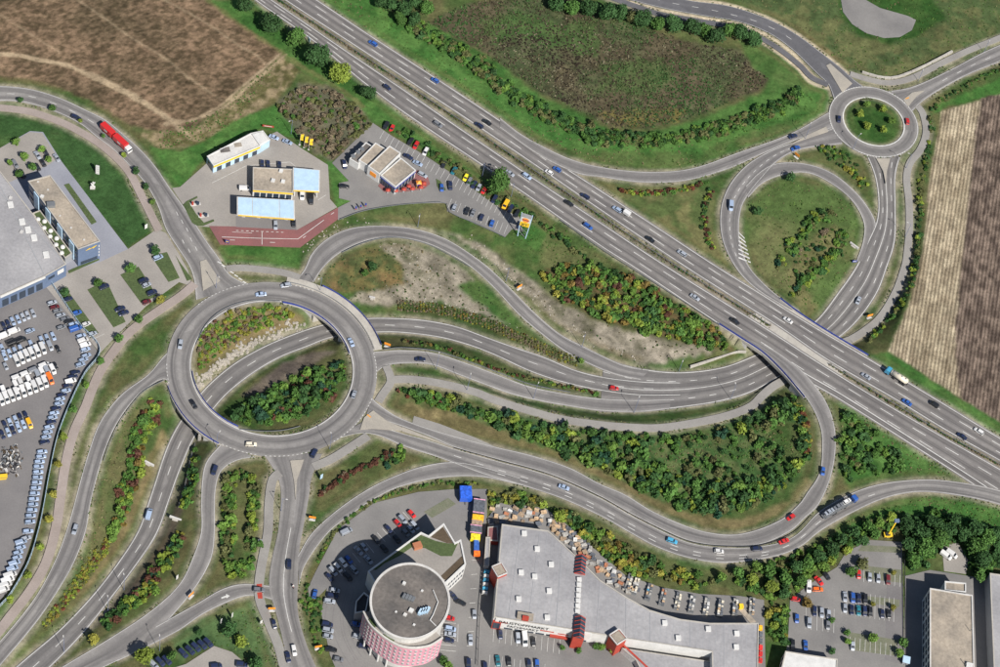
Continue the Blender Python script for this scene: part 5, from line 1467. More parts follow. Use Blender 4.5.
for x, y, c, t, h, w in ((214.5, 470, 'navy', 'minivan', (-.4, 1), 'on the slip road below the large roundabout'), (75, 529, 'silver', 'estate', (-.3, 1), 'on the slip road at the left'), (149, 514, 'pale', 'van', (.3, -1), 'on the sunken road at the lower left'), (420, 359, 'navy', 'saloon', (-1, -.1), 'on the slip road right of the large roundabout'), (614, 388, 'red', 'hatchback', (1, .12), 'on the sunken road beside the bare slope'),
                         (289, 564, 'navy', 'suv', (0, -1), 'on the main road below the large roundabout'), (274, 624, 'navy', 'hatchback', (.3, 1), 'stopped on the footpath beside the main road'), (294, 650, 'white', 'estate', (.2, 1), 'near the bottom edge on the main road'), (288, 657, 'navy', 'saloon', (.2, 1), 'near the bottom edge beside the white estate'), (259, 589.5, 'grey', 'estate', (1, .1), 'crossing the red strip of the side road'),
                         (564, 487, 'pale', 'saloon', (1, .32), 'on the lower main road above the superstore'), (672, 540.5, 'cyan', 'estate', (1, .35), 'on the bend behind the goods racks'), (719, 551, 'white', 'hatchback', (1, .05), 'at the bottom of the bend behind the goods racks'), (757, 548.5, 'navy', 'estate', (1, -.1), 'behind the red car on the bend'), (784, 541, 'red', 'saloon', (1, -.35), 'on the outer lane of the bend'), (791, 517, 'red', 'hatchback', (-.85, .55), 'on the inner slip road of the bend'), (823, 471, 'blue', 'hatchback', (-.1, 1), 'on the slip road coming down from the motorway bridge'),
                         (76, 117, 'navy', 'estate', (1, .4), 'on the main road at the upper left'), (839, 119, 'navy', 'hatchback', (0, 1), 'on the left side of the small roundabout'), (907.5, 121, 'red', 'hatchback', (-.1, -1), 'on the right side of the small roundabout'), (793, 136, 'navy', 'saloon', (1, -.38), 'on the slip road approaching the small roundabout'), (795.5, 148, 'blue', 'saloon', (-1, .38), 'on the road leaving the small roundabout to the left'), (731, 206, 'pale', 'van', (0, 1), 'on the left bend of the loop road'), (858.5, 300, 'silver', 'saloon', (.45, -1), 'on the sunken road above the motorway bridge')):
    vehicle(x, y, c, t, h, f"{CN.get(c, c)} {'off-roader' if t == 'suv' else t} {w}", RD)
# --- van yard
VY = 'vehicles parked in the van yard'; H1 = (.42, .9); H2 = (1, -.4)
def row(pts, cols): return [(x, y, c) for (x, y), c in zip(pts, cols)]
P_ = 'pale'
fleet('in the uppermost row of the van yard', 'the left', VY, H1, row([(4, 326), (8.3, 324), (12.6, 321), (18, 319), (23, 317), (27.5, 315), (33, 313)], ['navy', 'navy', P_, P_, 'silver', 'silver', 'silver']), 'estate')
fleet('standing crosswise below the uppermost van row', 'the left', VY, H2, [(4, 335.5, 'white', 'tall van'), (14, 331, 'white', 'tall van'), (30, 330.5, P_, 'estate'), (13, 343, 'black', 'tall van'), (21, 340, 'black', 'van')])
fleet('in the staggered second van yard row', 'the left', VY, H1, row([(2, 348), (4.5, 356), (9.6, 353), (15, 351), (20.5, 348.6), (31, 344), (41.5, 340), (47, 338), (53, 336)], [P_] * 9), 'estate')
fleet('beside the front row of white vans', 'the left', VY, H1, [(5.6, 366, 'silver', 'hatchback'), (50, 346, 'silver', 'van'), (58, 349, 'black', 'hatchback')])
fleet('in the upper row of white vans', 'the left', VY, H1, row([(16.5, 361), (21.5, 358.4), (26.7, 356), (31.7, 353.8), (37.2, 351.3), (42.8, 348.7)], ['white'] * 6), 'tall van')
fleet('in the cluster above the lower white van row', 'lower left', VY, H1, [(3.6, 391, 'white', 'van'), (16, 385.5, 'white', 'van'), (17, 377, 'white', 'van', H2), (20.8, 383, 'white', 'van'), (25.7, 373.5, 'white', 'van', H2), (29, 380.5, 'white', 'van'), (34.5, 369.4, 'grey', 'van', H2), (38, 375.4, 'silver', 'van'), (42, 372.4, 'white', 'van'), (44, 365, 'white', 'van', H2), (47, 371, 'silver', 'van'), (52.6, 369.4, 'white', 'van'), (55.5, 366, 'black', 'hatchback')])
fleet('in the lower row of white vans', 'the left', VY, H1, row([(1, 400), (6, 398), (11.4, 396), (17, 394), (23, 391.5), (28.7, 389), (34.5, 387), (39.8, 384.5), (44.8, 382), (50, 379)], ['white'] * 9 + ['orange']), 'tall van')
R6 = [(52, 302.5, 'silver'), (54.5, 307, 'maroon'), (57.5, 310.6, 'grey'), (60.5, 315, 'silver'), (65, 318.6, 'grey'), (69, 321, 'black'), (61.5, 327, 'grey'), (73, 324, P_), (75.5, 328.6, 'blue', 'tall van'), (81, 335.7, P_), (83, 340.3, 'white', 'van'), (85.3, 344.7, 'white', 'van'), (85.3, 349.3, P_), (86.2, 355.4, P_), (83.3, 359.6, P_), (80.3, 364.4, P_)]
fleet('along the upper van yard fence', 'the top', VY, (1, -.35), R6, 'estate')
fleet('along the middle van yard fence', 'the top', VY, (1, -.28), [(75.3, 372.4, 'navy'), (72.7, 376.6, 'navy'), (70.7, 381, 'white', 'van'), (67.7, 385.5, 'navy'), (65.9, 390.5, P_), (61.8, 395, 'navy'), (60, 399, P_), (59, 403.6, P_), (56, 408.4, 'navy'), (54, 413, P_), (52.5, 417.5, P_), (51, 422, 'navy'), (49, 427, P_), (47.5, 432, P_), (46, 437, P_), (44.5, 442, 'navy')], 'estate')
fleet('along the lower van yard fence', 'the top', VY, (1, -.12), row([(42, 451.6), (41, 456.6), (39.4, 461.6), (38.4, 466.6), (38, 472), (37.4, 477.4), (36.6, 482.6), (35.6, 488), (34.6, 493.4), (33.6, 499), (33, 504.4), (32, 510), (30.6, 515.6), (30, 521.6), (28, 531)], [P_] * 15), 'estate')
fleet('at the lower end of the van yard fence', 'the top', VY, (1, -.35), [(26, 538, 'silver'), (21, 542, P_, 'van'), (20.5, 547.5, P_), (18, 552.5, P_), (17, 557.5, P_), (14.5, 563, P_, 'van'), (12.4, 568.5, P_, 'van'), (10, 575, 'white', 'tall van'), (7.6, 580, 'white', 'tall van'), (5, 585, 'white', 'tall van'), (2.6, 590, 'white', 'tall van')], 'estate')
fleet('in the upper row by the scrap heap', 'the right', VY, H1, row([(26, 415.6), (20.6, 417.6), (15.6, 419.6), (10, 422.4), (5, 425)], ['navy', 'navy', P_, P_, 'navy']), 'estate')
fleet('in the lower row by the scrap heap', 'the right', VY, H1, [(29.4, 423.6, 'yellow', 'van'), (23.4, 424, P_), (18.4, 427.6, P_), (13, 430, 'navy'), (8, 432, P_), (2.4, 434.4, 'navy')], 'estate')
fleet('under the eaves of the long hall', 'the left', VY, (1, -.4), [(3, 300, 'black', 'estate'), (10, 296.5, 'silver', 'estate'), (37.5, 285.5, 'red', 'hatchback')])
# --- customer car park and staff car park
fleet('in the customer car park', 'the left', 'cars parked in the customer car park', (1, -.42), [(68, 299, 'navy'), (77, 312.6, 'blue'), (86, 324, 'white', 'hatchback'), (92.4, 333.7, 'silver'), (104, 286.5, 'navy', 'suv'), (120, 308.6, 'navy'), (123.6, 312.8, 'navy'), (143.6, 280.5, 'navy', 'suv'), (146.6, 284.7, 'silver'), (146.6, 301.7, 'maroon', 'hatchback'), (152, 292.5, 'navy'), (158, 257.4, 'pale', 'minivan')])
fleet('in the staff car park above the office block', 'the left', 'cars parked above the office block', (.55, .85), [(15, 164, 'grey'), (22.4, 174, 'black'), (37.4, 155, 'silver'), (37.6, 167, 'black'), (43, 163, 'black'), (45.6, 152.4, 'black'), (56.6, 157.6, 'silver')])
# --- filling station and restaurant
FS = 'cars parked at the filling station'
fleet('behind the filling station shop', 'the left', FS, (.05, 1), [(262, 163.5, 'navy', 'hatchback'), (268, 164, 'navy', 'hatchback'), (279.4, 165, 'navy', 'hatchback')])
fleet('beside the upper kerb of the filling station', 'the left', FS, (1, .4), [(274, 137, 'pale', 'saloon'), (287.4, 141.6, 'pale', 'saloon')])
vehicle(245, 188.5, 'white', 'van', (1, .05), 'white van standing left of the filling station shop', FS)
vehicle(275.5, 225, 'silver', 'estate', (0, 1), 'silver estate half under the long blue canopy', FS)
vehicle(293.6, 223, 'black', 'hatchback', (0, 1), 'black hatchback at the right end of the long blue canopy', FS)
vehicle(302, 195, 'white', 'van', (.05, 1), 'white van at the edge of the square blue canopy', FS)
vehicle(311, 199, 'black', 'tall van', (.02, 1), 'black trailer-like van below the square blue canopy', FS)
RP = 'cars parked at the restaurant'
vehicle(344, 186, 'black', 'saloon', (1, .1), 'black saloon alone in the small bay left of the restaurant', RP)
vehicle(344.4, 164.5, 'navy', 'suv', (.25, 1), 'navy blue off-roader at the left corner of the restaurant', RP)
fleet('on the motorway side of the restaurant car park', 'upper left', RP, (-.5, .85), [(386, 125.4, 'black'), (392, 128, 'red'), (410.5, 141, 'black'), (416, 145, 'red'), (425.6, 151.4, 'white', 'minivan'), (443.6, 164.5, 'black'), (454, 170.5, 'teal'), (465.7, 177.3, 'lemon', 'hatchback'), (469.3, 181.4, 'grey'), (474, 184.4, 'navy'), (478.8, 187.2, 'silver'), (483.9, 190.2, 'red', 'hatchback'), (494.5, 199, 'navy'), (505.3, 205, 'yellow', 'van'), (510.5, 208.3, 'navy'), (517, 213.5, 'black'), (520, 225, 'navy', 'hatchback')])
fleet('on the slope side of the restaurant car park', 'the left', RP, (.35, -.92), [(454.4, 207, 'silver'), (467, 210.6, 'black'), (473, 212.5, 'grey'), (481.5, 217, 'navy'), (492, 223, 'blue')])
fleet('in the lane right of the restaurant', 'the top', RP, (1, .5), [(408.3, 156.4, 'navy', 'saloon'), (417.7, 163, 'pale', 'saloon'), (422.5, 174.5, 'silver', 'estate'), (441.7, 187.6, 'blue', 'hatchback', (.1, 1)), (450.3, 185.7, 'navy', 'suv', (.1, 1))])
# --- tower, store and office car parks
TP = 'cars parked round the pink tower'
fleet('in the slanted rows above the tower', 'upper right', TP, (.7, .75), [(411.7, 513.7, 'red', 'hatchback'), (414.6, 525.5, 'silver'), (410.8, 529, 'silver'), (405.8, 532.6, 'grey'), (402.5, 519.3, 'silver'), (397.8, 523.2, 'red', 'hatchback'), (396.9, 538.8, 'black'), (388.6, 529, 'navy'), (384.2, 548.3, 'black'), (376.2, 539.4, 'black'), (368.5, 559.5, 'silver'), (364, 546.8, 'silver'), (358.5, 550.4, 'silver'), (353.8, 569.6, 'silver'), (348.7, 559.5, 'blue'), (347.9, 576.4, 'black'), (342.8, 562.5, 'white'), (337.8, 567.5, 'white'), (333, 571, 'silver'), (329.5, 577, 'navy')])
vehicle(346.4, 531.4, 'silver', 'van', (1, -.5), 'silver van alone near the kerb of the tower car park', TP)
vehicle(314.8, 593.5, 'blue', 'hatchback', (.2, -1), 'blue hatchback at the pale tip of the tower car park', TP)
fleet('in the curved row left of the tower', 'the top', TP, (1, .15), [(334.9, 590.2, 'silver'), (332.5, 595.5, 'navy'), (329.5, 600.9, 'silver'), (327.2, 624.2, 'navy'), (328, 630, 'silver'), (328, 636, 'silver'), (331, 649.3, 'black'), (338.4, 659, 'grey')])
fleet('right of the tower along the lane', 'the top', TP, (1, .15), [(453.6, 596, 'navy', 'saloon', (.8, .9)), (460.4, 602, 'black', 'saloon', (1, .4)), (449.6, 618, 'red', 'hatchback'), (450.4, 628.6, 'pale'), (450.4, 634, 'silver'), (449, 640, 'navy')])
fleet('in the bays between tower and superstore', 'the top', TP, (.05, 1), [(474.3, 614, 'silver'), (470.5, 639.5, 'silver'), (468.4, 663.5, 'navy')])
fleet('under the pillars of the tower', 'the top', TP, (1, .2), [(356, 624, 'blue', 'hatchback'), (357.5, 636, 'silver', 'hatchback'), (363, 646, 'navy', 'hatchback')])
SP = 'cars parked in front of the superstore'
fleet('in the bays below the superstore front', 'the left', SP, (.1, 1), [(500.4, 634.4, 'navy'), (517.9, 637.8, 'silver'), (524.5, 639.4, 'white', 'tall van'), (533.5, 641.8, 'black')])
fleet('in the lower superstore bays', 'the left', SP, (.1, 1), [(485, 667, 'navy'), (497.8, 660.5, 'teal'), (509, 661.5, 'black'), (529, 664.5, 'navy'), (537, 664.5, 'blue')])
EP = 'cars parked right of the superstore'
fleet('at the upper left of the east car park', 'the right', EP, (.7, .8), [(826.5, 575.6, 'black'), (819, 580.6, 'red'), (817.7, 589.2, 'orange', 'estate', (1, 0)), (808.6, 586.8, 'white', 'van', (.05, 1)), (796.8, 618.3, 'blue', 'hatchback', (.05, 1)), (795.8, 599, 'red', 'hatchback', (1, .2))])
fleet('in the uppermost bays of the east car park', 'the left', EP, (.05, 1), [(858.8, 574.2, 'red', 'hatchback'), (869.7, 576.8, 'silver'), (878.3, 578.2, 'silver'), (888, 579.6, 'maroon')])
fleet('in the upper half of the east double row', 'the left', EP, (.05, 1), [(845, 596.5, 'silver'), (852.8, 597.7, 'blue'), (858.8, 598.3, 'navy'), (865.3, 598.9, 'black')])
fleet('in the lower half of the east double row', 'the left', EP, (.05, 1), [(845, 608, 'silver'), (851.8, 609.7, 'navy'), (858.6, 610.3, 'teal'), (864.7, 611, 'navy'), (870.3, 611.7, 'black'), (882.3, 613.7, 'navy'), (889, 614, 'black')])
fleet('in the left block of the east car park', 'upper left', EP, (.05, 1), [(814.7, 611, 'navy'), (821.7, 612.3, 'silver'), (828.7, 614, 'silver'), (809, 622.8, 'silver'), (828, 625, 'grey'), (792.8, 644.4, 'black'), (805.6, 645.4, 'blue'), (852.6, 645.8, 'silver')])
fleet('on the paved pad among the trees', 'the left', EP, (.7, .5), [(946, 555.4, 'white', 'van'), (951.8, 554, 'white', 'van')])
fleet('in the corner car park at the bottom left', 'the left', 'cars parked in the corner car park', (.75, .7), [(153.6, 664.5, 'silver'), (160, 661.5, 'navy'), (166.7, 660, 'navy'), (183, 653, 'navy'), (189.8, 650, 'navy'), (195.8, 646.9, 'navy'), (202, 644.6, 'navy'), (208, 642.4, 'navy'), (216, 666, 'navy', None, (1, -.1)), (241.6, 664.5, 'navy', None, (1, .1))], 'suv')

# --- lorries and other big vehicles
def add_wheels(o, xs, wy, r=.5, w=2.0):
    for x in xs:
        for s in (-1, 1):
            q = bpy.data.objects.new('wheel', WHEEL); q.location = (x, s * wy, r); q.scale = (r, w, r); link(q, o)
def coloured(o, c): o.color = (*CC.get(c, c), 1); return o
def cab(o, x, col, w=1.22, h=2.9):
    b = MB(); loft(b, [(x - 1.0, w, .5, h), (x + .5, w, .5, h), (x + .95, w * .97, .5, h - .25), (x + 1.15, w * .95, .5, h - 1.1)])
    coloured(b.build('cab', M['paintbody'], o, local=True), col)
    MB().box((x + 1.08, 0, h - .85), (.14, w * 1.75, .8)).build('windscreen', M['carglass'], o, local=True)
def box_body(o, x0, x1, z0, z1, col, name='box_body', w=1.26):
    b = MB(); loft(b, [(x0, w, z0, z1), (x0 + .1, w + .02, z0 - .02, z1 + .02), (x1 - .1, w + .02, z0 - .02, z1 + .02), (x1, w, z0, z1)])
    return coloured(b.build(name, M['paintbody'], o, local=True), col)
x, y, z = on_surface(115.5, 140); rz = heading(115.5, 140, 3, 2.75, z)
t = empty('lorry', (x, y, z + .02), rz); tag(t, 'red lorry pulling a red box trailer on the main road', 'lorry')
cab(t, 8.0, 'white'); box_body(t, -.4, 6.8, 1.0, 3.6, 'red'); box_body(t, -8.2, -1.3, 1.0, 3.6, 'red', 'trailer_body')
MB().box((0, 0, .75), (16.4, 1.0, .35)).build('chassis', M['black'], t, local=True)
MB().box((3.4, -1.285, 2.3), (1.8, .03, .9)).build('side_emblem', M['white'], t, local=True); MB().box((-4.8, -1.285, 2.3), (1.8, .03, .9)).build('side_emblem', M['white'], t, local=True)
add_wheels(t, (7.9, 1.2, 2.4, -3, -6.6), 1.05)
x, y, z = on_surface(896, 378.5); rz = heading(896, 378.5, -3, -1.95, z)
t = empty('tank_lorry', (x, y, z + .02), rz); tag(t, 'tank lorry with light blue cab and pale tank on the motorway', 'lorry')
cab(t, 4.2, 'cyan', h=3.0)
m = MB()
for a, b, r0, r1 in ((-5.0, -4.6, .6, 1.2), (-4.6, 2.6, 1.2, 1.2), (2.6, 3.0, 1.2, .6)): m.tube((a, 0, 2.15), (b, 0, 2.15), r0, r1, 14)
coloured(m.build('tank', M['paintbody'], t, local=True, smooth=True), 'cream')
for k in range(4): MB().tube((-3.6 + k * 1.8, 0, 3.25), (-3.6 + k * 1.8, 0, 3.5), .3, n=10).build('hatch', M['steel'], t, local=True)
MB().box((-.5, 0, .85), (9.4, 1.0, .4)).build('chassis', M['black'], t, local=True); add_wheels(t, (4.2, .8, -2.6, -3.9), 1.05)
x, y, z = on_surface(838, 509.5); rz = heading(838, 509.5, 3, -1.75, z)
t = empty('car_transporter', (x, y, z + .02), rz); tag(t, 'car transporter with blue cab loaded with cars on the lower main road', 'lorry')
cab(t, 8.0, 'blue', h=2.8)
for zz, a, b in ((1.0, -8.2, 6.6), (2.75, -7.8, 5.2)): MB().box(((a + b) / 2, 0, zz), (b - a, 2.3, .14)).build('loading_deck', M['steel'], t, local=True)
for k in range(6):
    for s in (-1, 1): MB().box((-7.6 + k * 2.7, s * 1.15, 1.9), (.14, .1, 1.9)).build('deck_post', M['steel'], t, local=True)
add_wheels(t, (7.9, 2.6, -2.2, -3.5), 1.05)
cr, sr = math.cos(rz), math.sin(rz)
for k, (dx, c, tp) in enumerate(((-5.6, 'silver', 'saloon'), (-.9, 'grey', 'saloon'), (3.4, 'white', 'hatchback'))):
    v = vehicle(838, 509.5, c, tp, (3, -1.75), ('rearmost', 'middle', 'foremost')[k] + f' car on the upper deck of the car transporter, {c} {tp}', 'cars on the transporter', z=0)
    v.location = (x + dx * cr, y + dx * sr, z + 2.84); v.rotation_euler = (0, 0, rz)
x, y, z = on_surface(626.5, 214.5); rz = heading(626, 214, -3, -2, z)
t = empty('box_trailer', (x, y, z + .02), rz); tag(t, 'white box trailer towed by the pale estate on the motorway', 'trailer')
box_body(t, -1.5, 1.5, .5, 2.1, 'white', w=.95); MB().box((2.1, 0, .5), (1.3, .14, .12)).build('drawbar', M['steel'], t, local=True); add_wheels(t, (0,), .95, .32, 1)
# showman's trailers beside the tower
def trailer(px_, py_, head, L_, w, h, col, label, stripe_=None, top_=None):
    x, y = G(px_, py_, h); z = float(sample(TOP, x, y)); rz = heading(px_, py_, head[0] * 3, head[1] * 3, 0)
    t = empty('parked_trailer', (float(x), float(y), z + .01), rz); tag(t, label, 'trailer', 'trailers beside the tower car park')
    box_body(t, -L_ / 2, L_ / 2, .7, h, col, w=w / 2)
    coloured(MB().box((0, 0, h + .06), (L_ * .96, w * .94, .10)).build('roof', M['dull'], t, local=True), top_ or col)
    if stripe_:
        for s in (-1, 1): coloured(MB().box((s * (L_ / 2 - .1), 0, h + .1), (.35, w * 1.0, .16)).build('trim', M['dull'], t, local=True), stripe_)
    MB().box((L_ / 2 + .6, 0, .6), (1.4, .16, .14)).build('drawbar', M['black'], t, local=True)
    add_wheels(t, (-L_ * .25, L_ * .25), w / 2 - .15, .42, 1.4)
CC.update(dark=(.09, .10, .12), pinkish=(.62, .30, .42), tarp=(.02, .10, .55), wood=(.30, .22, .15))
trailer(466, 492, (.06, 1), 5.6, 4.6, 3.4, 'tarp', 'big blue tarpaulin trailer at the top of the tower car park')
trailer(479, 506, (-.08, 1), 6.0, 4.4, 3.0, 'dark', 'dark-roofed trailer with pink trim beside the superstore fence', 'pinkish', 'dark')
trailer(478, 517, (-.08, 1), 2.2, 4.4, 2.8, 'yellow', 'low yellow trailer between two dark-roofed trailers')
trailer(477, 522.5, (-.08, 1), 2.6, 4.2, 2.4, 'wood', 'brownish open trailer below the low yellow trailer')
trailer(476, 529, (-.08, 1), 3.4, 4.4, 2.8, 'dark', 'short dark-roofed trailer with pink trim below the brownish trailer', 'pinkish', 'dark')
trailer(475.5, 536.5, (-.05, 1), 2.4, 3.6, 2.6, 'lemon', 'lemon yellow trailer at the lower end of the trailer row')
trailer(476.5, 545, (.0, 1), 4.4, 2.0, 2.0, 'blue', 'narrow blue trailer below the lemon yellow trailer')
trailer(477, 553, (.0, 1), 2.0, 2.4, 1.8, 'orange', 'small orange trailer at the very end of the trailer row')
# lifting platform
x, y, z = on_surface(887.5, 536, grid=Zt)
t = empty('boom_lift', (x, y, z), .3); tag(t, 'yellow boom lift raised among the trees', 'boom lift')
MB().box((0, 0, .9), (3.4, 2.0, .8)).build('chassis', M['yellow'], t, local=True); MB().box((-.3, 0, 1.6), (1.6, 1.4, .7)).build('turret', M['black'], t, local=True)
e_ = G(897, 520.5, 9.0); d_ = (e_[0] - x, e_[1] - y); cs, sn = math.cos(-.3), math.sin(-.3); tip = (d_[0] * cs - d_[1] * sn, d_[0] * sn + d_[1] * cs, 9.0)
MB().tube((0, 0, 1.8), tip, .36, .26, 8).build('boom', M['yellow'], t, local=True)
MB().box((tip[0], tip[1], 8.9), (1.9, 1.2, 1.1)).build('basket', M['cladblue'], t, local=True); add_wheels(t, (-1.1, 1.1), .95, .45, 1.6)
# ------------------------------------------------------------------ trees and shrubs
M['leaf'] = obj_colour('foliage', .75, 0.0, var=1.1, spec=.2)
def leaf_cloud(n, size, lobes, flat=.85, seed=0, spread=.62):
    """leaf faces spread over lumpy lobes of a unit crown; returns verts (n*4,3)"""
    r = np.random.default_rng(seed)
    C_ = r.normal(size=(lobes, 3)); C_ /= np.linalg.norm(C_, axis=1)[:, None]; C_ *= spread * r.uniform(.35, 1.0, (lobes, 1)); C_[:, 2] *= flat
    R_ = r.uniform(.32, .55, lobes)
    k = r.integers(0, lobes, n)
    d = r.normal(size=(n, 3)); d /= np.linalg.norm(d, axis=1)[:, None]
    c = C_[k] + d * (R_[k] * r.uniform(.55, 1.05, n))[:, None]
    nrm = d + r.normal(size=(n, 3)) * .55 + np.array([0, 0, .35]); nrm /= np.linalg.norm(nrm, axis=1)[:, None]
    u = np.cross(nrm, r.normal(size=(n, 3))); u /= np.linalg.norm(u, axis=1)[:, None]; v = np.cross(nrm, u)
    s = size * r.uniform(.6, 1.3, n)[:, None]
    return np.stack([c - u * s, c + v * s * .7, c + u * s, c - v * s * .7], 1).reshape(-1, 3)
def cloud_mesh(name, V, mat):
    me = bpy.data.meshes.new(name); n = len(V) // 4
    me.vertices.add(len(V)); me.vertices.foreach_set('co', V.astype('f4').ravel())
    me.loops.add(len(V)); me.loops.foreach_set('vertex_index', np.arange(len(V), dtype='i4'))
    me.polygons.add(n); me.polygons.foreach_set('loop_start', np.arange(0, len(V), 4, dtype='i4'))
    me.update(calc_edges=True); me.materials.append(mat)
    return me
TREE = [cloud_mesh('crown', leaf_cloud(620, .15, 13, .9, 10 + i), M['leaf']) for i in range(6)]
BIG = [cloud_mesh('crown', leaf_cloud(1500, .10, 20, .85, 30 + i), M['leaf']) for i in range(4)]
BUSHV = [leaf_cloud(210, (.20, .26, .30)[i % 3], 5 + i % 5, .6 + .12 * (i % 4), 50 + i, .55 + .07 * (i % 4)) for i in range(14)]
BUSH = [cloud_mesh('crown', v, M['leaf']) for v in BUSHV]
def trunk_mesh():
    m = MB()
    pts = [(0, 0, -.3, .10), (.02, .01, .5, .075), (0, .03, 1.0, .06)]
    for a, b in zip(pts[:-1], pts[1:]): m.tube(a[:3], b[:3], a[3], b[3], 7)
    for k in range(4):
        t = k * 1.57 + .4; m.tube((0, .02, .85), (.42 * math.cos(t), .42 * math.sin(t), 1.45), .045, .02, 5)
    return m.mesh('trunk', M['bark'])
TRUNK = trunk_mesh()
STEM = MB()
for k in range(4):
    t = k * 1.57; STEM.tube((0, 0, -.4), (.35 * math.cos(t), .35 * math.sin(t), .5), .05, .025, 5)
STEM = STEM.mesh('stem', M['bark'])
FOL = dict(dark=(.032, .078, .024), mid=(.058, .128, .028), light=(.100, .180, .034), lime=(.160, .215, .034), yellow=(.19, .185, .034), orange=(.145, .105, .030), red=(.120, .044, .026), maroon=(.090, .042, .028), brown=(.135, .110, .072), olive=(.095, .105, .040), blueish=(.018, .055, .030))
FN = dict(dark='dark green', mid='green', light='light green', lime='yellow-green', blueish='bluish green')
def place_tree(px_, py_, r, h, col, label, group, z=None, cat='tree', name='tree'):
    """px, py: the middle of the crown as the photo shows it; r crown radius, h height of the crown's middle"""
    x, y, zz = on_surface(px_, py_, grid=Zt, lift=h)
    zz = min(zz, float(sample(TOP, x, y)))
    o = empty(name, (x, y, zz), random.uniform(0, 6.28)); tag(o, label, cat, group)
    c = bpy.data.objects.new('crown', random.choice(BIG if r > 2.9 else TREE)); c.location = (0, 0, h); r *= 1.22; c.scale = (r, r * random.uniform(.9, 1.1), r * random.uniform(.85, 1.05))
    v = random.uniform(.8, 1.25); c.color = (*(k * v for k in FOL[col]), 1); link(c, o)
    t = bpy.data.objects.new('trunk', TRUNK); k = max(h * .8, .6); t.scale = (k * .8, k * .8, k); link(t, o)
SHRUBS = []       # (r, x, y, z, colour, label, group)
def part_of(where, x, y):
    if 'thicket between' not in where: return where
    return where.replace('in the thicket', 'in the ' + ('left tip' if x < 470 else 'left part' if x < 560 else 'middle' if x < 650 else 'right part' if x < 740 else 'right end') + ' of the thicket').replace('between footpath and looping slip road', 'near the footpath' if y < 405 + (x - 395) * .10 else 'near the looping slip road')
def thicket(where, group, poly, rr, pal, dens, hole=None, minsep=1.15, seed=0, z_on=None):
    """shrubs scattered through a traced patch; dens = tries per 100 square pixels"""
    r = random.Random(seed + len(SHRUBS)); xs = [p[0] for p in poly]; ys = [p[1] for p in poly]
    area = (max(xs) - min(xs)) * (max(ys) - min(ys)); got = []
    cols = sum([[c] * k for c, k in pal], [])
    for _ in range(int(area * dens / 100)):
        x, y = r.uniform(min(xs), max(xs)), r.uniform(min(ys), max(ys))
        if not in_poly(np.array([x]), np.array([y]), poly)[0]: continue
        if hole and in_poly(np.array([x]), np.array([y]), hole)[0]: continue
        q = rr[0] * .8 + (rr[1] * 1.12 - rr[0] * .8) * r.random() ** 1.6
        if any((x - a) ** 2 + ((y - b) * 1.2) ** 2 < (minsep * (q + c) * .5 / .4) ** 2 for a, b, c in got): continue
        got.append((x, y, q))
        X, Y, Z = on_surface(x, y, grid=Zt, lift=q * .5)
        if sample(roadmask, X, Y) or sample(lotmask, X, Y): continue
        SHRUBS.append((q, X, Y, Z, r.choice(cols), part_of(where, x, y), group))
def hedge(where, group, line, w, rr, pal, gap, seed=0):
    r = random.Random(seed + len(SHRUBS)); cols = sum([[c] * k for c, k in pal], [])
    a = np.array(line, float); s = np.concatenate([[0], np.cumsum(np.hypot(*np.diff(a, axis=0).T))])
    t = 0
    while t < s[-1]:
        x = np.interp(t, s, a[:, 0]) + r.uniform(-w, w); y = np.interp(t, s, a[:, 1]) + r.uniform(-w, w); q = r.uniform(*rr)
        X, Y, Z = on_surface(x, y, grid=Zt, lift=q * .5)
        if not (sample(roadmask, X, Y) or sample(lotmask, X, Y)): SHRUBS.append((q, X, Y, Z, r.choice(cols), where, group))
        t += gap * r.uniform(.7, 1.3)
GR = [('dark', 3), ('mid', 4), ('light', 2), ('blueish', 1)]
AUT = [('mid', 3), ('light', 3), ('lime', 2), ('yellow', 2), ('orange', 1), ('maroon', 2), ('red', 1)]
thicket('in the upper half of the roundabout island', 'shrubs in the upper island', [(198, 345), (205, 325), (235, 309), (275, 305), (294, 314), (280, 322), (245, 336), (220, 353), (198, 372)], (.7, 1.15), [('light', 3), ('lime', 2), ('yellow', 2), ('brown', 2), ('mid', 2), ('maroon', 1)], 11, minsep=.8)
thicket('in the lower half of the roundabout island', 'shrubs in the lower island', [(228, 416), (248, 400), (290, 378), (322, 366), (342, 362), (346, 376), (334, 396), (310, 413), (282, 424), (250, 423)], (1.2, 2.2), [('dark', 3), ('mid', 4), ('light', 2), ('blueish', 2), ('maroon', 1)], 8, minsep=.85)
thicket('on the slope left of the sunken road', 'autumn shrubs left of the sunken road', [(150, 398), (160, 404), (158, 425), (146, 440), (142, 470), (132, 500), (124, 525), (112, 540), (104, 545), (112, 520), (118, 490), (128, 460), (134, 430), (142, 410)], (1.2, 1.9), [('mid', 3), ('light', 4), ('maroon', 3), ('lime', 2), ('orange', 1)], 9, minsep=.85)
thicket('on the slope at the lower left below the red shrubs', 'young autumn shrubs at the lower left', [(104, 540), (112, 536), (108, 552), (96, 568), (84, 584), (62, 612), (46, 630), (41, 626), (58, 602), (76, 576), (90, 556)], (.45, .8), [('yellow', 3), ('lime', 3), ('orange', 1), ('red', 1), ('olive', 2)], 30, minsep=.8)
thicket('on the slope right of the sunken road', 'shrubs right of the sunken road', [(196, 445), (202, 452), (194, 490), (186, 512), (181, 506), (188, 478)], (.8, 1.4), GR + [('lime', 2)], 12, minsep=.8)
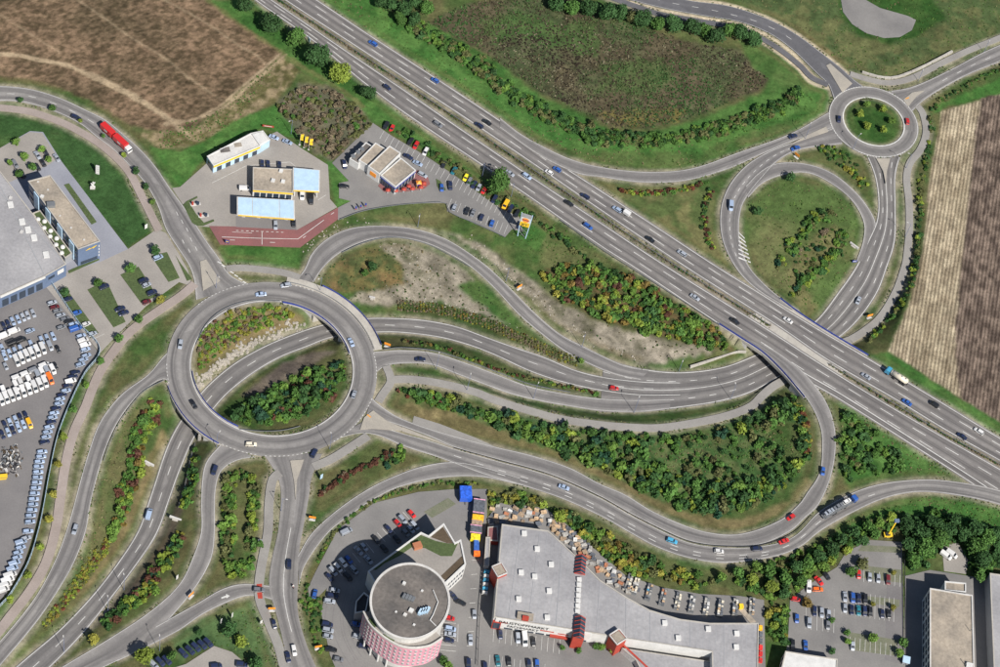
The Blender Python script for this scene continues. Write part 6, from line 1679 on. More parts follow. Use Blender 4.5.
thicket('between sunken road and lower slip road', 'shrubs between sunken road and slip road', [(176, 532), (186, 534), (176, 556), (160, 575), (155, 595), (128, 612), (108, 628), (100, 626), (118, 604), (140, 588), (158, 560), (168, 545)], (.9, 1.6), GR + [('lime', 2), ('maroon', 1), ('yellow', 1)], 11, minsep=.85)
thicket('in the strip between slip road and footpath', 'shrubs between slip road and footpath', [(226, 474), (242, 468), (258, 480), (260, 520), (254, 560), (246, 575), (224, 575), (222, 540), (222, 500)], (1.0, 1.9), [('dark', 2), ('mid', 3), ('light', 3), ('lime', 2), ('olive', 3)], 7, hole=[(236, 478), (248, 486), (246, 560), (234, 562)], minsep=.9)
hedge('in the dark red hedge below the roundabout', 'dark red hedge', [(320, 494), (332, 486), (345, 476), (362, 468), (378, 460), (392, 452)], 2.2, (.8, 1.3), [('maroon', 6), ('dark', 1), ('brown', 1)], 2.0)
thicket('at the right end of the dark red hedge', 'green shrubs by the dark red hedge', [(390, 450), (402, 446), (408, 456), (396, 464), (384, 470)], (.9, 1.5), GR, 12, minsep=.85)
CTH = 'thicket between footpath and looping slip road'
thicket('in the thicket between footpath and looping slip road', CTH, [(395, 388), (430, 392), (470, 404), (500, 414), (540, 422), (580, 430), (620, 434), (660, 437), (700, 434), (740, 422), (770, 407), (794, 397), (806, 410), (811, 440), (806, 466), (792, 486), (768, 501), (745, 510), (720, 514), (690, 511), (660, 499), (630, 484), (605, 469), (580, 457), (550, 447), (520, 436), (490, 424), (455, 411), (420, 401)], (1.3, 2.4), [('dark', 5), ('mid', 5), ('light', 2), ('blueish', 1), ('olive', 2), ('lime', 1)], 6.5, hole=[(640, 446), (690, 442), (740, 434), (775, 424), (800, 420), (802, 452), (790, 470), (760, 478), (720, 480), (680, 474), (650, 462)], minsep=.92)
thicket('scattered in the rough grass inside the thicket', 'scattered shrubs inside the thicket', [(650, 444), (740, 434), (780, 430), (785, 470), (720, 480), (680, 474)], (.8, 2.0), [('dark', 3), ('mid', 4), ('olive', 3)], 1.6, minsep=1.2)
hedge('on the coloured border right of the thicket', 'coloured shrubs right of the thicket', [(786, 400), (796, 404), (802, 412), (806, 424), (808, 440), (807, 456)], 3, (.8, 1.3), [('yellow', 3), ('red', 2), ('orange', 2), ('lime', 2), ('light', 2)], 2.2)
hedge('at the left tip of the thicket', 'coloured shrubs at the left tip of the thicket', [(398, 392), (415, 394), (430, 398), (450, 404)], 3.5, (.7, 1.2), [('red', 2), ('maroon', 2), ('lime', 2), ('mid', 3)], 3.0)
thicket('on the slope below the motorway', 'dense autumn shrubs below the motorway', [(541, 270), (560, 266), (599, 265), (626, 274), (659, 290), (686, 308), (717, 329), (732, 350), (700, 345), (650, 333), (605, 320), (560, 299), (546, 284)], (1.1, 1.9), [('dark', 3), ('mid', 5), ('light', 4), ('lime', 2), ('yellow', 1), ('maroon', 1), ('orange', 1)], 9, minsep=.85)
hedge('in the hedge beyond the motorway verge', 'long hedge beyond the motorway', [(410, 24), (440, 40), (470, 60), (496, 78), (512, 94), (536, 108), (570, 124), (600, 137), (640, 140), (680, 139), (720, 130), (760, 114), (790, 100), (800, 92)], 7.0, (.8, 1.9), [('dark', 4), ('mid', 4), ('olive', 2), ('light', 1)], .85)
hedge('along the footpath beside the ploughed field', 'hedge beside the ploughed field', [(930, 118), (929, 137), (926, 163), (920, 185), (921, 213), (917, 253), (912, 282), (900, 306), (886, 324), (870, 340)], 2.2, (.7, 1.3), [('dark', 4), ('mid', 2), ('lime', 1), ('olive', 2)], 2.2)
hedge('below the road leaving the small roundabout', 'hedge below the upper right road', [(932, 110), (945, 98), (965, 86), (990, 74), (1005, 66)], 2.0, (.6, 1.1), [('dark', 4), ('mid', 2), ('olive', 2)], 2.4)
hedge('in the upper row inside the loop road', 'hedge rows inside the loop road', [(826, 212), (812, 223), (800, 236), (790, 248), (776, 266)], 5.0, (.7, 1.8), GR + [('lime', 1), ('olive', 2)], 1.3)
hedge('in the lower row inside the loop road', 'hedge rows inside the loop road', [(842, 228), (842, 246), (828, 262), (812, 276), (792, 292)], 5.0, (.7, 1.8), GR + [('lime', 1), ('olive', 2)], 1.4)
thicket('scattered between the hedge rows inside the loop road', 'shrubs inside the loop road', [(800, 250), (826, 224), (842, 236), (830, 254), (806, 276), (788, 280)], (.5, 1.2), GR + [('olive', 4), ('brown', 2)], 5)
thicket('left of the small roundabout exit road', 'shrubs above the loop road', [(812, 146), (835, 146), (856, 160), (868, 185), (862, 190), (848, 172), (828, 158)], (.7, 1.3), [('dark', 3), ('mid', 3), ('lime', 1), ('yellow', 1)], 9)
hedge('in the red and yellow row beside the slip road', 'young shrub rows beside the loop road', [(624, 191), (640, 193), (660, 192), (680, 190), (706, 184)], 2.2, (.6, 1.1), [('red', 2), ('orange', 1), ('lime', 2), ('mid', 3), ('maroon', 2)], 1.5)
hedge('in the column beside the left bend of the loop road', 'young shrub rows beside the loop road', [(712, 190), (706, 205), (704, 222), (708, 238), (715, 250)], 3.0, (.6, 1.1), [('lime', 2), ('mid', 3), ('maroon', 2), ('dark', 2)], 1.2)
hedge('between sunken road and right slip road', 'low shrubs along the crash barrier', [(404, 341), (430, 345), (455, 352), (480, 362), (510, 374), (545, 382), (580, 390), (600, 394)], 1.6, (.5, .9), [('mid', 3), ('lime', 1), ('orange', 1), ('maroon', 1), ('olive', 3)], 2.2)
thicket('in the dark triangle below the motorway', 'dark trees in the triangle', [(840, 412), (866, 424), (898, 456), (904, 470), (862, 478), (842, 482), (838, 450)], (1.0, 2.0), [('dark', 4), ('mid', 4), ('light', 2), ('olive', 1)], 4.2, minsep=1.0)
thicket('on the bank above the goods yard', 'autumn shrubs above the goods yard', [(488, 492), (520, 492), (560, 508), (600, 528), (640, 554), (680, 570), (724, 580), (700, 586), (655, 580), (612, 566), (572, 535), (535, 512), (490, 503)], (1.1, 1.9), [('mid', 3), ('light', 2), ('lime', 2), ('yellow', 3), ('olive', 3), ('orange', 1), ('dark', 2)], 9, minsep=.85)
thicket('along the lower edge of the tower lot kerb', 'low hedge round the tower car park', [(300, 600), (306, 575), (318, 590), (324, 605), (318, 620), (324, 655), (318, 650), (308, 620)], (.6, 1.1), [('mid', 3), ('light', 2), ('dark', 2)], 8)
hedge('in the planted kerb of the tower car park', 'low hedge round the tower car park', [(318, 560), (334, 532), (352, 516), (376, 500), (410, 488), (440, 483), (480, 484)], 1.4, (.5, .9), [('mid', 3), ('olive', 3), ('lime', 1)], 3.0)
hedge('at the foot of the motorway verge', 'bushes beside the motorway verge', [(396, 128), (420, 144), (450, 164), (480, 186), (505, 200), (530, 216), (556, 236), (590, 256)], 4, (.7, 1.5), [('dark', 3), ('mid', 4), ('olive', 3)], 3.2)
thicket('in the brown scrub beside the filling station', 'brown scrub', [(278, 104), (300, 86), (330, 88), (360, 110), (372, 124), (348, 146), (333, 160), (312, 151), (296, 132)], (.7, 1.5), [('brown', 6), ('olive', 4), ('mid', 1)], 8, minsep=.95)
thicket('between superstore and east car park', 'shrubs between superstore and east car park', [(766, 602), (790, 604), (786, 644), (770, 644)], (1.0, 1.9), [('mid', 4), ('light', 3), ('lime', 1), ('dark', 2), ('yellow', 1)], 5, minsep=1.0)
thicket('under the trees of the lower right bend', 'undergrowth of the lower right bend', [(724, 576), (760, 566), (800, 552), (832, 538), (862, 522), (896, 510), (902, 528), (870, 538), (846, 550), (830, 566), (806, 580), (790, 606), (770, 598), (740, 586)], (1.0, 1.8), [('dark', 3), ('mid', 4), ('light', 2), ('olive', 1)], 5, minsep=1.0)
thicket('under the grove above the pale office', 'undergrowth of the grove', [(905, 518), (940, 514), (1000, 528), (1004, 560), (986, 578), (972, 574), (962, 548), (938, 548), (930, 566), (908, 572)], (1.3, 2.2), [('dark', 5), ('mid', 3)], 6, minsep=.9)
for ln in ([(262, -11), (279, 0), (400, 81), (478, 133), (600, 216), (675, 266), (770, 326)], [(828, 364), (887, 400), (942, 433), (1000, 465), (1040, 488)]):
    hedge('in the planted motorway median', 'low plants in the motorway median', ln, .7, (.35, .62), [('olive', 4), ('brown', 3), ('dark', 2)], 1.5)
# the 300 largest stand as shrubs of their own, the rest is undergrowth
SHRUBS.sort(key=lambda s: -s[0])
for k, (q, X, Y, Z, c, where, group) in enumerate(SHRUBS[:300]):
    o = empty('shrub', (X, Y, Z), random.uniform(0, 6.28)); tag(o, f"{FN.get(c, c)} shrub {where}", 'shrub', group + ', ' + FN.get(c, c))
    cr_ = bpy.data.objects.new('crown', random.choice(BUSH)); cr_.location = (0, 0, q * .55); cr_.scale = (q * 1.28, q * 1.28, q * random.uniform(1.0, 1.4))
    v = random.uniform(.75, 1.25); cr_.color = (*(t * v for t in FOL[c]), 1); link(cr_, o)
    st = bpy.data.objects.new('stem', STEM); st.scale = (q, q, q); link(st, o)
def scatter(name, label, items, protos, zoff=.5, mat=None):
    """many small plants as one mass"""
    Vs = []; Cs = []
    r = np.random.default_rng(len(items))
    for q, X, Y, Z, c in items:
        v = protos[r.integers(0, len(protos))]; a = r.uniform(0, 6.28); cs, sn = math.cos(a), math.sin(a)
        w = v * [q * 1.25, q * 1.25, q * r.uniform(.9, 1.3)]
        Vs.append(np.stack([w[:, 0] * cs - w[:, 1] * sn + X, w[:, 0] * sn + w[:, 1] * cs + Y, w[:, 2] + Z + q * zoff], 1))
        Cs.append(np.tile(np.array([*c, 1]) * r.uniform(.75, 1.25), (len(v), 1)))
    V = np.concatenate(Vs); C_ = np.concatenate(Cs)
    me = cloud_mesh(name, V, mat or M['leafattr'])
    a = me.attributes.new('Col', 'FLOAT_COLOR', 'POINT'); a.data.foreach_set('color', C_.astype('f4').ravel())
    o = link(bpy.data.objects.new(name, me)); tag(o, label, kind='stuff')
M['leafattr'] = attr_colour('foliage_mass', 'Col', .8, (1.0, .35))
scatter('undergrowth', 'smaller shrubs and undergrowth on the slopes and banks', [(q, X, Y, Z, FOL[c]) for q, X, Y, Z, c, _, _ in SHRUBS[300:]], BUSHV)
# rows of tiny yellow bushes between the arching slip road and the sunken road
small = [leaf_cloud(26, .5, 3, .7, 90 + i, .5) for i in range(5)]
it = []
a = np.array([(398, 306), (430, 308), (460, 315), (490, 325), (520, 338), (550, 352), (578, 363)], float)
s = np.concatenate([[0], np.cumsum(np.hypot(*np.diff(a, axis=0).T))])
for k in range(5):
    for t in np.arange(0, s[-1], 3.2):
        x, y = np.interp(t, s, a[:, 0]) + random.uniform(-.5, .5), np.interp(t, s, a[:, 1]) - 5 + k * 2.3 + random.uniform(-.5, .5)
        X, Y, Z = on_surface(x, y, grid=Zt); it.append((random.uniform(.4, .65), X, Y, Z, FOL[random.choice(['yellow', 'orange', 'brown', 'olive', 'brown', 'olive'])]))
scatter('planted_rows', 'rows of tiny yellow bushes on the bank of the sunken road', it, small)
# rough meadow, weeds and tall grass: tufts as one mass
tuft = [leaf_cloud(9, .75, 2, .6, 120 + i, .5) for i in range(6)]
def tufts(name, label, polys, n, cols, rr, jit=1.0):
    r = random.Random(n); it = []
    for poly, share in polys:
        xs = [p[0] for p in poly]; ys = [p[1] for p in poly]; k = 0; goal = int(n * share)
        cand = np.column_stack([np.random.default_rng(n).uniform(min(xs), max(xs), goal * 4), np.random.default_rng(n + 1).uniform(min(ys), max(ys), goal * 4)])
        ok = cand[in_poly(cand[:, 0], cand[:, 1], poly)][:goal]
        w = G(ok[:, 0], ok[:, 1], 0.0)
        for _ in range(3): w = G(ok[:, 0], ok[:, 1], sample(Zt, w[:, 0], w[:, 1]))
        zz = sample(Zt, w[:, 0], w[:, 1]); rm = sample(roadmask | lotmask, w[:, 0], w[:, 1])
        nn = fbm(w[:, 0], w[:, 1], 26, 77)
        for i in range(len(ok)):
            if rm[i]: continue
            c = cols[min(len(cols) - 1, max(0, int((nn[i] - .3) / .4 * len(cols) + r.uniform(-2.2, 2.2))))]
            it.append((r.uniform(*rr), w[i, 0], w[i, 1], zz[i], c))
    scatter(name, label, it, tuft, .2)
MEAD = [(428, 22), (470, 2), (560, -6), (620, 20), (690, 42), (742, 52), (752, 68), (768, 78), (758, 90), (720, 106), (690, 119), (650, 128), (612, 127), (580, 112), (540, 92), (515, 74), (480, 50)]
tufts('meadow_growth', 'tall brown and green weeds of the rough meadow', [(MEAD, 1)], 6500, [(.045, .095, .03), (.06, .10, .036), (.085, .11, .045), (.065, .060, .036), (.05, .085, .03), (.06, .050, .034), (.09, .08, .045), (.15, .14, .09), (.04, .032, .024)], (.22, .6))
tufts('rough_grass', 'tufts of rough grass on the verges and slopes', [([(318, 0), (400, 52), (520, 130), (600, 165), (690, 168), (790, 132), (832, 110), (800, 92), (700, 138), (600, 141), (490, 85), (400, 20), (370, -5)], .22), ([(450, 205), (540, 268), (640, 272), (720, 325), (520, 190)], .08), ([(640, 440), (780, 425), (800, 460), (720, 490), (660, 480)], .14), ([(690, -5), (1000, -5), (1000, 35), (890, 80), (850, 70), (760, 14)], .12), ([(160, 150), (205, 140), (240, 118), (282, 56), (262, 72), (215, 113), (160, 131)], .08), ([(742, 190), (775, 178), (830, 186), (862, 222), (856, 262), (815, 314), (760, 275)], .1), ([(838, 396), (954, 474), (900, 474), (842, 440)], .05), ([(800, 560), (850, 518), (930, 496), (1000, 508), (1000, 530), (900, 512), (840, 540)], .06), ([(105, 400), (150, 392), (130, 460), (100, 540), (60, 600), (90, 510)], .06), ([(205, 640), (258, 600), (282, 660), (250, 665)], .03)], 4200, [(.06, .125, .028), (.085, .145, .036), (.11, .14, .05), (.15, .14, .07)], (.22, .48))

# ragged edge of every carriageway: weeds and drifted grit creep over the kerb
it = []
r_ = random.Random(5)
for key, q in ROADS.items():
    for E_, O_ in ((q['A'], q['B']), (q['B'], q['A'])):
        dd = (E_ - O_)[:, :2]; dd = dd / (np.linalg.norm(dd, axis=1)[:, None] + 1e-9)
        for i in range(len(E_) - 1):
            for _ in range(3 if vnoise(np.array(E_[i, 0]), np.array(E_[i, 1]), 7.0, 66) > .68 else 0):
                t = r_.random(); b = E_[i] * (1 - t) + E_[i + 1] * t; k = r_.gauss(.7, .35)
                x, y = b[0] + dd[i, 0] * k, b[1] + dd[i, 1] * k
                zt = float(sample(Zt, x, y))
                if abs(zt - b[2]) > .8 or sample(lotmask, x, y): continue
                if k > 0.2 and sample(roadmask, x + dd[i, 0], y + dd[i, 1]): continue
                it.append((r_.uniform(.14, .42), x, y, b[2] - .15, r_.choice([(.08, .13, .04), (.11, .14, .055), (.15, .135, .07), (.08, .11, .045)])))
scatter('verge_weeds', 'weeds creeping over the edges of the roads', it, tuft, .15)
tufts('slope_weeds', 'weeds dotted over the bare slope', [([(376, 243), (414, 244), (470, 275), (522, 330), (440, 300), (345, 300), (404, 272)], .4), ([(430, 228), (492, 262), (570, 334), (640, 366), (725, 350), (600, 322), (530, 278)], .4), ([(318, 276), (340, 256), (374, 247), (402, 262), (404, 284), (366, 293)], .2)], 420, [(.05, .09, .03), (.08, .10, .04), (.12, .10, .05), (.06, .08, .03)], (.2, .55))
# --- trees one can tell apart
def trees(group, frm, where, items, adj=''):
    for i, (x, y, r, h, c) in enumerate(items):
        place_tree(x, y, r, h, c, f"{FN.get(c, c)} {adj}tree, {ORD[i]} from {frm} {where}", group)
trees('trees beside the motorway', 'the top', 'in the row left of the motorway', [(246, 4, 3.4, 4.5, 'dark'), (271, 22, 5.0, 5.4, 'dark'), (296, 36.5, 4.2, 4.8, 'mid'), (317, 55, 5.6, 6, 'dark'), (342, 73, 4.8, 5, 'lime'), (368, 92, 3.4, 3.6, 'dark')])
place_tree(499, 181, 5.2, 5.6, 'mid', 'large round green tree between restaurant car park and motorway', 'trees beside the motorway')
trees('trees along the top edge', 'the left', 'below the fresh asphalt road', [(556, 4, 3.6, 4, 'dark'), (572, 8, 3.6, 4, 'mid'), (590, 8, 4, 4.5, 'dark'), (607, 12, 4.2, 5, 'dark'), (622, 12, 3.8, 4, 'dark'), (632, 17, 3, 3.6, 'olive'), (644, 18, 4.4, 5, 'dark'), (658, 24, 3.4, 4, 'mid'), (674, 23, 4, 4.6, 'dark'), (692, 26, 4.2, 5, 'dark'), (706, 30, 3.4, 4, 'mid'), (716, 36, 4.2, 5, 'dark'), (730, 30, 3.8, 4, 'mid'), (742, 32, 4, 4.6, 'dark'), (754, 38, 3.8, 4.4, 'dark')])
trees('trees at the top edge beyond the motorway', 'the left', 'in the clump beyond the motorway', [(380, 2, 3, 3.6, 'dark'), (392, 4, 3.4, 4, 'dark'), (404, 8, 3.6, 4.2, 'dark'), (400, 18, 3, 3.4, 'mid'), (416, 2, 3.4, 4, 'dark'), (414, 18, 3.2, 3.6, 'dark'), (427, 8, 3.2, 3.6, 'mid')])
trees('young trees on the small roundabout', 'the left', 'on the small roundabout island', [(860.5, 113.5, 1.7, 2.4, 'lime'), (867.5, 104, 1.6, 2.4, 'light'), (868, 125.5, 1.8, 2.4, 'lime'), (883.5, 108.5, 1.7, 2.4, 'lime'), (883, 129, 1.7, 2.4, 'lime'), (892, 120.5, 1.6, 2.2, 'light')], 'young ')
place_tree(791, 176, 2.4, 3.2, 'dark', 'dark green tree standing alone at the top inside the loop road', 'trees inside the loop road')
place_tree(758, 211, 1.9, 2.4, 'dark', 'smaller dark tree standing alone at the left inside the loop road', 'trees inside the loop road')
trees('trees beside the cycle path fence', 'the top', 'between fence and reddish cycle path', [(119, 338, 1.7, 2.4, 'mid'), (100.5, 360, 1.6, 2.4, 'mid'), (86, 384.5, 1.5, 2.2, 'light'), (73, 409, 1.6, 2.4, 'mid'), (63.5, 436.5, 1.5, 2.2, 'lime'), (57.5, 463.5, 1.5, 2.2, 'yellow'), (53, 493.5, 1.5, 2.2, 'yellow'), (49, 519, 1.5, 2.2, 'yellow'), (40, 547, 1.5, 2.2, 'lime'), (28, 575, 1.6, 2.4, 'lime'), (10.5, 600, 1.6, 2.4, 'lime')], 'young ')
trees('trees in the customer car park', 'the left', 'in the customer car park', [(65, 291, 2.0, 2.8, 'dark'), (98.5, 282, 1.9, 2.8, 'mid'), (130.5, 268, 1.9, 2.8, 'mid'), (138.5, 319, 1.7, 2.4, 'mid'), (155.5, 250, 1.9, 2.8, 'dark'), (160, 299, 1.8, 2.4, 'yellow')])
trees('trees in the staff car park', 'the left', 'in the staff car park above the office', [(10, 162.5, 1.4, 2.2, 'light'), (16, 142, 1.6, 2.4, 'light'), (19.5, 173, 1.9, 2.6, 'mid'), (24.5, 155.5, 1.7, 2.4, 'light'), (33, 167, 1.8, 2.4, 'mid'), (41.5, 148.5, 1.5, 2.2, 'light'), (48.5, 159.5, 1.5, 2.2, 'light')], 'small ')
trees('trees along the upper left road', 'the left', 'in the verge beside the upper left road', [(20.5, 99.5, 1.3, 2, 'dark'), (53, 108, 1.5, 2, 'mid'), (80, 120.5, 1.0, 1.6, 'lime'), (103.5, 136, 1.0, 1.8, 'mid'), (124, 155, 1.2, 1.8, 'lime'), (136, 170.5, 1.5, 2.2, 'dark'), (145.5, 186, 1.5, 2.2, 'dark'), (152.5, 202, 1.2, 2, 'light')], 'young ')
trees('trees at the bottom left', 'the left', 'near the bottom left car park', [(93, 638, 2.2, 3.4, 'yellow'), (143.5, 656, 3.2, 4.4, 'lime'), (172, 655, 1.9, 2.8, 'mid'), (199, 632.5, 1.3, 1.8, 'dark'), (230, 629, 2.6, 3.4, 'dark'), (240, 641, 2.4, 3, 'lime'), (256, 664, 2.8, 3.4, 'dark')])
place_tree(559.5, 516.5, 2.5, 2.6, 'lime', 'bright yellow-green round tree above the goods yard', 'trees above the goods yard')
place_tree(581, 360.5, 1.3, 1.6, 'light', 'single light green bush where the two roads join', 'single bushes')
place_tree(373, 266, 1.9, 2.2, 'dark', 'dark green bush on the ochre patch', 'single bushes'); place_tree(365, 273, 1.5, 1.6, 'mid', 'green bush left on the ochre patch', 'single bushes')
BT = [(722, 576, 2.2, 'light'), (738, 572, 2.8, 'mid'), (752, 578, 2.8, 'lime'), (756, 566, 2.6, 'light'), (770, 570, 3, 'mid'), (772, 586, 2.8, 'lime'), (786, 578, 3.2, 'mid'), (784, 594, 2.6, 'dark'), (796, 566, 3, 'dark'), (802, 580, 2.6, 'mid'), (808, 562, 3.2, 'mid'), (820, 556, 3, 'dark'), (832, 548, 3.2, 'dark'), (824, 566, 2.4, 'light'), (842, 540, 3, 'dark'), (848, 550, 2.2, 'lime'), (854, 532, 3, 'dark'), (864, 540, 2.6, 'dark'), (868, 526, 2.6, 'mid'), (880, 522, 2.4, 'light'), (892, 516, 2.4, 'lime'), (876, 534, 2.6, 'mid')]
BT.sort(); trees('trees along the bend at the lower right', 'the left', 'in the belt inside the lower right bend', [(x, y, r * .86, r + .5, c) for x, y, r, c in BT])
BT2 = [(908, 524, 3.6, 'dark'), (910, 544, 3.2, 'dark'), (914, 560, 3.2, 'mid'), (920, 532, 4, 'dark'), (926, 548, 4.2, 'mid'), (934, 522, 3.6, 'dark'), (938, 538, 4, 'mid'), (948, 530, 3.6, 'dark'), (954, 520, 3.2, 'dark'), (964, 534, 3.6, 'dark'), (976, 528, 3.8, 'dark'), (976, 546, 4.2, 'mid'), (984, 560, 3.8, 'dark'), (988, 538, 3.6, 'mid'), (980, 574, 3, 'mid'), (997, 532, 3.4, 'dark')]
BT2.sort(); trees('large trees at the right edge', 'the left', 'in the grove above the pale office', [(x, y, r * .9, r + 1.2, c) for x, y, r, c in BT2])
trees('trees in the east car park', 'the left', 'in the east car park', [(831.5, 561, 1.8, 2.4, 'lime'), (846, 552, 1.6, 2.2, 'yellow'), (852, 572, 2.2, 2.6, 'mid'), (862.5, 563, 2.4, 2.8, 'olive'), (847.5, 632, 1.4, 1.8, 'mid'), (848, 641, 1.4, 1.8, 'light'), (873, 637.5, 1.9, 2.4, 'light'), (873, 604, 1.0, 1.6, 'yellow'), (893.5, 607, 1.2, 2, 'yellow'), (894, 573, 1.1, 1.8, 'yellow'), (832, 620, 1.2, 1.6, 'mid'), (832.5, 651, 1.2, 1.6, 'dark'), (903, 642, 2.0, 2.6, 'mid'), (899.5, 652, 1.8, 2.4, 'light'), (806, 602, 2.2, 2.6, 'orange')], 'small ')
trees('trees by the superstore', 'the left', 'by the superstore entrances', [(443, 660, 1.8, 2, 'mid'), (449, 666, 1.8, 2, 'light'), (562, 647.5, 1.1, 1.4, 'mid'), (579, 650.5, 1.1, 1.4, 'mid'), (596, 646.5, 1.4, 1.6, 'mid'), (602, 647, 1.4, 1.6, 'light'), (612, 650, 1.3, 1.6, 'lime')], 'potted ')
# ------------------------------------------------------------------ kerbed islands, planted beds, bay lines
def slab(name, poly, mat, label, lift, z=0.0):
    g = GP(poly, z); o = MB().prism([tuple(q) for q in g], z - .2, z + lift).build(name, M[mat]); tag(o, label, kind='structure'); return o
for poly, lab in (([(402, 427.5), (402, 431.5), (430, 440), (455, 448.6), (430, 438.4)], 'long pale traffic island right of the large roundabout'), ([(290, 461), (304, 460), (297, 480), (295.5, 500), (294, 482)], 'pale wedge island below the large roundabout'), ([(200, 262), (206, 260), (220, 281), (203, 291)], 'pale wedge island above the large roundabout'), ([(364, 418), (373, 411), (386, 421), (402, 428), (402, 431), (386, 430), (372, 429), (360, 430)], 'pale splitter island on the right of the large roundabout'),
                  ([(876, 159), (890, 159), (886.5, 172), (885.5, 184), (883, 172)], 'pale wedge island below the small roundabout'), ([(826, 66), (830, 64), (852, 84), (842, 93)], 'pale wedge island above the small roundabout'), ([(826, 127), (828, 132), (804, 140), (790, 145), (806, 136)], 'pale sliver island left of the small roundabout'), ([(903, 100), (908, 107), (916, 97), (924, 91), (912, 93)], 'pale wedge island right of the small roundabout')):
    slab('traffic_island', poly, 'island', lab, .44)
slab('painted_mark', [(366.5, 415.5), (368, 414.8), (371.5, 417.6), (370, 418.3)], 'opaint', 'orange mark on the splitter island of the large roundabout', .46)
slab('painted_mark', [(905, 99), (908.5, 97.6), (909.2, 98.6), (905.7, 100)], 'opaint', 'orange mark on the wedge island of the small roundabout', .46)
for poly, lab in (([(60, 297), (68.5, 292), (98.5, 333), (90, 338.5)], 'leftmost grass island of the customer car park'), ([(87.5, 290), (104, 282), (108, 284), (125.5, 322), (113.5, 327.5)], 'second grass island of the customer car park'), ([(120.5, 275), (138.6, 267), (157, 296), (141, 303)], 'third grass island of the customer car park'), ([(151, 256), (167, 252.4), (179.5, 278), (168.5, 282)], 'fourth grass island of the customer car park'), ([(175.5, 255.5), (179.5, 262), (192, 279), (187, 281)], 'thin grass sliver beside the main road'),
                  ([(64, 185), (69, 183.6), (96.6, 222), (91.6, 224.6)], 'dark planted strip right of the office block'), ([(183, 205), (186.5, 201.5), (197, 196.5), (197.7, 197.6), (189, 202.5), (196, 214), (204, 223), (213.5, 219.6), (214.3, 221.3), (203, 226), (197, 226), (192, 223)], 'small grass islet at the filling station entrance'), ([(68, 271), (98, 258), (99.5, 260), (69, 273.5)], 'narrow hedge strip below the office block'),
                  ([(436, 179), (440, 181), (446, 190), (440, 192), (437, 186)], 'green islet in the lane right of the restaurant')):
    slab('grass_island', poly, 'lawn', lab, .20)
slab('dark_forecourt_patch', [(236, 216), (296, 220), (296.5, 230), (236, 227)], 'lotdark', 'dark apron under the long blue canopy', .075)  # darker slab laid on the forecourt below the long canopy
for poly, lab in (([(862, 545), (901, 547), (901, 553), (858, 551)], 'top'), ([(866, 566), (902, 570), (902, 583), (862, 578)], 'upper'), ([(866, 596), (900, 600), (899, 607), (866, 603)], 'middle'), ([(848, 632), (898, 640), (896, 656), (850, 650)], 'lower')):
    slab('grass_paver_bay', poly, 'paver', f'{lab} block of grass paver bays in the east car park', .07)
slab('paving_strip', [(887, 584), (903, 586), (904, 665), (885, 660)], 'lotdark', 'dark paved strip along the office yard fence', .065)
slab('grass_paver_bay', [(424, 512), (448, 498), (456, 504), (432, 518)], 'paver', 'mossy paver bays at the top of the tower car park', .085)
LOBJ = {o.name: o for o in bpy.data.objects if o.get('kind') == 'structure'}
def bays(lot_name, p0, p1, n, v, z=None, w=.14):
    z = LOT_OFF[lot_name] + (.09 if z is None else z); m = MB()
    for k in range(n + 1):
        t = k / n; a = (p0[0] + (p1[0] - p0[0]) * t, p0[1] + (p1[1] - p0[1]) * t)
        p, q = G(*a), G(a[0] + v[0], a[1] + v[1]); d = q - p
        m.box(((p[0] + q[0]) / 2, (p[1] + q[1]) / 2, z), (np.linalg.norm(d), w, .02), math.atan2(d[1], d[0]))
    m.build('bay_marking', M['paint'], LOBJ[lot_name])
bays('store_yard', (494, 628), (560, 640), 11, (-1, 14)); bays('store_yard', (490, 655), (545, 664), 9, (-1, 12))
bays('tower_car_park', (440, 626), (458, 624), 1, (-.4, 18)); bays('tower_car_park', (440, 622), (440, 650), 5, (16, 1.5))
bays('tower_car_park', (478, 560), (472, 660), 7, (-6, .4)); bays('tower_car_park', (372, 537), (408, 508), 7, (8, 9)); bays('tower_car_park', (334, 566), (366, 543), 7, (8, 10))
bays('restaurant_car_park', (459, 179), (520, 219), 14, (-4, 8)); bays('restaurant_car_park', (384, 131), (455, 177), 14, (-4.5, 8)); bays('restaurant_car_park', (448, 208), (504, 234), 12, (3.6, -9))
bays('east_car_park', (842, 590), (894, 598), 11, (-.5, 24)); bays('east_car_park', (806, 605), (834, 609), 5, (-.5, 24)); bays('east_car_park', (850, 637), (896, 645), 9, (-.5, 12)); bays('east_car_park', (864, 570), (900, 575), 7, (-.5, 12))
bays('customer_car_park', (92, 340), (110, 338), 1, (12, -6))
m = MB()
for k in range(6):
    f = k * .13 if k < 3 else .3 + (k - 3) * .09
    a = [(333, 586), (327, 604), (325, 622), (328, 640), (336, 656), (344, 668)]
    q = edge([(x + (405 - x) * f * .75, y + (612 - y) * f * .5) for x, y in a], 0)
    run_strip(m, q, .30, LOT_OFF['tower_car_park'] + .01, LOT_OFF['tower_car_park'] + .02)
m.build('drain_channel', M['lotdark'], LOBJ['tower_car_park'])
m = MB()
for a, b in (((212, 183), (246, 166)), ((246, 166), (290, 162)), ((290, 162), (302, 172)), ((326, 195), (318, 200)), ((232, 232), (252, 233))):
    p, q = G(*a), G(*b); d = q - p; m.box(((p[0] + q[0]) / 2, (p[1] + q[1]) / 2, LOT_OFF['filling_station_forecourt'] + .02), (np.linalg.norm(d), .14, .02), math.atan2(d[1], d[0]))
m.build('bay_marking', M['paint'], LOBJ['filling_station_forecourt'])
m = MB()
zr = LOT_OFF['red_driveway'] + .012
